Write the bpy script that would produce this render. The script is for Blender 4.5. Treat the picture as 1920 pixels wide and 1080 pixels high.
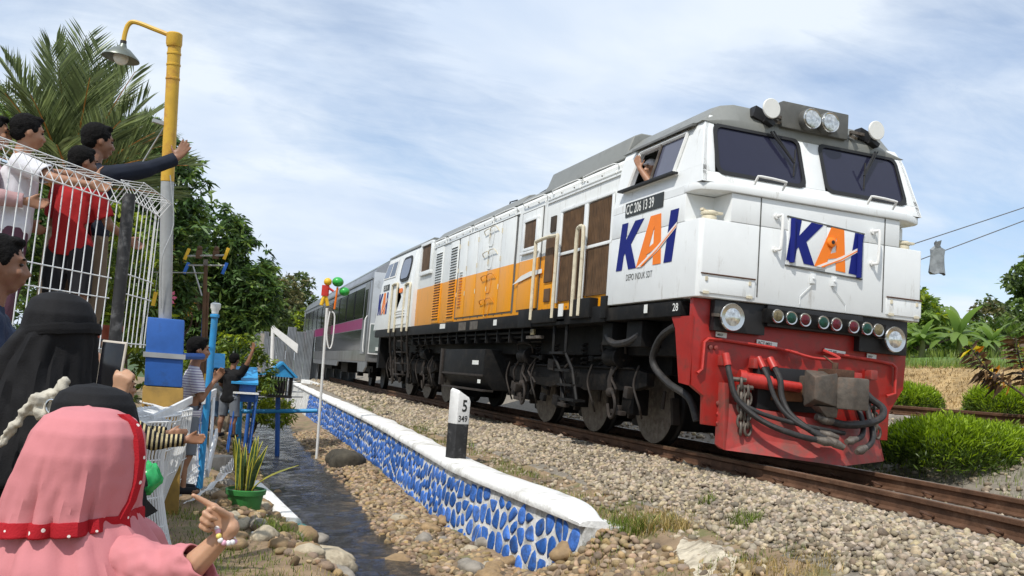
import bpy, bmesh, math, random
import numpy as np
from mathutils import Vector, Matrix, Euler, noise as mnoise
random.seed(7); RNG = np.random.default_rng(7)
for o in list(bpy.data.objects): bpy.data.objects.remove(o)
SC = bpy.context.scene; COL = SC.collection
rad = math.radians

# ---------------------------------------------------------------- camera
CAM_POS = Vector((-5.8197, -7.1144, 0.6645)); YAW, PITCH, ROLL, FPX = 0.3493, 0.0995, 0.0762, 1638.9
fw = Vector((math.sin(YAW)*math.cos(PITCH), math.cos(YAW)*math.cos(PITCH), math.sin(PITCH)))
rt = fw.cross(Vector((0, 0, 1))).normalized(); up = rt.cross(fw)
rt2 = math.cos(ROLL)*rt + math.sin(ROLL)*up; up2 = -math.sin(ROLL)*rt + math.cos(ROLL)*up
cd = bpy.data.cameras.new('camera'); cam = bpy.data.objects.new('camera', cd); COL.objects.link(cam)
cam.matrix_world = Matrix((( rt2.x, up2.x, -fw.x, CAM_POS.x), (rt2.y, up2.y, -fw.y, CAM_POS.y), (rt2.z, up2.z, -fw.z, CAM_POS.z), (0, 0, 0, 1)))
cd.sensor_width = 36; cd.lens = FPX/1920*36; cd.clip_start = .05; cd.clip_end = 3000
SC.camera = cam
SC.render.resolution_x = 1024; SC.render.resolution_y = 576

# ---------------------------------------------------------------- sky and sun
SUN_DIR = Vector((-0.50, -0.42, 0.90)).normalized()          # towards the sun
w = bpy.data.worlds.new('World'); SC.world = w; w.use_nodes = True
N = w.node_tree.nodes; L = w.node_tree.links; N.clear()
out = N.new('ShaderNodeOutputWorld'); bg = N.new('ShaderNodeBackground'); bg.inputs[1].default_value = 0.145
sky = N.new('ShaderNodeTexSky'); sky.sky_type = 'NISHITA'; sky.sun_disc = False
sky.sun_elevation = math.asin(SUN_DIR.z); sky.sun_rotation = math.atan2(SUN_DIR.x, SUN_DIR.y)
sky.dust_density = 1.0; sky.air_density = 1.0; sky.ozone_density = 2.0
tc = N.new('ShaderNodeTexCoord'); sx = N.new('ShaderNodeSeparateXYZ'); L.new(tc.outputs['Generated'], sx.inputs[0])
def wm(op, a, b=None):
    n = N.new('ShaderNodeMath'); n.operation = op
    for i, v in enumerate((a, b)):
        if v is None: continue
        if isinstance(v, (int, float)): n.inputs[i].default_value = v
        else: L.new(v, n.inputs[i])
    return n.outputs[0]
zz = wm('ADD', wm('MAXIMUM', sx.outputs[2], 0.0), 0.22)
cb = N.new('ShaderNodeCombineXYZ'); L.new(wm('DIVIDE', sx.outputs[0], zz), cb.inputs[0]); L.new(wm('DIVIDE', sx.outputs[1], zz), cb.inputs[1])
def wnoise(scale, det, rough, dist, st=(1, 1, 1), loc=(0, 0, 0), rz=0):
    mp = N.new('ShaderNodeMapping'); mp.inputs['Scale'].default_value = st; mp.inputs['Location'].default_value = loc; mp.inputs['Rotation'].default_value = (0, 0, rz)
    L.new(cb.outputs[0], mp.inputs[0]); t = N.new('ShaderNodeTexNoise'); L.new(mp.outputs[0], t.inputs[0])
    t.inputs['Scale'].default_value = scale; t.inputs['Detail'].default_value = det; t.inputs['Roughness'].default_value = rough; t.inputs['Distortion'].default_value = dist
    return t.outputs[0]
n1 = wnoise(.95, 9, .55, .45, (1, 1.35, 1), (5.2, 1.1, 0), .5); n2 = wnoise(3.4, 8, .65, .9, (1, 2.6, 1), (3, 1, 0), .7)
cl = wm('ADD', wm('MULTIPLY', n1, .82), wm('MULTIPLY', n2, .18))
rp = N.new('ShaderNodeValToRGB'); L.new(cl, rp.inputs[0]); rp.color_ramp.elements[0].position = .33; rp.color_ramp.elements[1].position = .52
rp.color_ramp.elements[0].color = (.20, .20, .20, 1); rp.color_ramp.elements[1].color = (.97, .97, .97, 1)
n3 = wnoise(1.7, 5, .5, .3, (1, 1.5, 1), (7, 2, 0), .5)
cr = N.new('ShaderNodeValToRGB'); L.new(n3, cr.inputs[0]); cr.color_ramp.elements[0].position = .36; cr.color_ramp.elements[1].position = .62
cr.color_ramp.elements[0].color = (4.0, 4.75, 5.9, 1); cr.color_ramp.elements[1].color = (5.3, 5.8, 6.4, 1)
mx = N.new('ShaderNodeMix'); mx.data_type = 'RGBA'; L.new(rp.outputs[0], mx.inputs[0]); L.new(sky.outputs[0], mx.inputs[6]); L.new(cr.outputs[0], mx.inputs[7])
L.new(mx.outputs[2], bg.inputs[0]); L.new(bg.outputs[0], out.inputs[0])
sd = bpy.data.lights.new('sun', 'SUN'); sd.energy = 3.5; sd.angle = rad(.6); sd.color = (1, .955, .88)
so = bpy.data.objects.new('sun', sd); COL.objects.link(so); so.rotation_euler = SUN_DIR.to_track_quat('Z', 'Y').to_euler()
SC.view_settings.view_transform = 'Standard'; SC.view_settings.look = 'None'; SC.view_settings.exposure = 0.18; SC.view_settings.gamma = 1
SC.view_settings.use_curve_mapping = False

# ---------------------------------------------------------------- materials
MAT = {}
def mat(name, col, rough=.6, metal=0., var=.12, scale=6., bump=0., bscale=60., dirt=None, damt=.0, dscale=3., dstretch=(1, 1, 1), island=0., spec=.5, emis=None, alpha=1., coat=0., trans=0., sss=0.):
    if name in MAT: return MAT[name]
    m = bpy.data.materials.new(name); m.use_nodes = True; nt = m.node_tree; n = nt.nodes; l = nt.links
    b = n['Principled BSDF']; b.inputs['Roughness'].default_value = rough; b.inputs['Metallic'].default_value = metal
    b.inputs['Specular IOR Level'].default_value = spec; b.inputs['Alpha'].default_value = alpha; b.inputs['Coat Weight'].default_value = coat
    tc = n.new('ShaderNodeTexCoord')
    t = n.new('ShaderNodeTexNoise'); t.inputs['Scale'].default_value = scale; t.inputs['Detail'].default_value = 6; t.inputs['Roughness'].default_value = .6
    l.new(tc.outputs['Object'], t.inputs[0])
    r = n.new('ShaderNodeMix'); r.data_type = 'RGBA'
    r.inputs[6].default_value = tuple(c*(1-var) for c in col)+(1,); r.inputs[7].default_value = tuple(min(1, c*(1+var)) for c in col)+(1,)
    cc = n.new('ShaderNodeMapRange'); cc.inputs[1].default_value = .3; cc.inputs[2].default_value = .7; l.new(t.outputs[0], cc.inputs[0]); l.new(cc.outputs[0], r.inputs[0])
    c = r.outputs[2]
    if island > 0:
        g = n.new('ShaderNodeNewGeometry'); hs = n.new('ShaderNodeHueSaturation'); l.new(c, hs.inputs['Color'])
        mr = n.new('ShaderNodeMapRange'); mr.inputs[3].default_value = 1-island; mr.inputs[4].default_value = 1+island; l.new(g.outputs['Random Per Island'], mr.inputs[0]); l.new(mr.outputs[0], hs.inputs['Value'])
        wn = n.new('ShaderNodeTexWhiteNoise'); wn.noise_dimensions = '1D'; l.new(g.outputs['Random Per Island'], wn.inputs['W'])
        m2 = n.new('ShaderNodeMapRange'); m2.inputs[3].default_value = .5-.03*island; m2.inputs[4].default_value = .5+.03*island; l.new(wn.outputs[0], m2.inputs[0]); l.new(m2.outputs[0], hs.inputs['Hue'])
        m3 = n.new('ShaderNodeMapRange'); m3.inputs[3].default_value = 1-.5*island; m3.inputs[4].default_value = 1+.5*island; l.new(wn.outputs[1], m3.inputs[0]); l.new(m3.outputs[0], hs.inputs['Saturation'])
        c = hs.outputs[0]
    if dirt:
        mp = n.new('ShaderNodeMapping'); mp.inputs['Scale'].default_value = dstretch; l.new(tc.outputs['Object'], mp.inputs[0])
        d = n.new('ShaderNodeTexNoise'); d.inputs['Scale'].default_value = dscale; d.inputs['Detail'].default_value = 9; d.inputs['Roughness'].default_value = .7; l.new(mp.outputs[0], d.inputs[0])
        dr = n.new('ShaderNodeMapRange'); dr.inputs[1].default_value = .62-damt*.35; dr.inputs[2].default_value = .78-damt*.2; l.new(d.outputs[0], dr.inputs[0])
        x = n.new('ShaderNodeMix'); x.data_type = 'RGBA'; x.inputs[7].default_value = tuple(dirt)+(1,); l.new(dr.outputs[0], x.inputs[0]); l.new(c, x.inputs[6]); c = x.outputs[2]
    l.new(c, b.inputs['Base Color'])
    if bump > 0:
        t2 = n.new('ShaderNodeTexNoise'); t2.inputs['Scale'].default_value = bscale; t2.inputs['Detail'].default_value = 5; l.new(tc.outputs['Object'], t2.inputs[0])
        bp = n.new('ShaderNodeBump'); bp.inputs['Strength'].default_value = bump; bp.inputs['Distance'].default_value = .01; l.new(t2.outputs[0], bp.inputs['Height']); l.new(bp.outputs[0], b.inputs['Normal'])
    if emis: b.inputs['Emission Color'].default_value = tuple(emis[:3])+(1,); b.inputs['Emission Strength'].default_value = emis[3]
    if trans: b.inputs['Transmission Weight'].default_value = trans
    if sss: b.inputs['Subsurface Weight'].default_value = sss; b.inputs['Subsurface Radius'].default_value = (.02, .008, .004); b.inputs['Subsurface Scale'].default_value = .5
    MAT[name] = m; m['col'] = c.node.name; return m
def leafmat(name, col, var=.35, trans=.35, col2=None):
    if name in MAT: return MAT[name]
    m = bpy.data.materials.new(name); m.use_nodes = True; nt = m.node_tree; n = nt.nodes; l = nt.links; b = n['Principled BSDF']
    b.inputs['Roughness'].default_value = .45; b.inputs['Specular IOR Level'].default_value = .35
    g = n.new('ShaderNodeNewGeometry'); r = n.new('ShaderNodeValToRGB'); l.new(g.outputs['Random Per Island'], r.inputs[0])
    e = r.color_ramp.elements; e[0].color = tuple(c*(1-var) for c in col)+(1,); e[1].color = tuple(c*(1+var) for c in (col2 or col))+(1,)
    l.new(r.outputs[0], b.inputs['Base Color'])
    tr = n.new('ShaderNodeBsdfTranslucent'); hs = n.new('ShaderNodeHueSaturation'); hs.inputs['Value'].default_value = 1.5; hs.inputs['Saturation'].default_value = 1.1; l.new(r.outputs[0], hs.inputs['Color']); l.new(hs.outputs[0], tr.inputs[0])
    ms = n.new('ShaderNodeMixShader'); ms.inputs[0].default_value = trans; l.new(b.outputs[0], ms.inputs[1]); l.new(tr.outputs[0], ms.inputs[2]); l.new(ms.outputs[0], n['Material Output'].inputs[0])
    MAT[name] = m; return m

# ---------------------------------------------------------------- object helpers
OFF = {}
def tag(o, label=None, cat=None, group=None, kind=None):
    if label: o['label'] = label
    if cat: o['category'] = cat
    if group: o['group'] = group
    if kind: o['kind'] = kind
    return o
def thing(name, label, cat, loc=(0, 0, 0), group=None):
    o = bpy.data.objects.new(name, None); COL.objects.link(o); o.location = loc; o.empty_display_size = .2
    OFF[o.name] = Vector(loc); return tag(o, label, cat, group)
def link(name, me, m=None, parent=None, smooth=False, label=None):
    o = bpy.data.objects.new(name, me); COL.objects.link(o)
    if m is not None and len(me.materials) == 0: me.materials.append(MAT[m] if isinstance(m, str) else m)
    if parent is not None:
        o.parent = parent; off = OFF[parent.name]; OFF[o.name] = off
        if off.length > 0: me.transform(Matrix.Translation(-off))
    else: OFF[o.name] = Vector((0, 0, 0))
    if smooth: me.polygons.foreach_set('use_smooth', [True]*len(me.polygons))
    if label: o['label'] = label
    return o
def copy_tree(o, parent=None):
    c = o.copy(); COL.objects.link(c); c.parent = parent
    for ch in o.children: copy_tree(ch, c)
    return c
def npmesh(name, V, F, mats=None, midx=None):
    """V (n,3), F (m,k) all faces same size"""
    V = np.ascontiguousarray(V, np.float32); F = np.ascontiguousarray(F, np.int32); k = F.shape[1]
    me = bpy.data.meshes.new(name); me.vertices.add(len(V)); me.vertices.foreach_set('co', V.ravel())
    me.loops.add(F.size); me.loops.foreach_set('vertex_index', F.ravel()); me.polygons.add(len(F))
    me.polygons.foreach_set('loop_start', np.arange(0, F.size, k, dtype=np.int32)); me.polygons.foreach_set('loop_total', np.full(len(F), k, np.int32))
    for m in (mats or []): me.materials.append(MAT[m] if isinstance(m, str) else m)
    if midx is not None: me.polygons.foreach_set('material_index', np.ascontiguousarray(midx, np.int32))
    me.update(calc_edges=True); return me
def frame(d):
    d = Vector(d).normalized(); a = Vector((0, 0, 1)) if abs(d.z) < .95 else Vector((1, 0, 0))
    u = d.cross(a).normalized(); return u, d.cross(u).normalized(), d
class MB:
    def __init__(s): s.v = []; s.f = []
    def add(s, V, F):
        o = len(s.v); s.v += [tuple(p) for p in V]; s.f += [tuple(i+o for i in f) for f in F]; return s
    def box(s, c, d, r=None):
        x, y, z = (q/2 for q in d); P = [Vector(p) for p in ((-x,-y,-z),(x,-y,-z),(x,y,-z),(-x,y,-z),(-x,-y,z),(x,-y,z),(x,y,z),(-x,y,z))]
        if r is not None:
            R = Euler(r).to_matrix() if not isinstance(r, Matrix) else r; P = [R@p for p in P]
        return s.add([p+Vector(c) for p in P], [(0,3,2,1),(4,5,6,7),(0,1,5,4),(1,2,6,5),(2,3,7,6),(3,0,4,7)])
    def bb(s, x0, x1, y0, y1, z0, z1): return s.box(((x0+x1)/2, (y0+y1)/2, (z0+z1)/2), (abs(x1-x0), abs(y1-y0), abs(z1-z0)))
    def hexa(s, P): return s.add(P, [(0,3,2,1),(4,5,6,7),(0,1,5,4),(1,2,6,5),(2,3,7,6),(3,0,4,7)])
    def prism(s, A, B):
        n = len(A); return s.add(list(A)+list(B), [tuple(range(n-1, -1, -1)), tuple(range(n, 2*n))]+[(i, (i+1) % n, n+(i+1) % n, n+i) for i in range(n)])
    def ext(s, pts, d):
        d = Vector(d); A = [Vector(p) for p in pts]; return s.prism(A, [p+d for p in A])
    def loft(s, rings, cap=True):
        n = len(rings[0]); V = [p for r in rings for p in r]; F = []
        for j in range(len(rings)-1):
            for i in range(n): F.append((j*n+i, j*n+(i+1) % n, (j+1)*n+(i+1) % n, (j+1)*n+i))
        if cap: F += [tuple(range(n-1, -1, -1)), tuple((len(rings)-1)*n+i for i in range(n))]
        return s.add(V, F)
    def cyl(s, a, b, r0, r1=None, n=12, cap=True):
        r1 = r0 if r1 is None else r1; a = Vector(a); b = Vector(b); u, v, d = frame(b-a)
        rg = lambda c, r: [c+(u*math.cos(t)+v*math.sin(t))*r for t in (2*math.pi*i/n for i in range(n))]
        return s.loft([rg(a, r0), rg(b, r1)], cap)
    def tube(s, P, r, n=8, sub=0, closed=False):
        P = [Vector(p) for p in P]
        if sub:
            Q = []; m = len(P)
            for i in range(m if closed else m-1):
                p0, p1, p2, p3 = (P[(i+k) % m] if closed else P[min(max(i+k, 0), m-1)] for k in (-1, 0, 1, 2))
                for j in range(sub):
                    t = j/sub; Q.append(.5*((2*p1)+(p2-p0)*t+(2*p0-5*p1+4*p2-p3)*t*t+(3*p1-p0-3*p2+p3)*t**3))
            P = Q+([] if closed else [P[-1]])
        rr = r if isinstance(r, (list, tuple)) else [r]*len(P)
        if len(rr) != len(P): rr = [rr[0]+(rr[-1]-rr[0])*i/(len(P)-1) for i in range(len(P))]
        rings = []; u = None; m = len(P)
        for i in range(m):
            d = (P[(i+1) % m]-P[i-1]) if closed else (P[min(i+1, m-1)]-P[max(i-1, 0)])
            d.normalize()
            if u is None: u, v, d = frame(d)
            else:
                u = (u-d*u.dot(d)); u = u.normalized() if u.length > 1e-6 else frame(d)[0]; v = d.cross(u)
            rings.append([P[i]+(u*math.cos(t)+v*math.sin(t))*rr[i] for t in (2*math.pi*k/n for k in range(n))])
        if closed: rings.append(rings[0]); return s.loft(rings, False)
        return s.loft(rings)
    def ell(s, c, r, R=None, n=14, m=9):
        c = Vector(c); r = (r, r, r) if isinstance(r, (int, float)) else r; rings = []
        for j in range(1, m):
            t = math.pi*j/m; rg = []
            for i in range(n):
                p = 2*math.pi*i/n; q = Vector((math.sin(t)*math.cos(p)*r[0], math.sin(t)*math.sin(p)*r[1], -math.cos(t)*r[2])); rg.append(c+(R@q if R else q))
            rings.append(rg)
        o = len(s.v); s.loft(rings, False); k = len(s.v)
        T = Vector((0, 0, r[2])); T = R@T if R else T; s.v += [tuple(c-T), tuple(c+T)]
        s.f += [(k, o+(i+1) % n, o+i) for i in range(n)]; b = o+(m-2)*n; s.f += [(k+1, b+i, b+(i+1) % n) for i in range(n)]; return s
    def lathe(s, prof, o=(0, 0, 0), ax=(0, 0, 1), n=20):
        o = Vector(o); u, v, d = frame(ax); rings = [[o+d*h+(u*math.cos(t)+v*math.sin(t))*max(r, 1e-4) for t in (2*math.pi*i/n for i in range(n))] for r, h in prof]
        return s.loft(rings)
    def mesh(s, name):
        me = bpy.data.meshes.new(name); me.from_pydata(s.v, [], s.f); me.update(); return me
    def build(s, name, m, parent=None, smooth=False, bevel=0., label=None, seg=2, fixn=True):
        me = s.mesh(name)
        if bevel or fixn:
            bm = bmesh.new(); bm.from_mesh(me); bmesh.ops.recalc_face_normals(bm, faces=bm.faces)
            if bevel:
                es = [e for e in bm.edges if len(e.link_faces) == 2 and e.calc_face_angle(0) > .5]
                bmesh.ops.bevel(bm, geom=es, offset=bevel, segments=seg, affect='EDGES', profile=.6, clamp_overlap=True)
            bm.to_mesh(me); bm.free()
        o = link(name, me, m, parent, False, label)
        if smooth or bevel: autosmooth(me, 40 if not smooth or smooth is True else smooth)
        return o
def autosmooth(me, ang=40):
    me.polygons.foreach_set('use_smooth', [True]*len(me.polygons))
    try: me.set_sharp_from_angle(angle=rad(ang))
    except Exception: pass
def rrect(x0, x1, z0, z1, r, k=4):
    P = []
    for cx, cz, a in ((x1-r, z1-r, 0), (x0+r, z1-r, 90), (x0+r, z0+r, 180), (x1-r, z0+r, 270)):
        for i in range(k+1):
            t = rad(a+90*i/k); P.append((cx+r*math.cos(t), cz+r*math.sin(t)))
    return P
def text(name, s, m, parent, size, origin, ux, uy, align='LEFT', depth=.002, bold=0., sx=1.):
    cu = bpy.data.curves.new(name, 'FONT'); cu.body = s; cu.size = 1; cu.extrude = 0; cu.offset = bold; cu.align_x = align; cu.resolution_u = 3
    t = bpy.data.objects.new('tmp', cu); COL.objects.link(t); bpy.context.view_layer.update()
    me = bpy.data.meshes.new_from_object(t.evaluated_get(bpy.context.evaluated_depsgraph_get())); bpy.data.objects.remove(t)
    ux = Vector(ux).normalized(); uy = Vector(uy).normalized(); un = ux.cross(uy)
    Mx = Matrix((( ux.x*sx, uy.x, un.x, 0), (ux.y*sx, uy.y, un.y, 0), (ux.z*sx, uy.z, un.z, 0), (0, 0, 0, 1)))
    me.transform(Matrix.Translation(Vector(origin)+un*depth) @ Mx @ Matrix.Scale(size, 4)); me.materials.clear()
    return link(name, me, m, parent)
def fbm(x, y, s=1., o=4):
    return mnoise.fractal(Vector((x*s, y*s, 3.7)), 1., 2., o)
def sm(a, b, x):
    t = min(max((x-a)/(b-a), 0), 1); return t*t*(3-2*t)
# ================================================================ the setting
def xc(y):
    y = np.asarray(y, float); return np.where(y > 5, (y-5)**2/1000, np.where(y < 0, -.02*np.minimum(y*y, 25+10*(np.abs(y)-5)*(y < -5)), 0.))
def xw(y): return np.interp(y, [-1.5, 0, 2.2, 5, 8.2, 14, 33, 60], [-2.84, -2.9, -2.95, -2.74, -2.5, -2.22, -1.3, .9])
def xs(y): return np.interp(y, [-9, -2, .3, 2, 6, 10, 17, 33, 60], [-3.2, -3.75, -4.05, -4.12, -3.96, -3.84, -3.45, -2.6, -.4])
def sw_(y): return np.interp(y, [-5, 0, 2, 4, 6, 10, 15], [1., 1., 1.05, 1.35, 1.6, 1.5, 1.3])
def zw(y): return -1.03-.010*np.clip(y, -5, 40)
def ss(a, b, x):
    t = np.clip((x-a)/(b-a), 0, 1); return t*t*(3-2*t)
def gz(x, y):
    x = np.asarray(x, float); y = np.asarray(y, float); u = x-xc(y)
    R = np.interp(u, [-2.6, -2.1, -1.35, 1.35, 2.3, 3.2, 4.0, 5.7, 6.8, 9.2, 12, 12.35, 16, 25, 60, 120, 900], [-.44, -.40, -.172, -.172, -.22, .08, .44, .46, .6, 1.5, 1.66, 1.95, 2.25, 3.2, 4.6, 7, 14])
    X = xs(y); W = xw(y)+.10; d = (x-X)/sw_(y)
    left = zw(y)+np.where(d < 0, ss(-.42, -1.15, d)*(.42+.1*ss(4, 12, y))+.02*ss(-1.1, -4, d), 0)-.14*ss(.55, .1, np.abs(d))
    t = np.clip((x-X-.42*sw_(y))/np.maximum(W-X-.42*sw_(y), .05), 0, 1)
    lift = ss(-.1, -1.6, y)
    left = left+np.where(d > 0, .12*t*t+lift*.62*t, 0)
    tip = ss(-.85, -1.35, y)
    wallm = np.clip((x-W)/.05, 0, 1)
    z_wall = left*(1-wallm)+R*wallm
    k = np.clip((x-(X+.3))/(-2.35-(X+.3)), 0, 1); z_slope = (left*(1-k)+R*k)
    z_slope = np.where(x < X+.3, left, np.where(x > -2.35, R, zw(y)+(.62)*k**.8))
    z = z_wall*(1-tip)+z_slope*tip
    return z
mat('soil', (.235, .165, .10), .95, var=.4, scale=3.5, bump=.8, bscale=40, dirt=(.10, .13, .035), damt=.35, dscale=2.2)
mat('ballast_base', (.20, .175, .14), .95, var=.3, scale=14, bump=1, bscale=50)
mat('straw_soil', (.36, .25, .115), .95, var=.3, scale=3, bump=.8, bscale=20)
mat('paddy', (.10, .17, .035), .9, var=.35, scale=1.2, bump=.6, bscale=20, dirt=(.24, .17, .08), damt=.3, dscale=.5)
mat('far_green', (.05, .085, .022), .95, var=.4, scale=.25, bump=.4, bscale=5)
gx = np.unique(np.concatenate([np.linspace(-900, -60, 12), np.linspace(-60, -9, 18), np.arange(-9, -5.6, .2), np.arange(-5.6, -1.9, .055), np.arange(-1.9, 4.4, .15), np.arange(4.4, 18, .3), np.linspace(18, 70, 24), np.linspace(70, 900, 14)]))
gy = np.unique(np.concatenate([np.linspace(-700, -20, 10), np.arange(-20, -5, 1.), np.arange(-5, 9, .09), np.arange(9, 40, .35), np.linspace(40, 120, 24), np.linspace(120, 900, 14)]))
GX, GY = np.meshgrid(gx, gy); GZ = gz(GX, GY)
nz = np.array([[fbm(a, b, 1.7, 3) for a in gx] for b in gy]) if True else 0
amp = .035*np.where(np.abs(GX-xc(GY)) < 2.2, .3, 1)*np.where((GX > -.5) & (GX < 6.5), .4, 1); GZ = GZ+nz*amp
nxg, nyg = len(gx), len(gy); ii = np.arange(nxg*nyg).reshape(nyg, nxg)
F = np.stack([ii[:-1, :-1].ravel(), ii[:-1, 1:].ravel(), ii[1:, 1:].ravel(), ii[1:, :-1].ravel()], 1)
cxm = (GX[:-1, :-1]+GX[1:, 1:])/2; cym = (GY[:-1, :-1]+GY[1:, 1:])/2; cu = cxm-xc(cym)
mi = np.zeros_like(cxm, int); mi[(cu > -1.95) & (cu < 6)] = 1; mi[(cu >= 6.3) & (cu < 9.6)] = 2; mi[cu >= 9.6] = 3; mi[(np.abs(cxm) > 60) | (cym > 45) | (cym < -30)] = 4; mi[(cu < 6) & (cu > -1.9) & (cym < 60) & (cym > -20)] = 1
V = np.stack([GX.ravel(), GY.ravel(), GZ.ravel()], 1)
me = npmesh('ground', V, F, ['soil', 'ballast_base', 'straw_soil', 'paddy', 'far_green'], mi.ravel()); me.polygons.foreach_set('use_smooth', [True]*len(me.polygons))
tag(link('ground', me), kind='structure')

# water of the stream
mw = bpy.data.materials.new('water'); mw.use_nodes = True; MAT['water'] = mw
n = mw.node_tree.nodes; l = mw.node_tree.links; b = n['Principled BSDF']; b.inputs['Base Color'].default_value = (.035, .034, .032, 1); b.inputs['Roughness'].default_value = .06; b.inputs['Specular IOR Level'].default_value = .6
tcw = n.new('ShaderNodeTexCoord'); mp = n.new('ShaderNodeMapping'); mp.inputs['Scale'].default_value = (1, .45, 1); l.new(tcw.outputs['Object'], mp.inputs[0])
t1 = n.new('ShaderNodeTexNoise'); t1.inputs['Scale'].default_value = 11; t1.inputs['Detail'].default_value = 7; t1.inputs['Roughness'].default_value = .62; t1.inputs['Distortion'].default_value = 1.2; l.new(mp.outputs[0], t1.inputs[0])
bp = n.new('ShaderNodeBump'); bp.inputs['Strength'].default_value = 1.; bp.inputs['Distance'].default_value = .16; l.new(t1.outputs[0], bp.inputs['Height']); l.new(bp.outputs[0], b.inputs['Normal'])
ws = np.arange(-6, 45, .12); wt = np.linspace(-.62, .62, 14); WV = []
for y in ws:
    for t in wt:
        x = float(xs(y))+t*float(sw_(y)); WV.append((x, y, float(zw(y))-.035+.02*fbm(x*7, y*3, 1, 3)))
k = len(wt); a = np.arange(len(ws)*k).reshape(len(ws), k)
me = npmesh('stream_water', np.array(WV), np.stack([a[:-1, :-1].ravel(), a[:-1, 1:].ravel(), a[1:, 1:].ravel(), a[1:, :-1].ravel()], 1), ['water']); me.polygons.foreach_set('use_smooth', [True]*len(me.polygons))
tag(link('stream_water', me), kind='structure')

# ---------------------------------------------------------------- scattered stones, grass blades
def ico(sub):
    bm = bmesh.new(); bmesh.ops.create_icosphere(bm, subdivisions=sub, radius=1); V = np.array([v.co[:] for v in bm.verts]); F = np.array([[v.index for v in f.verts] for f in bm.faces]); bm.free(); return V, F
def rotm(n):
    q = RNG.normal(size=(n, 4)); q /= np.linalg.norm(q, axis=1)[:, None]; w_, x, y, z = q.T
    return np.stack([1-2*(y*y+z*z), 2*(x*y-z*w_), 2*(x*z+y*w_), 2*(x*y+z*w_), 1-2*(x*x+z*z), 2*(y*z-x*w_), 2*(x*z-y*w_), 2*(y*z+x*w_), 1-2*(x*x+y*y)], 1).reshape(n, 3, 3)
def stones(name, P, S, m, sub=1, flat=(.55, .8), jit=.22, parent=None, smooth=False):
    V, F = ico(sub); n = len(P); k = len(V)
    sc = np.stack([S*RNG.uniform(.75, 1.25, n), S*RNG.uniform(.75, 1.15, n), S*RNG.uniform(*flat, n)], 1)
    Q = V[None]*(1+RNG.uniform(-jit, jit, (n, k, 1)))*sc[:, None, :]
    ang = RNG.uniform(0, 6.28, n); ti = rotm(n); Rz = np.zeros((n, 3, 3)); Rz[:, 0, 0] = np.cos(ang); Rz[:, 0, 1] = -np.sin(ang); Rz[:, 1, 0] = np.sin(ang); Rz[:, 1, 1] = np.cos(ang); Rz[:, 2, 2] = 1
    mix = RNG.random(n) < .55; Rm = np.where(mix[:, None, None], Rz, ti)
    Q = np.einsum('nij,nkj->nki', Rm, Q)+P[:, None, :]
    me = npmesh(name, Q.reshape(-1, 3), (F[None]+(np.arange(n)*k)[:, None, None]).reshape(-1, 3), [m])
    o = link(name, me, None, parent, smooth); return o
def blades(name, P, H, Wd, m, lean=.5, seg=2, parent=None, dirv=None):
    """grass blades / strap leaves as bent tapered strips (quads), one island each"""
    n = len(P); a = RNG.uniform(0, 6.283, n); ln = RNG.uniform(.15, 1, n)*lean*H; D = np.stack([np.cos(a)*ln, np.sin(a)*ln, np.zeros(n)], 1)
    if dirv is not None: D = D+np.asarray(dirv)[None]*H[:, None]
    s = np.stack([-np.sin(a+RNG.uniform(-.6, .6, n)), np.cos(a), np.zeros(n)], 1); rings = []
    for j in range(seg+1):
        t = j/seg; c = P+D*(t*t)[..., None] if False else P+D*(t*t); c = c+np.stack([np.zeros(n), np.zeros(n), H*(t-.25*lean*t*t)], 1)
        wv = Wd*(1-t)**.7*.5+.0006; rings += [c-s*wv[:, None], c+s*wv[:, None]]
    Vv = np.stack(rings, 1); k = Vv.shape[1]; f = np.array([[2*j, 2*j+1, 2*j+3, 2*j+2] for j in range(seg)])
    me = npmesh(name, Vv.reshape(-1, 3), (f[None]+(np.arange(n)*k)[:, None, None]).reshape(-1, 4), [m]); return link(name, me, None, parent)
mat('ballast_stone', (.30, .245, .175), .9, var=.3, scale=30, island=.55, bump=.3, bscale=120)
mat('river_stone', (.265, .190, .115), .85, var=.3, scale=20, island=.55, bump=.3, bscale=80)
mat('rock_pale', (.42, .36, .26), .9, var=.3, scale=8, bump=.8, bscale=30, dirt=(.14, .10, .06), damt=.35, dscale=5)

def rnd(n, x0, x1, y0, y1): return RNG.uniform(x0, x1, n), RNG.uniform(y0, y1, n)
PT = []; SZ = []
def scat(n, u0, u1, y0, y1, s0, s1, dz=0., bias=None):
    u, y = rnd(n, u0, u1, y0, y1); x = u+xc(y); s = RNG.uniform(s0, s1, n)*RNG.choice([.7, 1, 1, 1.25], n); z = gz(x, y)+s*.25+dz
    PT.append(np.stack([x, y, z], 1)); SZ.append(s)
scat(17000, -2.35, -.66, -4.2, 4, .016, .032); scat(4200, -1.9, -.66, -4.2, 3, .015, .030, .02)
scat(9000, -2.3, -.66, 4, 12, .024, .040); scat(3800, -2.2, -.66, 12, 34, .035, .06)
scat(2600, -.5, .5, -4.5, 3, .022, .036); scat(4200, .66, 2.1, -4.5, 5, .022, .04); scat(5200, 1.6, 6.0, -2.5, 12, .022, .042)
scat(1100, -3.1, -2.3, -3.4, -1.2, .012, .03)
for q in PT: pass
P = np.concatenate(PT); S = np.concatenate(SZ)
keep = ~((P[:, 0] < xw(P[:, 1])+.42) & (P[:, 1] > -.95))
# thin out towards the grassy foot of the ballast
uu = P[:, 0]-xc(P[:, 1]); edge = np.array([fbm(a, b, 1.3, 3) for a, b in P[:, :2]])*.28
keep &= (uu > -1.93+edge) | (RNG.random(len(P)) < .10)
tag(stones('ballast_gravel', P[keep], S[keep], 'ballast_stone', 1, (.5, .9), .38), 'pale grey and tan crushed stone ballast under and beside the track', 'gravel', kind='stuff')
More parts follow.
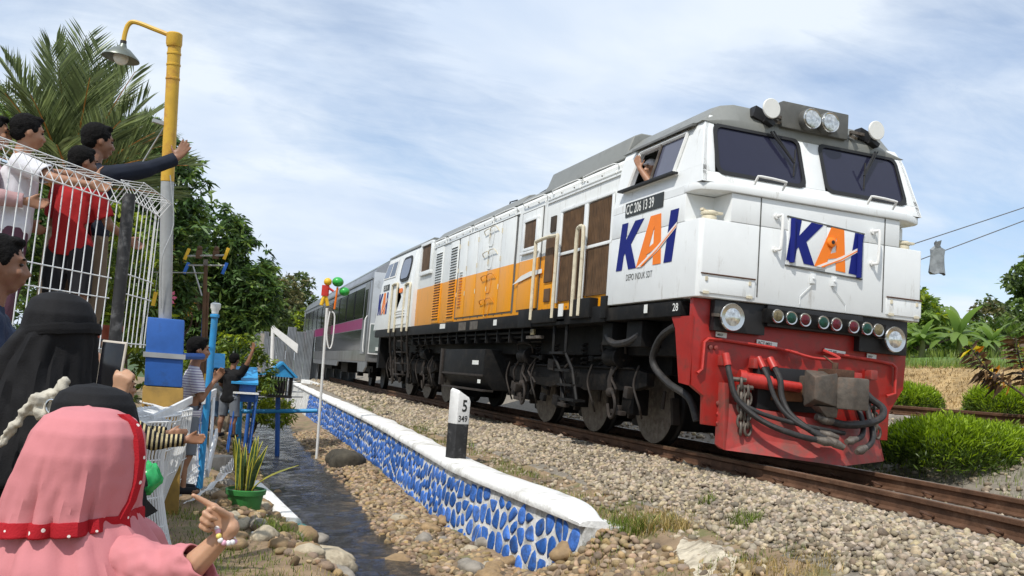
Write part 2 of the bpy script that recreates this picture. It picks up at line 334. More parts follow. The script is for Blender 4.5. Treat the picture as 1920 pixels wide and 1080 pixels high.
# pebbles of the stream banks
def bank(n, y0, y1, d0, d1, s0, s1):
    y = RNG.uniform(y0, y1, n); d = RNG.uniform(d0, d1, n); x = xs(y)+d*np.where(np.abs(d) < .6, sw_(y), np.maximum(1, .8*sw_(y))); s = RNG.uniform(s0, s1, n); k = x < xw(y)-.12
    k |= y < -.95
    return np.stack([x, y, gz(x, y)+s*.3], 1)[k], s[k]
A = [bank(3000, -2.6, 5, .34, 1.3, .014, .042), bank(900, -1.5, 3.2, -1.25, -.36, .014, .045)]; A2 = [bank(2200, 5, 16, .3, 1.2, .025, .05), bank(500, 3, 14, -1.0, -.4, .025, .06)]
tag(stones('stream_pebbles', np.concatenate([a[0] for a in A2]), np.concatenate([a[1] for a in A2]), 'river_stone', 1, (.5, .8), .15), 'brown pebbles along the stream further back by the lanterns', 'pebbles', kind='stuff')
tag(stones('stream_pebbles', np.concatenate([a[0] for a in A]), np.concatenate([a[1] for a in A]), 'river_stone', 2, (.5, .8), .10, smooth=True), 'small brown pebbles heaped along both edges of the stream', 'pebbles', kind='stuff')

# bigger river rocks, one object each
mat('rock_brown', (.29, .195, .10), .75, var=.35, scale=9, bump=.5, bscale=30, dirt=(.12, .08, .045), damt=.3, dscale=4)
mat('rock_grey', (.25, .225, .19), .8, var=.3, scale=9, bump=.5, bscale=30)
mat('rock_dark', (.055, .048, .035), .9, var=.4, scale=9, bump=.8, bscale=20)
def rock_mesh(r, seed, sub=3, jit=.28):
    V, F = ico(sub); rs = random.Random(seed); o = Vector((rs.uniform(0, 50), rs.uniform(0, 50), seed)); out_ = []
    for v in V:
        q = Vector(v); k = 1+jit*mnoise.fractal(q*1.1+o, 1, 2, 3)+.06*mnoise.noise(q*4+o); out_.append((q.x*r[0]*k, q.y*r[1]*k, q.z*r[2]*k))
    return npmesh('rock', np.array(out_), F)
def rock(x, y, r, m, label, seed, group=None, dz=.25, name='rock', rz=None):
    me = rock_mesh(r, seed, 3); o = link(name, me, m, None, True); o.location = (x, y, float(gz(x, y))+r[2]*dz); o.rotation_euler = (0, 0, random.uniform(0, 6) if rz is None else rz)
    return tag(o, label, 'rock', group)
rock(-3.84, .9, (.2, .15, .085), 'rock_brown', 'flat brown boulder sitting alone at the right edge of the stream', 1, rz=.2)
rock(-4.50, .62, (.26, .17, .12), 'rock_pale', 'largest pale tan boulder on the left stream bank', 2)
rock(-4.6, .1, (.25, .17, .11), 'rock_pale', 'long pale boulder at the bottom edge of the picture beside the water', 3, rz=.1)
rock(-4.62, 1.35, (.17, .14, .12), 'rock_brown', 'rounded brown boulder just below the white kerb end', 4)
rock(-4.42, 1.75, (.15, .11, .09), 'rock_grey', 'grey brown boulder touching the water beside the white kerb end', 5)
rock(-2.86, -.75, (.16, .12, .1), 'rock_brown', 'brown boulder at the foot of the near end of the blue wall', 6)
rock(-3.02, 8.2, (.30, .30, .24), 'rock_dark', 'large dark mossy mound at the foot of the blue wall', 7, rz=.3)
rock(-3.1, 8.8, (.22, .25, .18), 'rock_dark', 'smaller dark mossy boulder behind the mossy mound by the wall', 8)
i = 0
while i < 120:
    if i < 78: x, y = random.uniform(-5.5, -4.42), random.uniform(-1.2, 3.0)
    elif i < 100: x, y = random.uniform(-3.45, -2.95), random.uniform(-1.6, 3)
    else: x, y = random.uniform(-5.1, -4.45), random.uniform(4, 11)
    r = random.uniform(.045, .10); i += 1
    rock(x, y, (r*random.uniform(1, 1.4), r, r*random.uniform(.6, .85)), random.choice(['rock_brown', 'rock_brown', 'rock_pale', 'rock_grey']), 'fist sized rounded river rock among many on the stream bank' , 20+i, 'loose river rocks on the stream banks')
# pale broken slab in the right foreground
P = [(-2.66, -2.3), (-2.60, -2.0), (-2.56, -1.78), (-2.36, -1.6), (-2.14, -1.45), (-1.98, -1.48), (-2.0, -1.7), (-2.2, -1.9), (-2.3, -2.2), (-2.5, -2.4)]
b_ = bmesh.new(); vs = [b_.verts.new((x, y, 0)) for x, y in P]; f = b_.faces.new(vs); bmesh.ops.triangulate(b_, faces=[f]); bmesh.ops.subdivide_edges(b_, edges=b_.edges, cuts=9, use_grid_fill=True)
for v in b_.verts: v.co.z = float(gz(v.co.x, v.co.y))+.012+.045*fbm(v.co.x, v.co.y, 3.5, 4); v.co.x += .02*fbm(v.co.x, v.co.y, 14, 2); v.co.y += .02*fbm(v.co.y, v.co.x, 14, 2)
ge = bmesh.ops.extrude_face_region(b_, geom=b_.faces[:])
for v in [g for g in ge['geom'] if isinstance(g, bmesh.types.BMVert)]: v.co.z -= .12
me = bpy.data.meshes.new('concrete_slab'); bmesh.ops.recalc_face_normals(b_, faces=b_.faces); b_.to_mesh(me); b_.free()
mat('slab', (.52, .46, .35), .9, var=.2, scale=6, bump=.9, bscale=18, dirt=(.17, .14, .10), damt=.5, dscale=4.5, dstretch=(1, 2.5, 1))
tag(link('concrete_slab', me, 'slab'), 'broken pale weathered concrete slab in the gravel, right foreground', 'slab')

# ---------------------------------------------------------------- tracks
mat('rust_rail', (.115, .058, .032), .75, .35, var=.35, scale=7, bump=.4, bscale=60, dirt=(.22, .125, .075), damt=.25, dscale=4)
mat('rail_head', (.25, .165, .10), .42, .6, var=.3, scale=10)
mat('rust_clip', (.10, .05, .03), .75, .3, var=.3, scale=30)
mat('concrete', (.33, .30, .26), .9, var=.25, scale=6, bump=.6, bscale=40)
def rail(parent, u0, ys, zf, name='rail', cf=xc):
    prof = [(-.062, -.14), (.062, -.14), (.062, -.128), (.012, -.112), (.008, -.05), (.034, -.036), (.034, -.006), (.026, 0), (-.026, 0), (-.034, -.006), (-.034, -.036), (-.008, -.05), (-.012, -.112), (-.062, -.128)]
    m = MB(); m.loft([[Vector((float(cf(y))+u0+p, y, zf(y)+q)) for p, q in prof] for y in ys])
    o = m.build(name, 'rust_rail', parent); o.data.materials.append(MAT['rail_head'])
    for p in o.data.polygons:
        if p.normal.z > .8 and p.center.z > zf(p.center.y)-.012: p.material_index = 1
    return o
def make_track(name, label, uc, ys, z0, clip_y, cf=xc, dens=.6, ysl=None):
    t = thing(name, label, 'railway track'); zf = lambda y: z0
    for s in (-1, 1): rail(t, uc+s*.5685, ys, zf, cf=cf)
    sl = MB().box((0, 0, 0), (2.0, .24, .16)).build('sleeper', 'concrete', t, bevel=.015)
    loop = MB(); loop.tube([(0, -.045, .0), (.03, -.055, .03), (.06, -.03, .045), (.062, .02, .04), (.035, .045, .028), (.0, .03, .02), (-.02, 0, .012)], .0095, 6, 3)
    cl = loop.build('rail_clip', 'rust_clip', t, True); first = [True, True]
    ya, yb = ysl or (ys[0], ys[-1])
    for i in range(int((yb-ya)/dens)):
        y = ya+.2+i*dens; x = float(cf(y))+uc; hd = math.atan2(-(float(cf(y+.5))-float(cf(y-.5))), 1)
        o = sl if first[0] else sl.copy()
        if not first[0]: COL.objects.link(o); o.parent = t
        first[0] = False; o.location = (x, y, z0-.14-.083); o.rotation_euler = (0, 0, hd)
        if clip_y[0] < y < clip_y[1]:
            for s in (-1, 1):
                for q in (-1, 1):
                    c = cl if first[1] else cl.copy()
                    if not first[1]: COL.objects.link(c); c.parent = t
                    first[1] = False; c.location = (x+s*.5685+q*.045, y+random.uniform(-.02, .02), z0-.128); c.rotation_euler = (0, 0, 0 if q > 0 else math.pi)
    return t
ys1 = sorted(set([-14, -9]+[round(v, 2) for v in np.arange(-6, 46, 1.)]+[60., 80.]))
make_track('railway_track', 'rusty near railway track that the locomotive stands on', 0, ys1, 0., (-4.5, 14), ysl=(-6, 44))
make_track('railway_track', 'second rusty track behind the clipped bushes right of the locomotive', 4.85, ys1, .66, (-2, 8), ysl=(-4, 20))

# ---------------------------------------------------------------- retaining wall with painted stones
mat('wall_white', (.70, .70, .68), .9, var=.12, scale=5, bump=.7, bscale=45, dirt=(.26, .25, .22), damt=.55, dscale=6)
mat('coping_white', (.76, .76, .74), .9, var=.08, scale=5, bump=.8, bscale=35, dirt=(.33, .31, .27), damt=.30, dscale=2.6)
mat('stone_blue', (.022, .105, .38), .65, var=.35, scale=14, bump=.7, bscale=50, dirt=(.03, .05, .10), damt=.42, dscale=9)
mb_ = MAT['stone_blue']; n = mb_.node_tree.nodes; l = mb_.node_tree.links; bs = n['Principled BSDF']; src_ = bs.inputs['Base Color'].links[0].from_socket
oi = n.new('ShaderNodeObjectInfo'); gi = n.new('ShaderNodeNewGeometry'); ad = n.new('ShaderNodeMath'); ad.operation = 'ADD'; l.new(oi.outputs['Random'], ad.inputs[0]); l.new(gi.outputs['Random Per Island'], ad.inputs[1]); fc = n.new('ShaderNodeMath'); fc.operation = 'FRACT'; l.new(ad.outputs[0], fc.inputs[0])
hs_ = n.new('ShaderNodeHueSaturation'); l.new(src_, hs_.inputs['Color']); r1_ = n.new('ShaderNodeMapRange'); r1_.inputs[3].default_value = .75; r1_.inputs[4].default_value = 1.55; l.new(fc.outputs[0], r1_.inputs[0]); l.new(r1_.outputs[0], hs_.inputs['Value'])
r2_ = n.new('ShaderNodeMapRange'); r2_.inputs[3].default_value = 1.05; r2_.inputs[4].default_value = .95; l.new(fc.outputs[0], r2_.inputs[0]); l.new(r2_.outputs[0], hs_.inputs['Saturation']); l.new(hs_.outputs[0], bs.inputs['Base Color'])
wall = thing('retaining_wall', 'stream retaining wall of blue painted stones in white mortar with white coping', 'wall', (-2.95, 1.0, -1.0))
yw = np.unique(np.concatenate([np.arange(-1.0, 10, .12), np.arange(10, 40, .5)])); ZT = -.43; ZB = -1.45; BAT = .12
def wpt(y, z, o=0.):
    e = .05; d = Vector((float(xw(y+e)-xw(y-e)), 2*e, 0)).normalized(); nrm = Vector((-d.y, d.x, 0)); k = (ZT-z)/(ZT-ZB)
    return Vector((float(xw(y)), y, z))+nrm*(BAT*k+o)
zs_ = np.linspace(ZB, ZT, 7); fr = [[wpt(y, z, .012*fbm(y*3, z*3, 1.5, 2)) for z in zs_]+[Vector((float(xw(y))+.35, y, ZT)), Vector((float(xw(y))+.35, y, ZB))] for y in yw]
MB().loft(fr).build('mortar_wall', 'wall_white', wall, smooth=True)
cp = []
for y in yw:
    e = float(1-.5*sm(-.2, -1.0, y)); j = .010*fbm(y, 0, 1.1, 2); x = float(xw(y)); a = .045+j; wd = (.40+.06*fbm(y, 5, .9, 3))*e+.0
    zt = -.345+.008*fbm(y, 2, .9, 2)-.04*sm(-.6, -1.0, y)
    prof = [(-a, ZT+.004), (-a-.006, ZT+.03), (-a+.004, zt-.02), (-a+.03, zt), (wd*.5, zt+.008), (wd-.03, zt-.004), (wd, zt-.03), (wd, ZT-.02)]
    cp.append([Vector((x+p, y, z)) for p, z in prof])
MB().loft(cp).build('coping', 'coping_white', wall, smooth=50)
# Voronoi stones on the wall face: s along the wall, t height
DS, DT = .178, .162; NS = int(24/DS); NT = 7; pts = {}
for i in range(-1, NS+1):
    for j in range(-1, NT+1): pts[i, j] = (-1.0+(i+.5+(.5 if j % 2 else 0)+random.uniform(-.42, .42))*DS, ZT-.03-(j+.5+random.uniform(-.42, .42))*DT)
def clip(poly, c, q, g):
    mx_, my_ = (c[0]+q[0])/2, (c[1]+q[1])/2; nx, ny = q[0]-c[0], q[1]-c[1]; ln = math.hypot(nx, ny); nx /= ln; ny /= ln
    d = lambda p: (p[0]-mx_)*nx+(p[1]-my_)*ny+g; o = []
    for a, b in zip(poly, poly[1:]+poly[:1]):
        da, db = d(a), d(b)
        if da <= 0: o.append(a)
        if (da < 0) != (db < 0): t = da/(da-db); o.append((a[0]+(b[0]-a[0])*t, a[1]+(b[1]-a[1])*t))
    return o
stl = []
for (i, j), c in pts.items():
    if not (0 <= i < NS and 0 <= j < NT): continue
    s0, t0 = c; poly = [(s0-.3, t0-.3), (s0+.3, t0-.3), (s0+.3, t0+.3), (s0-.3, t0+.3)]
    for (a, b), q in ((k2, pts[k2]) for k2 in ((i+di, j+dj) for di in (-2, -1, 0, 1, 2) for dj in (-2, -1, 0, 1, 2) if di or dj) if k2 in pts): 
        poly = clip(poly, c, q, random.uniform(.014, .024))
        if len(poly) < 3: break
    if len(poly) < 3: continue
    if max(p[1] for p in poly) > ZT+.01 or min(p[0] for p in poly) < -.95: 
        poly = [(max(p[0], -.95), min(p[1], ZT-.012)) for p in poly]
    gzv = float(gz(float(xw(s0))-.2, s0))
    if max(p[1] for p in poly) < gzv-.05: continue
    for _ in range(2):                                     # round the corners
        poly = [((a[0]*w1+b[0]*(1-w1)), (a[1]*w1+b[1]*(1-w1))) for a, b in zip(poly, poly[1:]+poly[:1]) for w1 in (.75, .25)] if _ == 0 else poly
    cx_, cy_ = sum(p[0] for p in poly)/len(poly), sum(p[1] for p in poly)/len(poly)
    if max(abs(p[0]-cx_)+abs(p[1]-cy_) for p in poly) < .03: continue
    rings = [[wpt(p[0]*k+cx_*(1-k), p[1]*k+cy_*(1-k), o) for p in poly] for k, o in ((1, -.02), (1, .004), (.90, .011), (.5, .013+random.uniform(-.002, .004)))]
    stl.append((s0, rings))
stl.sort(key=lambda a: a[0]); rest = MB()
for k, (s0, rings) in enumerate(stl):
    if k < 300: MB().loft(rings).build('stone', 'stone_blue', wall, smooth=60)
    else: rest.loft(rings)
ro = rest.build('stones', 'stone_blue', wall, smooth=60); ro['kind'] = 'stuff'
# ================================================================ locomotive
mat('loco_white', (.76, .78, .78), .38, var=.04, scale=3, dirt=(.42, .40, .36), damt=.12, dscale=4, dstretch=(2.5, 2.5, .5), spec=.5, bump=.03, bscale=3)
mat('loco_grey', (.20, .205, .19), .5, var=.12, scale=3, dirt=(.12, .12, .11), damt=.2, dscale=3)
mat('loco_grey_dark', (.10, .10, .092), .6, var=.2, scale=6, dirt=(.20, .19, .17), damt=.2)
mat('black_frame', (.006, .006, .0065), .65, spec=.25, var=.35, scale=8, dirt=(.022, .019, .016), damt=.35, dscale=5, bump=.2, bscale=40)
mat('bogie_black', (.007, .0065, .0065), .75, .0, spec=.2, var=.4, scale=9, dirt=(.022, .017, .013), damt=.36, dscale=6, bump=.4, bscale=40)
mat('bogie_brown', (.026, .019, .015), .8, .0, var=.4, scale=12, dirt=(.010, .009, .008), damt=.5, dscale=8)
mat('wheel_steel', (.008, .0075, .0075), .6, .0, spec=.3, var=.3, scale=8)
mat('loco_red', (.34, .016, .011), .42, var=.2, scale=5, dirt=(.13, .03, .022), damt=.35, dscale=5)
mat('plow_red', (.34, .032, .026), .55, var=.25, scale=6, dirt=(.11, .07, .055), damt=.5, dscale=4)
mat('pipe_red', (.42, .03, .022), .45, var=.2, scale=20)
mat('rubber', (.018, .017, .017), .65, var=.3, scale=20, dirt=(.05, .042, .036), damt=.3, dscale=12)
mat('steel_worn', (.14, .12, .10), .55, .4, var=.4, scale=15, dirt=(.06, .04, .03), damt=.4, dscale=12)
mat('coupler_steel', (.10, .085, .07), .65, .35, var=.35, scale=10, dirt=(.16, .11, .08), damt=.3, dscale=7, bump=.3, bscale=40)
mat('wood', (.20, .085, .035), .8, var=.35, scale=9)
mat('window_glass', (.022, .023, .045), .10, spec=.35, var=.05)
mat('gasket', (.012, .012, .013), .6, var=.2)
mat('chrome', (.6, .6, .58), .22, 1., var=.1)
mat('lamp_lens', (.55, .56, .55), .14, .7, var=.5, scale=30, coat=.3)
mat('lens_red', (.09, .008, .014), .2, var=.5, scale=40, spec=.35)
mat('lens_green', (.008, .045, .03), .2, var=.5, scale=40, spec=.35)
mat('lens_amber', (.14, .115, .06), .25, var=.5, scale=40, spec=.35)
mat('disc_white', (.70, .70, .67), .5, var=.05)
mat('logo_blue', (.008, .015, .165), .6, spec=.2, var=.06)
mat('logo_orange', (.86, .20, .006), .5, var=.05)
mat('logo_white', (.80, .74, .70), .45, var=.05)
mat('plate_black', (.025, .027, .025), .5, var=.2)
mat('letter_white', (.72, .73, .70), .55, var=.05)
mat('letter_dark', (.07, .075, .07), .6, var=.1)
mat('rail_cream', (.62, .56, .42), .5, var=.12, scale=12, dirt=(.30, .24, .15), damt=.25, dscale=10)
mat('paint_white', (.76, .76, .74), .45, var=.06, scale=10)
mat('line_dark', (.10, .10, .095), .7, var=.3, scale=20)
mat('interior', (.035, .035, .037), .8, var=.2)
# painted hood: white above, orange below, by its own height on the body
mh = mat('hood_paint', (.74, .76, .75), .4, var=.05, scale=3); nt = mh.node_tree; n = nt.nodes; l = nt.links
src = n[mh['col']].outputs[2]; tcn = n.new('ShaderNodeTexCoord'); sp = n.new('ShaderNodeSeparateXYZ'); l.new(tcn.outputs['Object'], sp.inputs[0])
def mth(op, a, b):
    q = n.new('ShaderNodeMath'); q.operation = op
    for i_, v in enumerate((a, b)):
        if isinstance(v, (int, float)): q.inputs[i_].default_value = v
        else: l.new(v, q.inputs[i_])
    return q.outputs[0]
isor = mth('MULTIPLY', mth('LESS_THAN', sp.outputs[2], 2.355), mth('MULTIPLY', mth('GREATER_THAN', sp.outputs[1], -5.5), mth('LESS_THAN', sp.outputs[1], 4.1)))
om = n.new('ShaderNodeMix'); om.data_type = 'RGBA'; om.inputs[7].default_value = (.86, .34, .006, 1); l.new(isor, om.inputs[0]); l.new(src, om.inputs[6])
mpn = n.new('ShaderNodeMapping'); mpn.inputs['Scale'].default_value = (3, 3, .35); l.new(tcn.outputs['Object'], mpn.inputs[0])
gt = n.new('ShaderNodeTexNoise'); gt.inputs['Scale'].default_value = 6; gt.inputs['Detail'].default_value = 8; gt.inputs['Roughness'].default_value = .7; l.new(mpn.outputs[0], gt.inputs[0])
gr = n.new('ShaderNodeMapRange'); gr.inputs[1].default_value = .56; gr.inputs[2].default_value = .80; gr.inputs[4].default_value = .8; l.new(gt.outputs[0], gr.inputs[0])
g2 = n.new('ShaderNodeMix'); g2.data_type = 'RGBA'; g2.inputs[7].default_value = (.22, .16, .10, 1); l.new(gr.outputs[0], g2.inputs[0]); l.new(om.outputs[2], g2.inputs[6]); l.new(g2.outputs[2], n['Principled BSDF'].inputs['Base Color'])
# ribbed rusty radiator screens
mg = mat('radiator_screen', (.115, .065, .032), .75, .2, var=.35, scale=6, dirt=(.05, .032, .02), damt=.35, dscale=5, dstretch=(1, 6, .3))
mesh_dark = mat('screen_dark', (.05, .035, .022), .8, .1, var=.4, scale=8)

loco = thing('locomotive', 'white orange and grey diesel locomotive with red pilot leading the train', 'locomotive', (0, 7.5, 0))
T = loco
def P3(*a): return [Vector(p) for p in a]
# ---- underframe
MB().bb(-1.35, 1.35, .32, 15.15, 1.37, 1.52).bb(-1.36, -1.30, 1.95, 15.0, 1.36, 1.55).bb(1.30, 1.36, 1.95, 15.0, 1.36, 1.55).bb(-1.0, 1.0, .5, 15.0, 1.0, 1.37).bb(-.55, .55, .4, 15.1, .72, 1.0).build('underframe', 'black_frame', T, bevel=.008)
# ---- front cab: lower nose
def ring(prof, y): return [Vector((x, y, z)) for x, z in prof]
nose = MB()
# profile in plan (x,y) between z=1.545 and 2.60 with clipped corners; corner notches cut from 2.30 upward
def plan(xe, y0, yb, ch): return [(-xe+ch, y0), (xe-ch, y0), (xe, y0+ch), (xe, yb), (-xe, yb), (-xe, y0+ch)]
b0 = plan(1.37, .0, 1.88, .035)
nose.loft([[Vector((x, y, z)) for x, y in b0] for z in (1.545, 2.30)])
b1 = [(-1.04, 0), (1.04, 0), (1.04, .30), (1.37, .30), (1.37, 1.88), (-1.37, 1.88), (-1.37, .30), (-1.04, .30)]
nose.loft([[Vector((x, y, z)) for x, y in b1] for z in (2.302, 2.585)])
nose.build('nose', 'loco_white', T, bevel=.012)
# belt band that overhangs at window-sill height
bl = [(-1.10, -.03), (1.10, -.03), (1.34, .06), (1.375, .14), (1.375, .34), (-1.375, .34), (-1.375, .14), (-1.34, .06)]
MB().bb(-1.368, 1.368, .345, 1.88, 2.586, 2.666).build('cab_waist', 'loco_white', T)
bl = bl
MB().loft([[Vector((x, y, z)) for x, y in bl] for z in (2.588, 2.665)]).build('belt_band', 'loco_white', T, bevel=.014)
# upper cab shell, with real window openings built from posts and panels
def up_pt(x, z):            # raked windscreen plane
    return Vector((x, .03+(z-2.66)*.30, z))
def quadbox(P, d): return MB().ext(P, d)
TH = Vector((0, .05, 0))
xt = lambda z: 1.36-(z-2.66)*.14 - max(0, z-3.2)*.25
fz0, fz1 = 2.667, 3.36
fz1 = 3.40
wl = [(-1.16, 2.78), (-.10, 2.78), (-.14, 3.25), (-1.12, 3.25)]; wr = [(-x, z) for x, z in reversed(wl)]
def front_panel_with_holes():
    # 3 horizontal bands: below, window band posts, above
    m = MB()
    def sl(x0a, x1a, za, x0b, x1b, zb): m.ext([up_pt(x0a, za), up_pt(x1a, za), up_pt(x1b, zb), up_pt(x0b, zb)], TH)
    c = .06
    sl(-xt(fz0), xt(fz0), fz0, -xt(2.78), xt(2.78), 2.78)
    for s in (-1, 1):
        a = (s*xt(2.781), s*1.20, 2.781, s*xt(3.319), s*1.14, 3.319) if s < 0 else (1.20, xt(2.781), 2.781, 1.14, xt(3.319), 3.319); sl(*a)
    sl(-.12, .12, 2.781, -.14, .14, 3.319); sl(-xt(3.32), xt(3.32), 3.32, -xt(fz1)+.03, xt(fz1)-.03, fz1)
    return m
front_panel_with_holes().build('windscreen_panel', 'loco_white', T, bevel=.004)
for s in (-1, 1):           # windscreens: gasket frame + pane
    zc, x0, x1 = 3.015, .12, 1.19
    out_ = [(s*x, z) for x, z in rrect(x0+.0, x1+.0, 2.765, 3.325, .09)]; inn = [(s*x, z) for x, z in rrect(x0+.04, x1-.04, 2.805, 3.285, .07)]
    sk = lambda q: (q[0]*(1-.05*(q[1]-2.8)), q[1])
    A = [up_pt(*sk(p))-Vector((0, .012, 0)) for p in out_]; B = [up_pt(*sk(p))-Vector((0, .012, 0)) for p in inn]; k = len(A); m = MB()
    A2 = [p+Vector((0, .045, 0)) for p in A]; B2 = [p+Vector((0, .045, 0)) for p in B]
    m.add(A+B+A2+B2, [(i, (i+1) % k, k+(i+1) % k, k+i) for i in range(k)]+[(i, (i+1) % k, 2*k+(i+1) % k, 2*k+i) for i in range(k)]+[(k+i, k+(i+1) % k, 3*k+(i+1) % k, 3*k+i) for i in range(k)])
    wo = m.build('windscreen', 'gasket', T)
    MB().ext([up_pt(*sk(p))+Vector((0, .006, 0)) for p in inn], (0, .012, 0)).build('pane', 'window_glass', wo)
    # grab bar below
    bx = -.79 if s < 0 else .60
    MB().tube([(bx, .0, 2.70), (bx, -.05, 2.76), (bx+.03, -.06, 2.775), (bx+.30, -.06, 2.765), (bx+.33, -.05, 2.75), (bx+.33, .0, 2.69)], .013, 8, 2).build('grab_bar', 'paint_white', T, True)
# cab side walls with the sliding window opening on the near side
for s in (-1, 1):
    def q(y, z): return Vector((s*(xt(z)+.004), y, z))
    def sl(y0, y1, z0, z1, m): 
        m.ext([q(y0, z0), q(y1, z0), q(y1, z1), q(y0, z1)], (-s*.05, 0, 0))
    yf = lambda z: .03+(z-2.66)*.30
    m = MB(); m.ext([q(yf(2.667), 2.667), q(1.88, 2.667), q(1.88, 2.84), q(yf(2.84), 2.84)], (-s*.05, 0, 0))
    m.ext([q(yf(2.841), 2.841), q(.62, 2.841), q(.50, 3.235), q(yf(3.235), 3.235)], (-s*.05, 0, 0)); m.ext([q(1.60, 2.841), q(1.88, 2.841), q(1.88, 3.235), q(1.47, 3.235)], (-s*.05, 0, 0))
    m.ext([q(yf(3.236), 3.236), q(1.88, 3.236), q(1.88, 3.33), q(yf(3.33), 3.33)], (-s*.05, 0, 0)); m.build('cab_side', 'loco_white', T)
    def wq(y, z, o): return Vector((s*(xt(z)+.004+o), y, z))
    fr = MB()                # frame of the sliding window
    def bar(y0, z0, y1, z1, r=.022): fr.tube([wq(y0, z0, .012), wq(y1, z1, .012)], r, 6)
    bar(.60, 2.83, .47, 3.25); bar(1.60, 2.83, 1.46, 3.25); bar(.47, 3.25, 1.46, 3.25); bar(.52, 2.83, 1.66, 2.83, .026)
    f = fr.build('side_window', 'steel_worn' if s > 0 else 'paint_white', T)
    MB().tube([wq(1.08, 2.84, .014), wq(.98, 3.24, .014)], .017, 6).build('mullion', 'steel_worn', f); MB().box(wq(1.1, 2.828, .05), (.07, 1.2, .022)).build('window_sill', 'gasket', f)
    mat('side_glass', (.10, .105, .15), .10, var=.05, spec=.5)
    MB().ext([wq(.62, 2.85, 0), wq(1.08, 2.85, 0), wq(.98, 3.235, 0), wq(.49, 3.235, 0)], (-s*.008, 0, 0)).build('pane', 'side_glass', f)
    MB().ext([wq(.35, 3.30, .02), wq(1.62, 3.30, .02), wq(1.62, 3.33, .02), wq(.35, 3.33, .02)], (s*.05, 0, -.01)).build('drip_rail', 'loco_grey_dark', T)
MB().bb(-1.2, 1.2, 1.84, 1.87, 1.6, 3.3).bb(-1.2, 1.2, .4, 1.84, 2.6, 2.64).build('cab_interior', 'interior', T)
# seat-back / console seen through the far windscreen
MB().bb(.35, .8, .5, .8, 2.64, 2.86).build('console', 'interior', T, bevel=.02)
# ---- cab roof (grey) and headlight box
rf = MB()
def rprof(k): return [(-1.27, 3.325), (-1.02, 3.56*k+3.33*(1-k)), (-.86, 3.60*k+3.34*(1-k)), (.86, 3.60*k+3.34*(1-k)), (1.02, 3.56*k+3.33*(1-k)), (1.27, 3.325), (1.1, 3.30), (-1.1, 3.30)]
rf.loft([ring(rprof(.18), .215), ring(rprof(.93), .32), ring(rprof(1.), .5), ring(rprof(1.0), 1.93)]); rf.build('cab_roof', 'loco_grey', T, bevel=.012)
MB().bb(-.37, .47, .17, .62, 3.40, 3.675).build('headlight_box', 'loco_grey_dark', T, bevel=.012)
for x in (-.065, .165):
    hl = MB().lathe([(.0, -.07), (.104, -.07), (.112, -.055), (.112, .03), (.095, .06)], (x, .16, 3.515), (0, 1, 0), 22).build('headlight', 'loco_grey_dark', T, True)
    MB().lathe([(0, -.095), (.04, -.092), (.086, -.083), (.088, -.05), (0, -.05)], (x, .16, 3.515), (0, 1, 0), 22).build('lens', 'lamp_lens', hl, True)
    MB().lathe([(.090, -.074), (.104, -.085), (.110, -.075), (.09, -.06)], (x, .16, 3.515), (0, 1, 0), 22).build('rim', 'chrome', hl, True)
for x in (-.545, .795):     # round white discs on brackets
    d = MB().lathe([(0, -.012), (.098, -.012), (.104, -.006), (.104, .006), (.098, .012), (0, .012)], (x, .12, 3.545), (0, 1, 0), 28).build('round_disc', 'disc_white', T, True)
    MB().tube([(x, .13, 3.50), (x, .22, 3.42)], .02, 6).box((x-.06, .26, 3.50), (.16, .10, .12), (0, .3, 0)).box((x+.02, .2, 3.42), (.1, .12, .05), (0, .5, 0)).build('bracket', 'gasket', d)
    a = up_pt(x+.05, 3.33); c = up_pt(x+.28 if x < 0 else x-.17, 3.02); off = Vector((0, -.05, 0))
    wi = MB().tube([a+off, c+off], .012, 6).tube([a+off+Vector((.035, 0, .01)), c+off+Vector((.01, 0, 0))], .008, 6).build('wiper', 'gasket', T)
    MB().tube([c+off+Vector((.01, 0, .14)), c+off+Vector((-.0, 0, -.14))], .009, 6).build('wiper_blade', 'rubber', wi)
for x in (-.42, .56):
    MB().box((x+.05, .2, 3.50), (.18, .03, .03)).box((x, .2, 3.455), (.05, .08, .03), (.6, 0, .3)).build('roof_bracket', 'steel_worn', T)
# ---- long hood
hw = 1.285
hood = MB()
def hp(x, z): return x, z
hood.loft([ring([(-hw, 1.555), (-hw, 3.22), (-1.20, 3.30), (1.20, 3.30), (hw, 3.22), (hw, 1.555)], y) for y in (1.885, 11.3)])
hood.build('hood_body', 'hood_paint', T, bevel=.01)
# raised radiator roof, lower roof, rear roof
def roof(y0, y1, ztop, xs_, ze, m='loco_grey', s0=.0, s1=.0, name='hood_roof'):
    pr = lambda k: [(-1.235, ze), (-xs_, ze+(ztop-ze)*.86*k), (-xs_+.10, ze+(ztop-ze)*k), (xs_-.10, ze+(ztop-ze)*k), (xs_, ze+(ztop-ze)*.86*k), (1.235, ze)]
    r = [ring(pr(.15 if s0 else 1), y0)]
    if s0: r.append(ring(pr(1), y0+s0))
    if s1: r.append(ring(pr(1), y1-s1))
    r.append(ring(pr(.5 if s1 else 1), y1)); MB().loft(r).build(name, m, T, bevel=.02, seg=3)
roof(1.94, 4.5, 3.64, 1.13, 3.302, s1=.12, name='radiator_roof'); roof(4.52, 5.5, 3.44, 1.10, 3.302); roof(5.51, 10.3, 3.52, 1.06, 3.302); roof(10.31, 11.3, 3.42, 1.1, 3.302)
MB().loft([ring([(-1.0, 3.44), (-.86, 3.60), (-.4, 3.62), (-.4, 3.44)], 4.9), ring([(-1.0, 3.44), (-.86, 3.57), (-.4, 3.6), (-.4, 3.44)], 5.505)]).build('exhaust_cowl', 'gasket', T, bevel=.01)
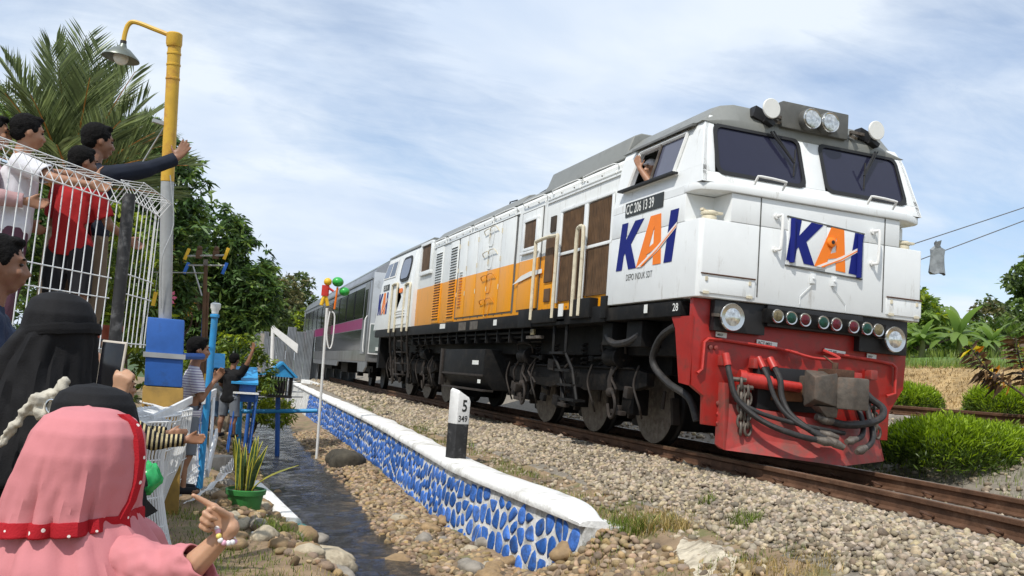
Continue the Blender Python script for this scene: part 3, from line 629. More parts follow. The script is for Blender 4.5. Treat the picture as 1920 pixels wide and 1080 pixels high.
MB().tube([(-.85, 6.6, 3.52), (-.85, 6.6, 3.62), (-.85, 6.95, 3.64), (-.85, 7.0, 3.52)], .012, 6).build('roof_loop', 'gasket', T)
# ---- hood side detail, both sides share the layout (near side full)
XN = -hw
mat('rung_orange', (.55, .20, .01), .5, var=.1)
def plate(name, y0, y1, z0, z1, m, o=.012, par=T, bev=.004, x=XN, t=.02):
    return MB().bb(x-o, x-o+t, y0, y1, z0, z1).build(name, m, par, bevel=bev)
# doors of the engine room
MB().bb(XN-.006, XN+.001, 5.24, 8.31, 1.61, 3.115).build('door_recess', 'line_dark', T); MB().bb(XN-.006, XN+.001, 4.22, 5.08, 1.61, 3.095).build('door_recess', 'line_dark', T)
dy = [5.30, 5.95, 6.55, 7.15, 7.75, 8.25]
for a, b in zip(dy[:-1], dy[1:]):
    d = plate('engine_door', a+.012, b-.012, 1.63, 3.10, 'hood_paint', .014)
    for z in (2.05, 2.5, 2.95): MB().cyl((XN-.022, b-.02, z-.04), (XN-.022, b-.02, z+.04), .009, n=6).build('hinge', 'rail_cream', d)
for y in (6.35,):           # rungs with clips up the side
    for z in (1.82, 2.22, 2.62, 3.0):
        MB().tube([(XN-.01, y+.42, z-.03), (XN-.06, y+.38, z+.03), (XN-.06, y+.12, z+.05), (XN-.05, y+.1, z-.0), (XN-.06, y+.06, z+.05), (XN-.06, y-.2, z+.055), (XN-.01, y-.26, z-.04)], .008, 6, 2).build('side_rung', 'rail_cream' if z > 2.4 else 'rung_orange', T, True)
        MB().tube([(XN-.022, y+.2, z), (XN-.022, y+.22, z-.2), (XN-.022, y+.1, z-.24), (XN-.022, y, z-.22), (XN-.022, y-.05, z)], .005, 5, 2).build('latch_loop', 'hood_paint', T, True)
def louvre(y0, y1, z0, z1, step=.052):
    lv = plate('louvre_panel', y0-.05, y1+.05, z0-.06, z1+.06, 'hood_paint', .012); m = MB(); k = int((z1-z0)/step); sl = MB()
    for i in range(k):
        z = z0+(i+.5)*step; sl.bb(XN-.0135, XN-.010, y0, y1, z-.014, z+.012)
        m.hexa(P3((XN-.012, y0, z+.010), (XN-.012, y1, z+.010), (XN-.034, y1, z-.004), (XN-.034, y0, z-.004), (XN-.012, y0, z+.020), (XN-.012, y1, z+.020), (XN-.036, y1, z+.004), (XN-.036, y0, z+.004)))
    a = m.build('louvre_slats', 'hood_paint', lv); a['kind'] = 'stuff'; b = sl.build('louvre_slots', 'gasket', lv); b['kind'] = 'stuff'
louvre(9.42, 9.86, 1.64, 3.04); louvre(8.40, 8.80, 1.64, 3.04); louvre(7.95, 8.13, 1.80, 2.50)
# hand rail rods along the eave
for a, b in ((1.98, 2.9), (3.0, 3.9), (4.15, 5.0), (5.35, 6.3), (6.4, 7.4), (7.6, 9.0), (9.2, 10.0)):
    MB().tube([(XN-.0, b, 3.20), (XN-.05, b-.03, 3.235), (XN-.05, a+.03, 3.235), (XN-.0, a, 3.20)], .009, 6, 2).tube([(XN, a, 3.20), (XN-.03, a, 3.12)], .008, 5).build('eave_rail', 'paint_white', T, True)
for z in (3.085, 3.13): plate('gutter_strip', 1.9, 4.1, z, z+.022, 'loco_white', .018, bev=.003)
plate('gutter_strip', 5.2, 10.1, 3.11, 3.13, 'loco_white', .022, bev=.003)
# radiator screens
for (y0, y1, z0, z1) in ((2.84, 3.50, 2.335, 2.875), (2.05, 2.68, 2.335, 2.875), (2.84, 3.48, 1.68, 2.285), (2.05, 2.68, 1.70, 2.285)):
    MB().ext([(XN-.004, y, z) for y, z in rrect(y0, y1, z0, z1, .03)], (-.014, 0, 0)).build('radiator_screen', 'radiator_screen', T)
    rb = MB()
    for k in range(int((y1-y0)/.045)): rb.cyl((XN-.018, y0+.03+k*.045, z0+.02), (XN-.018, y0+.03+k*.045, z1-.02), .008, n=5)
    o = rb.build('screen_ribs', 'radiator_screen', T); o['kind'] = 'stuff'
for y0, y1, z0, z1 in ((2.0, 3.56, 2.29, 2.33), (2.705, 2.81, 1.66, 2.90), (2.0, 2.045, 1.66, 2.90), (3.51, 3.56, 1.66, 2.90), (2.0, 3.56, 2.88, 2.92)): plate('screen_frame', y0, y1, z0, z1, 'loco_white', .03 if y1-y0 < 1 else .033, bev=.006)
plate('vent_box', 3.75, 3.93, 2.66, 2.88, 'screen_dark', .02); plate('narrow_screen', 3.76, 4.04, 1.97, 2.60, 'radiator_screen', .02); plate('lower_vent', 3.80, 4.0, 1.7, 1.88, 'radiator_screen', .02)
wd = plate('equipment_door', 4.25, 5.05, 1.63, 3.08, 'hood_paint', .016); plate('door_screen', 4.40, 4.86, 2.53, 2.92, 'radiator_screen', .034, wd)
for y0, y1, z0, z1 in ((4.34, 4.92, 2.92, 2.96), (4.34, 4.92, 2.49, 2.53), (4.34, 4.40, 2.53, 2.92), (4.86, 4.92, 2.53, 2.92)): plate('screen_border', y0, y1, z0, z1, 'loco_white', .05, wd, t=.034)
MB().bb(XN-.06, XN, 4.3, 4.96, 2.44, 2.475).build('screen_shelf', 'loco_white', T, bevel=.005)
# white swoosh painted on the orange band
MB().ext([(XN-.030, y, z) for y, z in ((5.25, 2.02), (4.9, 2.13), (4.55, 2.17), (4.1, 2.17), (4.1, 2.11), (4.5, 2.10), (4.85, 2.06))], (-.004, 0, 0)).build('swoosh_mark', 'letter_white', T)
rw = plate('rear_vent', 10.24, 11.0, 2.70, 3.25, 'radiator_screen', .02)
for y0, y1, z0, z1 in ((10.16, 11.08, 3.25, 3.31), (10.16, 11.08, 2.62, 2.70), (10.16, 10.24, 2.70, 3.25), (11.0, 11.08, 2.70, 3.25)): plate('vent_frame', y0, y1, z0, z1, 'loco_white', .05, rw, t=.05)
bolts = MB()
for y in np.arange(2.0, 10, .41):
    for z in (3.17, 1.60): bolts.cyl((XN-.012, y, z), (XN+.01, y, z), .010, n=6)
o = bolts.build('bolts', 'steel_worn', T); o['kind'] = 'stuff'
# ---- rear cab
rc = MB(); r0 = [(-1.37, 1.545), (-1.37, 2.66), (-1.28, 3.30), (-1.0, 3.50), (1.0, 3.50), (1.28, 3.30), (1.37, 2.66), (1.37, 1.545)]
rc.loft([ring(r0, 11.31), ring(r0, 14.3), [Vector((x, 15.28-(z-1.545)*.55*(1 if z > 2.6 else .25), z)) for x, z in r0]]); rc.build('rear_cab', 'loco_white', T, bevel=.012)
MB().loft([ring([(-1.30, 3.30), (-1.0, 3.505), (1.0, 3.505), (1.30, 3.30), (1.3, 3.33), (1.0, 3.54), (-1.0, 3.54), (-1.30, 3.33)], y) for y in (11.3, 14.35)]).build('rear_cab_roof', 'loco_grey', T)
def rx(z): return -1.37+max(0, z-2.66)*.14
dr = MB().ext([(rx(z)-.0, y, z) for y, z in ((11.55, 1.62), (12.95, 1.62), (12.95, 2.66), (12.85, 3.25), (11.6, 3.25), (11.55, 2.66))], (-.012, 0, 0)).build('cab_door', 'loco_white', T)
ov = rrect(11.72, 12.68, 2.60, 3.17, .22, 5)
MB().ext([(rx(z)-.012, y, z) for y, z in ov], (-.016, 0, 0)).build('oval_window', 'gasket', dr)
MB().ext([(rx(z)-.029, y, z) for y, z in rrect(11.80, 12.60, 2.66, 3.11, .17, 5)], (-.004, 0, 0)).build('pane', 'side_glass', dr)
for z in (1.80, 1.86, 1.92): MB().bb(-1.405, -1.375, 11.9, 12.7, z, z+.03).build('door_vent', 'paint_white', dr)
MB().bb(-1.39, -1.382, 12.3, 12.6, 2.35, 2.45).build('door_notice', 'logo_orange', dr)
sw = MB().ext([(rx(z)-.004, y, z) for y, z in ((13.25, 2.78), (14.6, 2.80), (14.3, 3.2), (13.2, 3.2))], (-.012, 0, 0)).build('rear_side_window', 'paint_white', T)
MB().ext([(rx(z)-.017, y, z) for y, z in ((13.32, 2.82), (13.85, 2.82), (13.68, 3.16), (13.27, 3.16))], (-.004, 0, 0)).build('pane', 'window_glass', sw)
MB().ext([(rx(z)-.017, y, z) for y, z in ((13.95, 2.82), (14.52, 2.83), (14.27, 3.16), (13.78, 3.16))], (-.004, 0, 0)).build('pane', 'side_glass', sw)
# ---- hand rails at the steps
def hoop(y0, y1, zt, x=-1.40, r=.026, m='rail_cream'): MB().tube([(x, y0, 1.45), (x, y0, zt-.12), (x, y0+.06*(1 if y1 > y0 else -1), zt), (x, y1-.06*(1 if y1 > y0 else -1), zt), (x, y1, zt-.12), (x, y1, 1.45)], r, 8, 3).build('handrail', m, T, True)
hoop(3.42, 4.18, 2.55); hoop(2.60, 2.80, 2.56); hoop(11.5, 11.98, 2.50); hoop(12.75, 13.3, 2.58)
# step well and ladder
for q_ in ((-1.375, -1.315, 4.2, 4.75, 1.355, 1.62), (-1.40, -1.28, 3.35, 4.15, 1.40, 1.58), (-1.40, -1.28, 2.3, 2.9, 1.42, 1.66), (-1.38, -1.3, 1.9, 2.05, 1.4, 1.66)): MB().bb(*q_).build('step_well', 'black_frame', T, bevel=.01)
ld = MB()
for y in (2.88, 3.28): ld.tube([(-1.30, y+.25, 1.5), (-1.31, y+.22, 1.0), (-1.30, y-.0, .80), (-1.30, y-.2, .40)], .022, 6)
for z, y in ((1.42, 3.33), (1.0, 3.3), (.78, 3.08), (.60, 2.98), (.42, 2.88)): ld.box((-1.28, y, z), (.16, .44, .03))
ld.build('ladder', 'black_frame', T)
for y, c in ((3.05, 'letter_white'), ): MB().bb(-1.415, -1.405, y, y+.14, 1.46, 1.62).build('notice_plate', c, T)
for y, y2, z in ((8.6, 8.95, 1.44), (5.7, 5.85, 1.42), (.95, 1.02, 1.42)): MB().bb(-1.366, -1.3615, y, y2, z, z+.09).build('marking_plate', 'letter_white', T)
for y in (7.3, 6.65): MB().bb(-1.366, -1.3615, y, y+.42, 1.38, 1.52).build('data_plate', 'steel_worn', T)
text('side_number', '28', 'letter_white', T, .11, (-1.353, .46, 1.42), (0, -1, 0), (0, 0, 1), bold=.01)
# ---- number plate, lettering and emblem
def sidexy(x): return (0, -1, 0), (0, 0, 1)
npl = MB().bb(-1.378, -1.371, .73, 1.56, 2.515, 2.672).build('number_plate', 'plate_black', T)
text('number', 'CC 206 13 39', 'letter_white', npl, .155, (-1.378, 1.54, 2.545), (0, -1, 0), (0, 0, 1), bold=.014, sx=.70)
text('depot_lettering', 'DEPO INDUK SDT', 'letter_dark', T, .10, (-1.371, 1.46, 1.795), (0, -1, 0), (0, 0, 1), sx=.72)
LOGO = {'K': ([(0, 0), (0, 1), (.24, 1), (.24, .62), (.52, 1), (.86, 1), (.47, .52), (.80, 0), (.50, 0), (.28, .36), (.24, .30), (.24, 0)], 'logo_blue'),
        'A1': ([(.80, 0), (1.10, 1), (1.40, 1), (1.385, .80), (1.30, .80), (1.10, .02)], 'logo_orange'), 'A2': ([(1.30, .80), (1.40, 1), (1.47, 1), (1.70, 0), (1.42, 0), (1.31, .62)], 'logo_orange'), 'A3': ([(1.10, .22), (1.16, .36), (1.42, .46), (1.48, .32)], 'logo_orange'),
        'I': ([(1.80, 0), (1.80, 1), (2.07, 1), (2.07, 0)], 'logo_blue'), 'S1': ([(.84, 0), (1.5, .35), (2.08, .74), (2.08, .64), (1.55, .26), (1.0, 0)], 'logo_white'), 'S2': ([(.98, .02), (1.5, .29), (2.07, .68), (2.07, .655), (1.52, .262), (1.02, .0)], 'logo_orange')}
def emblem(parent, o, ux, uz, nrm, wd, hg):
    o = Vector(o); ux = Vector(ux); uz = Vector(uz); nrm = Vector(nrm); sx_ = wd/2.22; root = None
    for key, (pl, m) in LOGO.items():
        lay = {'A2': .0005, 'A3': .001, 'S1': .0045, 'S2': .006}.get(key, 0)
        A = [o+ux*((x+.15*z)*sx_)+uz*(z*hg)+nrm*lay for x, z in pl]
        MB().ext(A, nrm*.003).build('emblem', m, parent)
emblem(T, (-1.372, 1.71, 1.92), (0, -1, 0), (0, 0, 1), (-1, 0, 0), 1.30, .53)
emblem(T, (-1.374, 14.92, 1.92), (0, -1, 0), (0, 0, 1), (-1, 0, 0), 1.12, .53)
rp_ = MB().bb(-1.38, -1.372, 13.75, 14.4, 2.50, 2.64).build('number_plate', 'plate_black', T)
text('number', 'CC 206 13 39', 'letter_white', rp_, .13, (-1.381, 14.36, 2.525), (0, -1, 0), (0, 0, 1), bold=.01, sx=.6)
# ---- nose details
def fpl(name, x0, x1, z0, z1, m, y=0., t=.010, par=T, bev=.003): return MB().bb(x0, x1, y-t, y+.002, z0, z1).build(name, m, par, bevel=bev)
hd = fpl('nose_hatch', -.37, .085, 1.955, 2.42, 'loco_white', 0, .014); fpl('nose_hatch', .091, .54, 1.925, 2.39, 'loco_white', 0, .014)
for a, b in (((-.39, 2.435), (.57, 2.375)), ((-.39, 1.945), (.56, 1.905))): MB().ext([(a[0], -.017, a[1]), (b[0], -.017, b[1]), (b[0], -.017, b[1]+.012), (a[0], -.017, a[1]+.012)], (0, .016, 0)).build('hatch_seam', 'line_dark', T)
for x in (-.70, .84): MB().bb(x-.006, x+.006, -.004, .002, 1.60, 2.58).build('panel_seam', 'line_dark', T)
emblem(T, (-.39, -.016, 2.0), (1, 0, -.062), (0, 0, 1), (0, -1, 0), .95, .43)
for x, z in ((-.33, 2.2), (.50, 2.14)): MB().cyl((x, -.03, z-.22), (x, -.03, z+.22), .028, n=8).build('hatch_hinge', 'logo_blue', T, True)
bo = MB().lathe([(0, -.03), (.03, -.03), (.05, -.02), (.055, 0)], (.145, -.02, 2.24), (0, 1, 0), 14).build('hatch_boss', 'logo_orange', T, True); MB().lathe([(0, -.036), (.02, -.034), (.022, -.02)], (.145, -.02, 2.24), (0, 1, 0), 10).build('knob', 'gasket', bo)
for x in (-.50, .70): MB().tube([(x-.015, .0, 2.42), (x, -.05, 2.425), (x+.012, -.07, 2.40), (x+.004, -.07, 2.12), (x-.01, -.05, 2.085), (x-.02, 0, 2.09)], .016, 8, 3).lathe([(.028, 0), (.028, -.02), (.0, -.02)], (x-.018, -.001, 2.42), (0, 1, 0), 10).lathe([(.028, 0), (.028, -.02), (.0, -.02)], (x-.02, -.001, 2.09), (0, 1, 0), 10).build('nose_handle', 'paint_white', T, True)
for x0, x1 in ((-1.345, -.735), (.885, 1.345)):
    h = fpl('sand_hatch', x0, x1, 1.585, 1.755, 'loco_white', 0, .012); MB().cyl((x0, -.016, 1.765), (x1, -.016, 1.765), .009, n=6).build('hinge_rod', 'rust_clip', h)
    for x in (x0+.06, x1-.06): MB().bb(x-.03, x+.03, -.024, -.008, 1.575, 1.60).build('catch', 'rail_cream', h); MB().bb(x-.012, x+.012, -.022, -.008, 1.70, 1.74).build('hasp', 'rail_cream', h)
for x in (-.06, .20): MB().bb(x-.025, x+.025, -.03, .0, 1.80, 1.90).cyl((x, -.04, 1.85), (x, 0, 1.85), .012, n=8).build('lifting_lug', 'loco_white', T, bevel=.004)
MB().tube([(-.06, -.012, 1.79), (-.2, -.012, 1.66), (-.2, -.012, 1.58)], .004, 5).tube([(.20, -.012, 1.79), (.36, -.012, 1.63), (.36, -.012, 1.56)], .004, 5).build('nose_rib', 'loco_white', T)
for x in (-1.2, 1.2):       # fittings standing in the corner notches
    MB().lathe([(0, 0), (.07, 0), (.075, .04), (.06, .055), (.085, .065), (.085, .085), (.06, .10), (0, .105)], (x, .13, 2.302), (0, 0, 1), 18).box((x+.08, .11, 2.385), (.10, .05, .025)).box((x-.05, .15, 2.405), (.08, .04, .025), (0, .2, .4)).build('horn_fitting', 'rail_cream', T, bevel=.004)
# ---- red pilot
pl = [(-1.33, 1.54), (-1.33, 1.30), (-1.30, .70), (-1.16, .61), (-1.15, .34), (-.86, .32), (.86, .29), (1.08, .29), (1.09, .58), (1.27, .83), (1.30, 1.30), (1.30, 1.54)]
pil = MB().ext([(x, .12, z) for x, z in pl], (0, .06, 0)).build('pilot', 'loco_red', T, bevel=.006)
MB().ext([(-1.335, y, z) for y, z in ((.11, 1.365), (.19, 1.365), (.50, 1.365), (.42, 1.25), (.30, .72), (.13, .70))], (.02, 0, 0)).build('pilot_side', 'loco_red', T)
MB().bb(-1.14, -.56, .04, .13, 1.24, 1.535).bb(.60, 1.22, .04, .13, 1.18, 1.535).bb(-.56, .60, .0, .13, 1.33, 1.535).build('light_recess', 'gasket', T, bevel=.006)
MB().ext([(-.60, -.05, 1.50), (.86, -.05, 1.47), (.86, -.02, 1.34), (-.60, -.02, 1.36)], (0, .12, 0)).build('marker_panel', 'black_frame', T, bevel=.006)
lam = [(-.49, 'lens_amber'), (-.33, 'lens_green'), (-.165, 'lens_red'), (.055, 'lens_green'), (.215, 'lens_red'), (.43, 'lens_red'), (.60, 'lens_green'), (.745, 'lens_amber')]
for x, c in lam:
    z = 1.432-.022*(x+.5); mk = MB().lathe([(.062, .02), (.070, -.03), (.064, -.042), (.050, -.036)], (x, -.03, z), (0, 1, 0), 20).build('marker_light', 'chrome', T, True); MB().lathe([(0, -.052), (.035, -.049), (.052, -.040), (.052, 0), (0, 0)], (x, -.03, z), (0, 1, 0), 18).build('lens', c, mk, True)
for x, z in ((-.99, 1.375), (.985, 1.33)):
    dl = MB().lathe([(.06, .12), (.10, .08), (.125, .0), (.135, -.05), (.128, -.062), (.112, -.055)], (x, .01, z), (0, 1, 0), 26).build('ditch_light', 'chrome', T, True)
    MB().lathe([(0, -.066), (.05, -.062), (.113, -.05), (.113, -.03), (0, -.03)], (x, .01, z), (0, 1, 0), 26).build('lens', 'lamp_lens', dl, True); MB().box((x-.15, .02, z+.01), (.06, .05, .03)).build('clamp', 'steel_worn', dl)
# pipes along the pilot
MB().tube([(-1.26, .09, .82), (-1.21, .09, .86), (-1.20, .09, 1.12), (-1.16, .09, 1.155), (-1.0, .09, 1.16), (-.38, .08, 1.13), (-.16, .04, 1.10)], .017, 7).build('air_pipe', 'pipe_red', T, True)
MB().tube([(-.26, .02, 1.11), (-.05, -.06, 1.06), (.20, -.08, 1.065), (.26, -.06, 1.09), (.14, .03, 1.15)], .016, 7, 3).build('uncoupling_lever', 'pipe_red', T, True)
MB().tube([(.18, .08, 1.135), (.85, .09, 1.105), (1.08, .09, 1.085), (1.13, .09, 1.05), (1.13, .09, .78), (1.02, .09, .745)], .017, 7).build('air_pipe', 'pipe_red', T, True)
for x, z, s_, wdt in ((-.60, 1.145, 'ACT-MRS', .24), (.22, 1.125, 'ACT-BP', .26), (-1.07, 1.185, 'MREP', .12), (.76, 1.12, 'BPEP', .12)):
    pp = MB().box((x+wdt/2, .105, z+.022), (wdt, .012, .05), (0, .06, 0)).build('label_plate', 'letter_white', T); text('lettering', s_, 'letter_dark', pp, .044 if wdt > .2 else .03, (x+.012, .0985, z+.012), (1, 0, -.06), (0, 0, 1), bold=.01, sx=.9)
# plow
pw = MB(); fx = [(-.98, .04, .56), (-.05, -.32, .46), (.05, -.32, .46), (.80, .04, .50)]; fb = [(-.98, -.02, .12), (-.05, -.46, .065), (.05, -.46, .065), (.90, -.02, .085)]
for i in range(3): pw.hexa(P3(fb[i], fb[i+1], (fb[i+1][0], fb[i+1][1]+.03, fb[i+1][2]), (fb[i][0], fb[i][1]+.03, fb[i][2]), fx[i], fx[i+1], (fx[i+1][0], fx[i+1][1]+.03, fx[i+1][2]), (fx[i][0], fx[i][1]+.03, fx[i][2])))
pw.build('plow', 'plow_red', T)
MB().hexa(P3((-1.0, -.02, .12), (-.95, -.02, .12), (-.95, .14, .12), (-1.0, .14, .16), (-1.0, .02, .75), (-.93, .04, .75), (-.93, .14, .75), (-1.0, .14, .75))).build('plow_bracket', 'plow_red', T, bevel=.008); MB().hexa(P3((.88, -.02, .09), (.92, -.02, .09), (.95, .14, .12), (.9, .14, .12), (.78, .04, .55), (.82, .04, .55), (.86, .14, .6), (.8, .14, .6))).build('plow_bracket', 'plow_red', T, bevel=.008)
MB().bb(-.62, .30, .02, .2, .52, .94).build('coupler_pocket', 'gasket', T, bevel=.01); MB().box((-.30, .0, .70), (.34, .06, .16)).build('timber_block', 'wood', T, bevel=.006)
MB().cyl((-.80, .02, .80), (-.52, -.04, .78), .07, n=12).cyl((-.52, -.04, .78), (-.2, -.06, .76), .05, n=12).cyl((-.84, .03, .805), (-.78, .01, .80), .085, n=12).build('lever_shaft', 'pipe_red', T, True)
# coupler: shank, head and knuckle
cq = MB().bb(-.14, .14, -.25, .45, .66, .88); cq.build('coupler_shank', 'coupler_steel', T, bevel=.02)
ch = MB().loft([[Vector((x, -.20, z)) for x, z in ((-.20, .62), (.20, .62), (.20, .90), (-.20, .90))], [Vector((x, -.30, z)) for x, z in ((-.34, .58), (.24, .58), (.24, .93), (-.34, .93))], [Vector((x, -.48, z)) for x, z in ((-.36, .66), (-.12, .60), (-.12, .92), (-.36, .86))]]).build('coupler_head', 'coupler_steel', T, bevel=.02)
MB().loft([[Vector((x, y, z)) for x, y in ((-.10, -.47), (.02, -.56), (.20, -.56), (.27, -.44), (.25, -.27), (.02, -.25))] for z in (.585, .885)]).build('knuckle', 'coupler_steel', T, bevel=.022)
MB().bb(-.12, .10, -.47, -.22, .885, .955).cyl((-.02, -.34, .95), (-.02, -.34, 1.02), .03, n=8).tube([(-.02, -.34, 1.0), (-.04, -.2, 1.08)], .01, 6).build('coupler_lock', 'rust_clip', T, bevel=.01)
MB().hexa(P3((-.28, -.44, .60), (-.06, -.46, .60), (-.06, -.32, .60), (-.28, -.30, .60), (-.16, -.42, .50), (-.06, -.44, .50), (-.06, -.36, .50), (-.16, -.34, .50))).build('coupler_shelf', 'coupler_steel', T, bevel=.01)
def hose(name, P, r=.03, m='rubber', glad=True):
    h = MB().tube(P, r, 9, 5).build(name, m, T, True)
    if glad:
        a, b = Vector(P[0]), Vector(P[1]); d = (b-a).normalized(); MB().cyl(a-d*.06, a+d*.06, r*1.35, n=10).build('hose_nut', 'pipe_red', h, True)
        a, b = Vector(P[-1]), Vector(P[-2]); d = (a-b).normalized(); MB().cyl(a-d*.09, a, r*1.1, r*1.5, n=10).cyl(a, a+d*.09, r*1.6, r*.9, n=10).build('hose_end', 'steel_worn', h, True)
hose('air_hose', [(-.99, .02, .97), (-.98, -.04, .80), (-.93, -.1, .60), (-.75, -.25, .42), (-.5, -.42, .32), (-.24, -.5, .28)], .028)
hose('air_hose', [(-.60, .02, .97), (-.58, -.08, .82), (-.56, -.15, .66), (-.5, -.26, .5), (-.36, -.4, .38), (-.18, -.48, .34)], .024)
hose('air_hose', [(-.47, .02, .97), (-.46, -.1, .82), (-.47, -.15, .66), (-.45, -.26, .5), (-.32, -.42, .36), (-.14, -.52, .27)], .03)
hose('brake_hose', [(.62, .06, .86), (.66, -.06, .72), (.74, -.16, .62), (.62, -.26, .52), (.36, -.34, .46), (.08, -.38, .44), (-.14, -.36, .48)], .036)
hose('air_hose', [(.36, .04, .90), (.42, -.1, .7), (.44, -.2, .52), (.36, -.32, .38), (.22, -.42, .32), (.10, -.46, .30)], .026)
hose('air_hose', [(.50, .04, .90), (.55, -.1, .7), (.54, -.22, .48), (.44, -.36, .32), (.3, -.45, .25), (.18, -.5, .22)], .028)
hose('air_hose', [(-.9, -.02, .60), (-.7, -.2, .48), (-.3, -.36, .40), (.1, -.36, .36)], .022, glad=False)
# chains of separate links
lk = None
def chain(x, y, z0, z1, par, dx=0.):
    c = MB().cyl((x-.1, y+.03, z0+.02), (x+.05, y, z0+.02), .022, n=8).build('chain_hook', 'steel_worn', T, True); k = int((z0-z1)/.070); lm = None
    for i in range(k):
        zc = z0-.02-i*.070; P = []
        for j in range(14):
            t = 2*math.pi*j/14; a = .036*math.cos(t); b = .060*math.sin(t); P.append((a, 0, b) if i % 2 else (a*.5, a*.85, b))
        MB().tube([Vector((x+dx*i/k+p[0], y-.03*i/k+p[1], zc+p[2])) for p in P], .0135, 6, closed=True).build('link', 'steel_worn', c, True)
chain(-.87, -.06, .77, .22, T); chain(-.80, -.075, .70, .27, T); chain(.70, -.02, .66, .28, T, .06); chain(.76, -.02, .6, .3, T, .05)
MB().box((.56, .10, .90), (.09, .03, .12), (0, .1, 0)).build('tail_tag', 'letter_dark', T); MB().box((.57, .08, .89), (.05, .02, .09), (0, .1, 0)).build('tag_face', 'lens_amber', T)
for x, z in ((-.98, .93), (-.63, .93), (-.46, .93), (.60, .88), (.80, .92)): MB().box((x, .08, z+.03), (.09, .10, .10)).build('cock_block', 'plow_red', T, bevel=.012)
for x, z in ((-1.0, .55), (-.99, .45), (-.99, .36), (-1.12, 1.08), (-1.06, 1.08)): MB().lathe([(.0, -.02), (.022, -.015), (.024, 0)], (x, .115, z), (0, 1, 0), 8).build('pilot_bolt', 'plow_red', T)

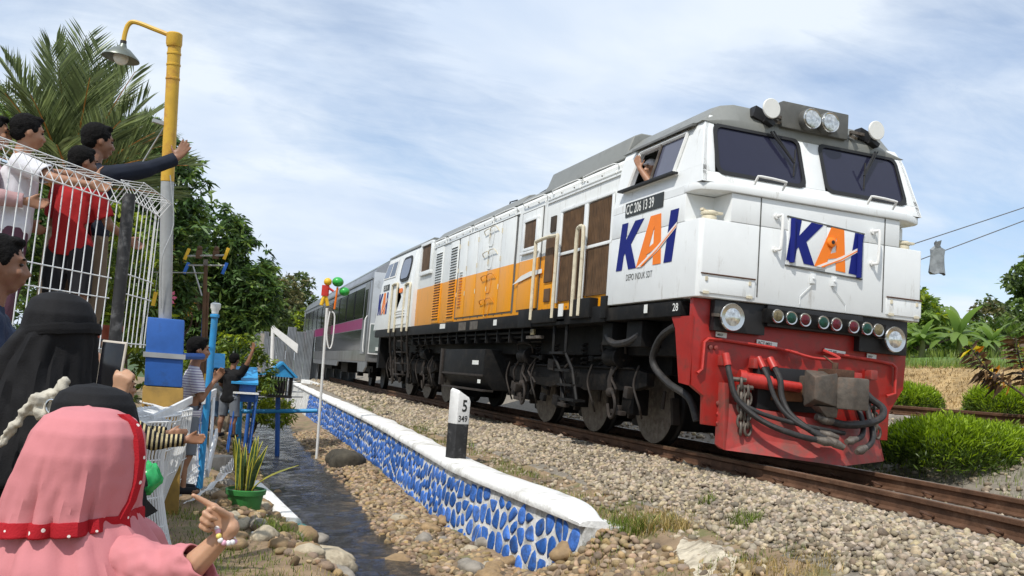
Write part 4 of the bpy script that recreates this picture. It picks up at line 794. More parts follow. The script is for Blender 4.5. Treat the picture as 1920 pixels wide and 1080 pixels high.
# ---- bogies
def wheelset(par, y):
    for s in (-1, 1):
        w_ = MB().lathe([(.0, .0), (.12, .0), (.14, .03), (.30, .055), (.36, .02), (.40, .0), (.455, .0), (.457, .09), (.468, .10), (.485, .115), (.487, .135), (.40, .14), (0, .14)], (s*.60, y, .457), (-s, 0, 0), 36).build('wheel', 'wheel_steel', par, True)
        MB().lathe([(.405, -.004), (.452, -.004), (.452, .01), (.405, .01)], (s*.60, y, .457), (-s, 0, 0), 36).build('tyre', 'steel_worn', w_, True)
        MB().box((s*.86, y, .47), (.20, .30, .30)).lathe([(0, 0), (.11, 0), (.12, .05)], (s*.965, y, .47), (-s, 0, 0), 14).build('axle_box', 'bogie_black', par, bevel=.015)
    MB().cyl((-.6, y, .457), (.6, y, .457), .09).build('axle', 'wheel_steel', par, True)
def bogie(y0, sp, flip):
    """three-axle truck as one named assembly of the locomotive"""
    ya = [y0+s for s in sp]
    fr = MB()
    for s in (-1, 1):
        P = [(ya[0]-.55, .66), (ya[0]-.55, .80), (ya[0]-.2, .86), (ya[2]+.2, .86), (ya[2]+.55, .80), (ya[2]+.55, .66), (ya[2]+.25, .60), (ya[2]-.30, .58), (ya[1]+.55, .55), (ya[1]+.22, .62), (ya[1]-.22, .62), (ya[1]-.55, .55), (ya[0]+.35, .58), (ya[0]-.25, .60)]
        fr.ext([(s*.93, y, z) for y, z in P], (s*.10, 0, 0))
        fr.tube([(s*1.05, ya[0]-.3, .845), (s*1.05, ya[2]+.3, .845)], .014, 6)
    fr.bb(-.9, .9, ya[1]-.25, ya[1]+.25, .60, .80)
    bo_ = fr.build('bogie_frame', 'bogie_black', T, bevel=.012)
    for y in ya:
        wheelset(bo_, y); MB().bb(-.5, .5, y-.1, y+.75, .16, .80).build('traction_motor', 'black_frame', bo_, bevel=.05)
    MB().bb(-.75, .75, ya[0]-.6, ya[2]+.6, .80, 1.02).build('bolster', 'black_frame', bo_)
    for s in (-1, 1):
        for y in (ya[0]+.62, ya[1]-.45, ya[1]+.45, ya[2]-.55):
            sp_ = MB(); sp_.tube([(s*.99+.055*math.cos(t*.9), y+.055*math.sin(t*.9), .86+t*.0085) for t in range(34)], .014, 6); sp_.build('spring', 'bogie_black', bo_, True)
        for y, dr_ in ((ya[0]+.18, 1), (ya[2]-.2, -1)):      # brake cylinders, rods, hangers
            bc = MB().cyl((s*1.06, y-.17, .97), (s*1.06, y+.17, .97), .105, n=16).cyl((s*1.06, y-.2, .97), (s*1.06, y-.16, .97), .125, n=16).cyl((s*1.06, y+.17*dr_, .97), (s*1.06, y+.62*dr_, .95), .022, n=8).box((s*1.06, y+.62*dr_, .95), (.06, .12, .07)).build('brake_cylinder', 'bogie_black', bo_, bevel=.008)
            MB().tube([(s*1.06, y-.25, 1.02), (s*1.10, y-.28, 1.12), (s*1.10, y, 1.16), (s*1.10, y+.3, 1.14), (s*1.08, y+.24, .97)], .014, 6, 3).build('air_pipe', 'bogie_brown', bo_, True)
            MB().tube([(s*1.07, y+.0, .86), (s*1.09, y+.04, .70), (s*1.09, y+.02, .56)], .035, 8).ell((s*1.09, y+.02, .56), (.05, .07, .06)).tube([(s*1.10, y-.06, .56), (s*1.11, y-.16, .44), (s*1.10, y-.12, .30), (s*1.10, y-.02, .27), (s*1.10, y+.05, .42)], .019, 7, 3).build('brake_rigging', 'bogie_brown', bo_, True)
        for y in ya:
            for q in (-1, 1):
                MB().tube([(s*.80, y+q*.56, .62), (s*.80, y+q*.53, .42)], .022, 6).box((s*.62, y+q*.50, .40), (.09, .05, .30), (q*.16, 0, 0)).build('brake_shoe', 'bogie_brown', bo_, bevel=.006)
            MB().box((s*1.02, y+.1, .33), (.08, .26, .05), (.05, 0, 0)).box((s*1.01, y+.12, .385), (.05, .10, .06)).tube([(s*1.0, y+.2, .33), (s*1.0, y+.24, .62)], .018, 6).build('brake_lever', 'bogie_brown', bo_, bevel=.006)
        for y in (ya[0]-.45, ya[0]+.75, ya[2]-.62, ya[2]+.42):
            MB().tube([(s*1.08, y, .88), (s*1.11, y+.05, .66), (s*1.08, y-.06, .42), (s*1.0, y+.02, .30)], .013, 6, 4).build('sand_pipe', 'bogie_brown', bo_, True)
        for k in range(14):
            y = random.uniform(ya[0]-.4, ya[2]+.4); z = random.uniform(.35, .95); MB().box((s*random.uniform(.98, 1.08), y, z), (random.uniform(.04, .1), random.uniform(.05, .22), random.uniform(.04, .2)), (random.uniform(-.3, .3), 0, 0)).build('fitting', random.choice(['bogie_black', 'bogie_brown', 'bogie_black']), bo_, bevel=.006)
        for k in range(5):
            y = random.uniform(ya[0]-.4, ya[2]+.2); MB().tube([(s*1.05, y, .95), (s*1.10, y+random.uniform(-.1, .2), .75), (s*1.08, y+random.uniform(-.1, .3), .6), (s*1.0, y+random.uniform(0, .3), .45)], .016, 6, 3).build('cable', 'bogie_brown', bo_, True)
    return bo_
bogie(2.02, (0, 1.60, 3.28), False); bogie(10.75, (0, 1.62, 3.28), True)
# fuel tank between the bogies
ft = MB().loft([[Vector((x, y, z)) for x, z in ((-1.30, .62), (-1.30, 1.06), (1.30, 1.06), (1.30, .62), (1.12, .40), (-1.12, .40))] for y in (6.35, 8.75)]).build('fuel_tank', 'black_frame', T, bevel=.02)
MB().bb(-1.315, -1.302, 6.35, 8.75, .61, .645).bb(-1.33, -1.25, 8.74, 8.86, .40, 1.07).bb(-1.30, -1.12, 6.3, 8.75, .37, .40).build('tank_rib', 'bogie_brown', ft, bevel=.004)
MB().bb(-1.306, -1.3015, 6.62, 6.95, .80, .87).bb(-1.306, -1.3015, 6.45, 6.6, .50, .56).build('tank_notice', 'letter_white', ft)
# pipes, brackets and boxes under the sill
up_ = MB()
for z, x in ((1.24, -1.22), (1.30, -1.27), (1.18, -1.15)): up_.tube([(x, 4.3, z), (x, 12.2, z)], .022, 6)
up_.build('sill_pipe', 'bogie_black', T, True)
for y in np.arange(4.7, 11.8, .55): MB().bb(-1.30, -1.12, y, y+.04, 1.16, 1.37).build('pipe_bracket', 'black_frame', T)
MB().tube([(-1.28, .50, 1.28), (-1.25, .85, 1.16), (-1.22, 1.02, .92), (-1.18, .78, .72), (-1.12, .45, .58), (-1.08, .34, .36)], .038, 9, 5).build('traction_hose', 'rubber', T, True)
MB().tube([(-1.2, 2.2, 1.25), (-1.25, 1.9, 1.12), (-1.25, 1.5, 1.14), (-1.2, 1.3, 1.25)], .04, 8, 4).build('cable_loop', 'rubber', T, True)
MB().bb(-1.25, -1.0, 1.25, 1.6, 1.08, 1.36).build('junction_box', 'black_frame', T, bevel=.01); MB().bb(-1.25, -1.0, 1.95, 2.2, 1.1, 1.36).build('junction_box', 'black_frame', T, bevel=.01)
MB().bb(-1.32, -1.25, 4.0, 4.5, 1.2, 1.24).build('step_plate', 'steel_worn', T); MB().bb(-1.33, -1.30, 4.2, 4.32, 1.25, 1.33).build('reflector', 'lens_amber', T)
for y in (11.55, 12.05, 12.75, 13.25): MB().tube([(-1.36, y, 1.5), (-1.33, y+.1, 1.2), (-1.26, y+.2, .9), (-1.22, y+.15, .45)], .026, 6).build('rear_step_rail', 'bogie_brown', T)
for z in (.5, .75, 1.0, 1.25): MB().box((-1.26, 12.3+.1*(1.5-z), z), (.16, .5, .03)).build('rear_step', 'bogie_brown', T)
MB().bb(-1.2, 1.2, 15.1, 15.3, .6, 1.54).build('rear_pilot', 'black_frame', T); MB().bb(-.14, .14, 15.2, 16.1, .66, .88).build('rear_coupler', 'coupler_steel', T)

# ================================================================ carriage
mat('car_silver', (.26, .265, .275), .3, .5, var=.12, scale=2, dirt=(.12, .115, .11), damt=.35, dscale=3, dstretch=(1, 1, .4))
mat('car_end', (.50, .52, .54), .35, .3, var=.08, scale=2, dirt=(.25, .25, .25), damt=.2)
mat('car_glass', (.010, .011, .012), .15, var=.2, spec=.3)
mat('car_pink', (.22, .012, .10), .4, var=.15, scale=3)
mat('car_roof', (.16, .19, .18), .55, var=.15)
def make_car(y0, label, group, detail=True):
    ye = y0+20.4; c0 = Vector((float(xc(y0+2)), y0, 0)); c1 = Vector((float(xc(ye-2)), ye, 0)); hd = math.atan2(-(c1.x-c0.x), c1.y-c0.y); Lc = 20.4
    t = thing('passenger_carriage', label, 'carriage', (0, 0, 0), group)
    hwd = 1.44; pr = [(-hwd, .74), (-hwd, 2.95), (-1.33, 3.32), (-.9, 3.62), (-.4, 3.74), (.4, 3.74), (.9, 3.62), (1.33, 3.32), (hwd, 2.95), (hwd, .74)]
    MB().loft([ring(pr, y) for y in (0, Lc)]).build('body', 'car_silver', t, bevel=.03)
    rfp = [(-1.345, 3.30), (-.91, 3.64), (-.4, 3.76), (.4, 3.76), (.91, 3.64), (1.345, 3.30), (1.25, 3.3), (-1.25, 3.3)]; MB().loft([ring(rfp, y) for y in (.02, Lc-.02)]).build('roof', 'car_roof', t)
    for s in (-1, 1):
        X = s*hwd; b = lambda nm, ya, yb, za, zb, m, o=.006, par=t: MB().bb(X, X+s*o, ya, yb, za, zb).build(nm, m, par)
        bd = b('window_band', .9, Lc-.9, 1.98, 2.86, 'car_glass'); b('stripe', .9, Lc-.9, 1.66, 1.96, 'car_pink'); b('lower_panel', .9, Lc-.9, 1.05, 1.64, 'car_glass', .005)
        for k in range(10):
            ya = 1.2+k*1.83; b('window', ya, ya+1.55, 2.06, 2.80, 'car_glass', .016, bd); b('window_post', ya+1.60, ya+1.66, 1.98, 2.86, 'black_frame', .02, bd)
        gm = MB()
        for k in range(26): gm.bb(X, X+s*.03, 8.5, 11, 1.2+k*.062, 1.225+k*.062)
        g_ = gm.build('grille_slats', 'steel_worn', t); g_['kind'] = 'stuff'
        for ya in (.25, Lc-1.0):
            d_ = b('door', ya, ya+.75, .95, 2.95, 'car_silver', .02); b('pane', ya+.15, ya+.6, 1.9, 2.75, 'car_glass', .03, d_); MB().tube([(X+s*.05, ya-.06, 1.0), (X+s*.07, ya-.06, 1.1), (X+s*.07, ya-.06, 1.9), (X+s*.02, ya-.06, 2.0)], .018, 6).build('handrail', 'paint_white', d_)
        sk_ = [(0, .76), (0, .60), (.4, .45), (1.4, .45), (1.5, .70), (6, .70), (6.2, .55), (14, .55), (14.2, .70), (Lc-1.5, .70), (Lc-1.4, .45), (Lc, .45), (Lc, .76)]
        MB().ext([(X-s*.02, y, z) for y, z in sk_], (-s*.04, 0, 0)).build('skirt', 'car_silver', t)
        b('gutter', 0, Lc, 3.0, 3.05, 'car_silver', .03)
    e = MB().bb(-1.4, 1.4, -.03, 0, .95, 3.2).build('end_wall', 'car_end', t, bevel=.01); MB().bb(-.5, .5, -.25, -.03, 1.0, 2.9).build('gangway', 'rubber', t, bevel=.05)
    MB().bb(-1.38, -.75, -.06, -.03, 1.0, 1.75).build('end_cabinet', 'car_roof', e); MB().bb(-1.40, -.72, -.05, -.035, .95, .99).bb(-1.40, -1.37, -.05, -.035, .99, 1.78).bb(-1.37, -.72, -.05, -.035, 1.76, 1.79).build('cabinet_frame', 'paint_white', e)
    MB().bb(-1.2, -.95, -.08, -.06, 1.05, 1.15).build('end_notice', 'letter_white', e); MB().tube([(-.6, -.15, 1.0), (-.55, -.35, .7), (-.6, -.25, .9)], .03, 6, 4).build('jumper_hose', 'rubber', t, True)
    MB().bb(-1.1, 1.1, .3, Lc-.3, .78, .98).bb(-1.0, 1.0, 6.5, 8.2, .35, .8).bb(-1.0, 1.0, 11, 13, .4, .8).build('underframe', 'black_frame', t)
    for yb_ in (2.9, Lc-2.9):
        f = MB(); 
        for s in (-1, 1): f.bb(s*.85, s*.98, yb_-1.5, yb_+1.5, .45, .62)
        f.bb(-.9, .9, yb_-.25, yb_+.25, .5, .75); bo_ = f.build('bogie_frame', 'bogie_black', t)
        for dy_ in (-1.1, 1.1):
            for s in (-1, 1): MB().lathe([(0, 0), (.36, .02), (.387, 0), (.387, .09), (.41, .12), (0, .13)], (s*.6, yb_+dy_, .387), (-s, 0, 0), 28).build('wheel', 'wheel_steel', bo_, True); MB().box((s*.93, yb_+dy_, .42), (.16, .26, .26)).build('axle_box', 'bogie_black', bo_)
            MB().cyl((-.6, yb_+dy_, .387), (.6, yb_+dy_, .387), .08).build('axle', 'wheel_steel', bo_)
    t.location = c0; t.rotation_euler = (0, 0, hd); return t
make_car(16.55, 'dark windowed silver carriage with pink stripe coupled behind the locomotive', 'carriages of the train')
# ================================================================ things on the left bank
mat('galv', (.42, .43, .43), .45, .5, var=.15, scale=12, dirt=(.25, .24, .22), damt=.3)
mat('yellow_paint', (.60, .36, .03), .5, var=.15, scale=8, dirt=(.36, .16, .03), damt=.35, dscale=8)
mat('blue_paint', (.022, .11, .40), .55, var=.2, scale=6, dirt=(.02, .05, .13), damt=.3, dscale=6)
mat('blue_light', (.03, .27, .56), .5, var=.15, scale=8, dirt=(.10, .22, .30), damt=.2)
mat('fence_white', (.74, .75, .75), .5, var=.08, scale=12)
mat('post_black', (.020, .020, .021), .55, var=.4, scale=12, dirt=(.16, .16, .16), damt=.35, dscale=10)
mat('shade_metal', (.17, .19, .165), .4, .5, var=.2, scale=10)
mat('bulb_glass', (.72, .73, .70), .2, var=.05)
mat('terrace', (.30, .27, .22), .9, var=.25, scale=5, bump=.5, bscale=30, dirt=(.12, .10, .07), damt=.3)
mat('ochre', (.33, .20, .045), .8, var=.25, scale=5, dirt=(.10, .07, .03), damt=.4)
mat('iron_dark', (.03, .026, .024), .6, .2, var=.4, scale=20)
mat('terracotta', (.33, .07, .035), .7, var=.2)
# terrace the children stand on
tr = thing('raised_terrace', 'low concrete terrace behind the wire fence where the children stand', 'terrace', (-7.3, -.6, 0))
MB().ext([(-6.22, -1.90, -1.0), (-6.24, -1.0, -1.0), (-6.36, .2, -1.0), (-10.5, .9, -1.0), (-10.5, -5.5, -1.0), (-7.6, -4.15, -1.0)], (0, 0, 1.64)).build('terrace_block', 'terrace', tr, bevel=.015)
for x, y, r in ((-6.30, -.75, .07), (-6.40, -.5, .06), (-6.35, -.30, .08)):
    pt = thing('flower_pot', {-6.30: 'terracotta flower pot on the terrace edge near the black post', -6.40: 'small terracotta pot behind the first flower pot', -6.35: 'round terracotta pot set back on the terrace'}[x], 'flower pot', (x, y, .64))
    MB().lathe([(r*.7, 0), (r*.95, .11), (r*1.1, .12), (r*1.1, .15), (r*.9, .15), (r*.85, .12), (0, .12)], (x, y, .642), n=18).build('pot', 'terracotta', pt, 50)
# pillar with lamp post
pi = thing('painted_pillar', 'leaning concrete pillar painted blue above and ochre yellow below the lamp post', 'pillar', (-5.98, -.3, -.7))
def skewbox(x0, x1, y0, y1, z0, z1, l=.07): return MB().hexa(P3(*[(x+(z-.1)*(-l), y, z) for z in (z0, z1) for x, y in ((x0, y0), (x1, y0), (x1, y1), (x0, y1))]))
skewbox(-6.05, -5.80, -.44, -.16, .40, .88).build('blue_block', 'blue_paint', pi, bevel=.012); skewbox(-6.06, -5.79, -.45, -.15, -.75, .396).build('yellow_base', 'ochre', pi, bevel=.012)
skewbox(-6.065, -5.785, -.455, -.145, .60, .635).build('strap', 'galv', pi); MB().tube([(-5.86, -.3, .62), (-5.70, -.05, .63)], .024, 8).build('pipe_stub', 'blue_paint', pi, True)
lp = thing('lamp_post', 'leaning pipe lamp post, yellow above and grey below, with tin shade', 'lamp post', (-5.99, -.34, .88))
MB().cyl((-5.985, -.335, .86), (-6.075, -.425, 1.86), .045, n=18).build('lower_pole', 'galv', lp, True)
MB().cyl((-6.0755, -.4255, 1.862), (-6.135, -.495, 2.90), .046, n=18).lathe([(.050, 0), (.056, .02), (.056, .09), (.045, .10), (0, .10)], (-6.134, -.494, 2.83), (-.06, -.07, 1), 18).build('upper_pole', 'yellow_paint', lp, True)
for z in (2.60, 2.70, 2.78): MB().lathe([(.045, -.01), (.050, -.006), (.050, .006), (.045, .01)], (-6.075-.06*(z-1.86)/1.04, -.425-.07*(z-1.86)/1.04, z), (-.06, -.07, 1), 18).build('band', 'yellow_paint', lp, True)
MB().tube([(-6.14, -.50, 2.90), (-6.28, -.455, 2.945), (-6.41, -.41, 2.985), (-6.455, -.395, 2.965), (-6.472, -.388, 2.90), (-6.476, -.385, 2.82)], .017, 8, 4).build('arm', 'yellow_paint', lp, True)
sh = MB().lathe([(.02, .06), (.03, .03), (.06, .015), (.125, -.045), (.128, -.055), (.10, -.04), (.05, .0), (0, .01)], (-6.478, -.385, 2.76), (.05, .0, 1), 26).build('lamp_shade', 'shade_metal', lp, True)
MB().cyl((-6.476, -.385, 2.79), (-6.476, -.385, 2.84), .022, n=10).build('socket', 'iron_dark', lp, True); MB().ell((-6.479, -.385, 2.715), (.052, .052, .055)).build('bulb', 'bulb_glass', lp, True)
MB().tube([(-6.11, -.48, 2.3), (-6.20, -.38, 2.12), (-6.32, -.2, 1.9), (-6.5, .05, 1.65)], .006, 5, 3).tube([(-6.06, -.48, 1.9), (-6.0, -.46, 1.55), (-6.05, -.46, 1.3), (-6.02, -.4, .95)], .004, 5, 4).build('cable', 'galv', lp, True)
MB().box((-6.16, -.46, 2.27), (.12, .03, .025), (0, .1, .3)).build('bracket', 'galv', lp)
# upper wire fence
def wire_fence(name, label, P, zb, zt, sp=.072, hor=(.0, .30, .42), roll=.075, posts=(), group=None):
    t = thing(name, label, 'wire fence', (P[0][0], P[0][1], zb), group); V_ = MB(); H_ = []; seg = []
    for a, b in zip(P[:-1], P[1:]):
        a = Vector((*a, 0)); b = Vector((*b, 0)); ln = (b-a).length; d = (b-a)/ln; nn = Vector((-d.y, d.x, 0)); k = int(ln/sp)
        for i in range(k+1):
            p = a+d*(i*sp); w0 = [p+Vector((0, 0, zb)), p+Vector((0, 0, zt-roll*1.3)), p+nn*roll*.8+Vector((0, 0, zt)), p-nn*roll*.8+d*.01+Vector((0, 0, zt-.004)), p+d*.004+Vector((0, 0, zt-roll*1.35))]
            V_.tube(w0, .0030, 4)
        hz = [(zb+.02+h*(zt-zb), 0) for h in hor]+[(zt-roll*1.3, 0), (zt, roll*.8), (zt-.003, -roll*.8)]
        for z, o in hz: MB().tube([a+nn*o+Vector((0, 0, z)), b+nn*o+Vector((0, 0, z))], .0036, 5).build('rail_wire', 'fence_white', t)
    o = V_.build('upright_wires', 'fence_white', t); o['kind'] = 'stuff'
    for (x, y, x2, y2, r, z0, z1) in posts: MB().cyl((x, y, z0), (x2, y2, z1), r, n=14).build('fence_post', 'post_black', t, True)
    return t
wire_fence('wire_fence', 'upright white welded wire fence with rolled top in front of the children', [(-7.45, -4.0), (-6.69, -2.72), (-6.24, -1.95)], .62, 1.53, posts=[(-6.185, -1.84, -6.205, -1.90, .033, .3, 1.50)])
wire_fence('wire_fence', 'short white wire fence panel between the black post and the lamp post', [(-6.20, -1.86), (-6.08, -1.34), (-6.06, -1.2)], .66, 1.58, sp=.085)
# lower, bent white wire fence
lf = thing('bent_wire_fence', 'low white wire fence, bent and folded over, running along the bank', 'wire fence', (-5.9, -.9, -.6))
def fpath(t):                # t 0..1 from near to far, world xy
    return np.interp(t, [0, .22, .6, 1], [-6.16, -5.85, -5.78, -5.50]), np.interp(t, [0, .22, .6, 1], [-1.32, -1.06, .6, 2.7])
def lean_(t, h):             # h 0..1 height; the top leans and folds inward
    x, y = fpath(t); z0 = np.interp(t, [0, .6, 1], [-.66, -.62, -.45]); zt = np.interp(t, [0, .5, 1], [.20, .22, .24]); wob = .05*math.sin(t*17)+.03*math.sin(t*41)
    out_ = .10*math.sin(h*3.0+t*9)*(1-h)+wob*h; z = z0+(zt-z0)*min(h, 1.)
    if h > 1: out_ += -(h-1)*.9; z = zt+.05*math.sin(h*5)
    return Vector((x+out_, y, z))
for r_ in (pi, lp):
    r_.location = {'painted_pillar': (-6.0, .586, -.877), 'lamp_post': (-6.012, .541, .908)}[r_.name]; r_.scale = (1.13, 1.13, 1.13)
wv = MB(); k = 84
for i in range(k): 
    t = i/(k-1); wv.tube([lean_(t, h) for h in (0, .25, .5, .75, 1.0, 1.15, 1.3)], .0068, 5)
o = wv.build('upright_wires', 'fence_white', lf); o['kind'] = 'stuff'
for h in (.02, .06, .12, .18, .24, .45, .72, .95, 1.0, 1.06, 1.12, 1.2, 1.28): MB().tube([lean_(i/40, h) for i in range(41)], .0058, 5).build('rail_wire', 'fence_white', lf)
for i in range(9): MB().tube([lean_(.62+.3*j/20, .02+.018*i)+Vector((.10+.018*i, 0, -.02+.012*math.sin(j*1.3+i))) for j in range(21)], .0034, 4).build('fallen_wire', 'fence_white', lf)
def flat(a, b, w_, t_=.012): 
    a = Vector(a); b = Vector(b); d = (b-a); u = d.cross(Vector((0, 0, 1))).normalized(); v = u.cross(d).normalized()
    return MB().hexa([a-u*t_-v*w_, a+u*t_-v*w_, a+u*t_+v*w_, a-u*t_+v*w_, b-u*t_-v*w_, b+u*t_-v*w_, b+u*t_+v*w_, b-u*t_+v*w_])
for a, b, w_ in (((-5.98, -.9, .20), (-5.74, .5, .27), .03), ((-5.85, .2, .06), (-5.60, 1.9, .24), .035), ((-5.62, 1.35, .24), (-5.50, 2.3, .26), .045), ((-5.60, 1.6, .25), (-5.58, 1.5, -.40), .03), ((-5.52, 2.0, .22), (-5.50, 1.75, -.45), .04), ((-5.46, 1.9, -.10), (-5.52, 1.55, -.45), .06)): flat(a, b, w_).build('frame_bar', 'fence_white', lf, bevel=.004)
for x, y in ((-5.655, 1.45), (-5.585, 1.75)): q = MB().cyl((x, y, -.6), (x-.02, y, .10), .035, n=14).lathe([(.038, 0), (.042, .02), (.036, .06), (0, .07)], (x-.02, y, .10), n=14).build('fence_post', 'blue_paint', lf, True)
# tall blue pipe pole with a clear cap
bpz = thing('blue_pole', 'slim light blue pole with clear cap beside the boy in stripes', 'pole', (-5.58, 1.46, -.6))
MB().cyl((-5.575, 1.47, -.65), (-5.61, 1.33, 1.02), .030, n=14).build('shaft', 'blue_light', bpz, True); MB().lathe([(.032, 0), (.042, .01), (.042, .03), (.032, .035)], (-5.61, 1.33, .98), n=14).build('collar', 'blue_light', bpz, True); MB().lathe([(.03, 0), (.034, .03), (.046, .05), (.046, .09), (.03, .10), (0, .10)], (-5.611, 1.328, 1.02), n=14).build('cap', 'bulb_glass', bpz, True)
# whirligig on tall posts
mat('brown_post', (.10, .05, .022), .7, var=.3, scale=10); mat('toy_yellow', (.75, .45, .02), .5, var=.1); mat('toy_blue', (.02, .13, .50), .5, var=.1); mat('toy_red', (.55, .03, .02), .5, var=.1); mat('toy_green', (.03, .36, .06), .35, var=.15); mat('toy_orange', (.75, .17, .01), .45, var=.1); mat('pink_toy', (.65, .12, .22), .5, var=.1)
wm_ = thing('wind_toy', 'wind toy with yellow and blue paddles on twin brown posts', 'wind toy', (-5.6, 3.5, -.6))
MB().cyl((-5.60, 3.53, .1), (-5.72, 3.43, 1.72), .022, n=8).cyl((-5.575, 3.56, .1), (-5.66, 3.46, 1.35), .018, n=8).build('brown_post', 'brown_post', wm_, True); MB().cyl((-5.59, 3.54, -.65), (-5.605, 3.53, .42), .026, n=8).cyl((-5.57, 3.57, -.65), (-5.585, 3.55, .42), .022, n=8).build('yellow_post', 'yellow_paint', wm_, True); MB().cyl((-5.63, 3.56, .1), (-5.70, 3.48, 1.3), .010, n=6).build('blue_rod', 'blue_paint', wm_)
MB().cyl((-5.92, 3.50, 1.74), (-5.52, 3.35, 1.78), .012, n=6).cyl((-5.91, 3.51, 1.635), (-5.51, 3.36, 1.665), .010, n=6).tube([(-5.85, 3.48, 1.63), (-5.72, 3.45, 1.30)], .009, 6).cyl((-6.3, 3.6, 1.52), (-5.72, 3.43, 1.56), .006, n=5).build('crossbar', 'galv', wm_)
for p, c in (((-5.93, 3.50, 1.76), 'toy_yellow'), ((-5.51, 3.35, 1.80), 'toy_yellow'), ((-5.92, 3.51, 1.60), 'toy_blue'), ((-5.51, 3.36, 1.63), 'toy_blue')): MB().box(p, (.035, .02, .14), (.1, .25, .3)).build('paddle', c, wm_, bevel=.004)
for p in ((-5.80, 3.46, 1.77), (-5.62, 3.40, 1.78)): MB().box(p, (.07, .04, .10)).ell((p[0], p[1], p[2]+.07), .03).build('toy_figure', 'brown_post', wm_, bevel=.006)
MB().box((-5.72, 3.43, 1.68), (.05, .05, .07)).build('hub', 'steel_worn', wm_); 
for p, c in (((-6.08, 3.55, 1.25), 'pink_toy'), ((-6.22, 3.58, 1.22), 'toy_yellow')): 
    q = thing('hanging_toy', 'pink pinwheel hanging in front of the leaves' if c == 'pink_toy' else 'small yellow streamer hanging in front of the leaves', 'toy', p)
    m = MB()
    if c == 'pink_toy':
        for k in range(8): a = k*.785; m.hexa(P3(*[(p[0]+math.cos(a+da)*r, p[1]+dy_, p[2]+math.sin(a+da)*r) for dy_ in (0, .01) for da, r in ((0, .01), (-.25, .08), (.1, .10), (.3, .07))]))
    else: m.box(p, (.04, .02, .16), (0, .1, 0))
    m.build('vanes', c, q); MB().tube([p, (p[0], p[1], 1.53)], .003, 4).build('string', 'galv', q)
# lantern house on a blue post, beam, second post
bc_ = thing('lantern_cage', 'black slatted lantern with blue gable roof on a blue post in the stream', 'lantern', (-4.01, 9.96, -1.15))
MB().cyl((-4.01, 9.96, -1.3), (-4.12, 9.9, -.06), .045, n=10).build('post', 'blue_paint', bc_, True); MB().box((-4.12, 9.88, -.05), (.46, .42, .04)).build('floor', 'iron_dark', bc_)
for i in range(9):
    for s in (-1, 1):
        MB().box((-4.33+i*.0525, 9.88+s*.20, .14), (.018, .018, .36)).build('bar', 'iron_dark', bc_)
        if 0 < i < 8: MB().box((-4.12+s*.21, 9.68+i*.05, .14), (.018, .018, .36)).build('bar', 'iron_dark', bc_)
MB().prism(P3((-4.42, 9.60, .33), (-4.12, 9.60, .60), (-3.82, 9.60, .33), (-3.86, 9.60, .31), (-4.12, 9.60, .55), (-4.38, 9.60, .31)), P3((-4.42, 10.16, .33), (-4.12, 10.16, .60), (-3.82, 10.16, .33), (-3.86, 10.16, .31), (-4.12, 10.16, .55), (-4.38, 10.16, .31))).build('roof', 'blue_light', bc_)
MB().ext([(-4.38, 9.64, .315), (-4.12, 9.64, .55), (-3.86, 9.64, .315)], (0, .03, 0)).build('gable', 'blue_light', bc_); MB().box((-4.12, 9.88, .12), (.2, .2, .24)).build('lamp_core', 'iron_dark', bc_)
c2 = thing('lantern_cage', 'second dark slatted lantern partly hidden behind the blue roofed one', 'lantern', (-4.55, 10.6, -.6))
for i in range(6):
    for s in (-1, 1): MB().box((-4.72+i*.06, 10.6+s*.16, .12), (.02, .02, .40)).build('bar', 'iron_dark', c2)
MB().box((-4.57, 10.6, -.09), (.38, .38, .03)).build('floor', 'iron_dark', c2); MB().box((-4.57, 10.6, .33), (.40, .40, .03)).build('lid', 'blue_light', c2); MB().cyl((-4.57, 10.6, -1.1), (-4.57, 10.6, -.1), .04, n=10).build('post', 'blue_paint', c2, True)
bm_ = thing('blue_barrier', 'blue pipe barrier across the stream between a blue post and the wall', 'barrier', (-4.72, 10.17, -1.1))
MB().cyl((-4.72, 10.15, -1.2), (-4.82, 10.10, .40), .055, n=12).build('post', 'blue_light', bm_, True); MB().cyl((-5.1, 10.24, -.42), (-3.40, 9.66, -.27), .040, n=10).build('beam', 'blue_light', bm_, True)
for z in (-.12, -.02): MB().cyl((-4.75, 10.2, z), (-3.6, 10.4, z+.06), .014, n=6).build('wire_rail', 'galv', bm_)
wpz = thing('toy_pole', 'thin white pole topped by a toy figure in red and yellow with green balloons', 'pole', (-3.34, 9.67, -1.2))
MB().cyl((-3.325, 9.69, -1.3), (-3.435, 9.46, 1.66), .026, n=10).build('shaft', 'paint_white', wpz, True)
fx_, fy_, fz_ = -3.50, 9.45, 1.70
fg = MB().tube([(fx_-.05, fy_, fz_), (fx_-.02, fy_, fz_+.14), (fx_, fy_, fz_+.2)], .035, 8).tube([(fx_+.07, fy_, fz_), (fx_+.03, fy_, fz_+.14), (fx_, fy_, fz_+.2)], .035, 8).build('toy_legs', 'toy_yellow', wpz, True)
MB().loft([[Vector((fx_+.07*math.cos(a), fy_+.05*math.sin(a), fz_+z)) for a in np.linspace(0, 5.5, 8)] for z in (.18, .30, .38)]).tube([(fx_+.05, fy_, fz_+.34), (fx_+.15, fy_-.02, fz_+.28)], .025, 6).build('toy_body', 'toy_red', wpz, True); MB().ell((fx_+.03, fy_, fz_+.45), .075).build('toy_head', 'toy_yellow', wpz, True)
for dx, dz, r in ((.22, .47, .11), (.36, .30, .10)): MB().ell((fx_+dx, fy_+.02, fz_+dz), (r, r, r*.85)).build('balloon', 'toy_green', wpz, True)
MB().tube([(fx_+.22, fy_, fz_+.37), (fx_+.21, fy_, fz_+.18), (fx_+.2, fy_, fz_-.05)], .02, 6).build('streamer', 'toy_orange', wpz, True)
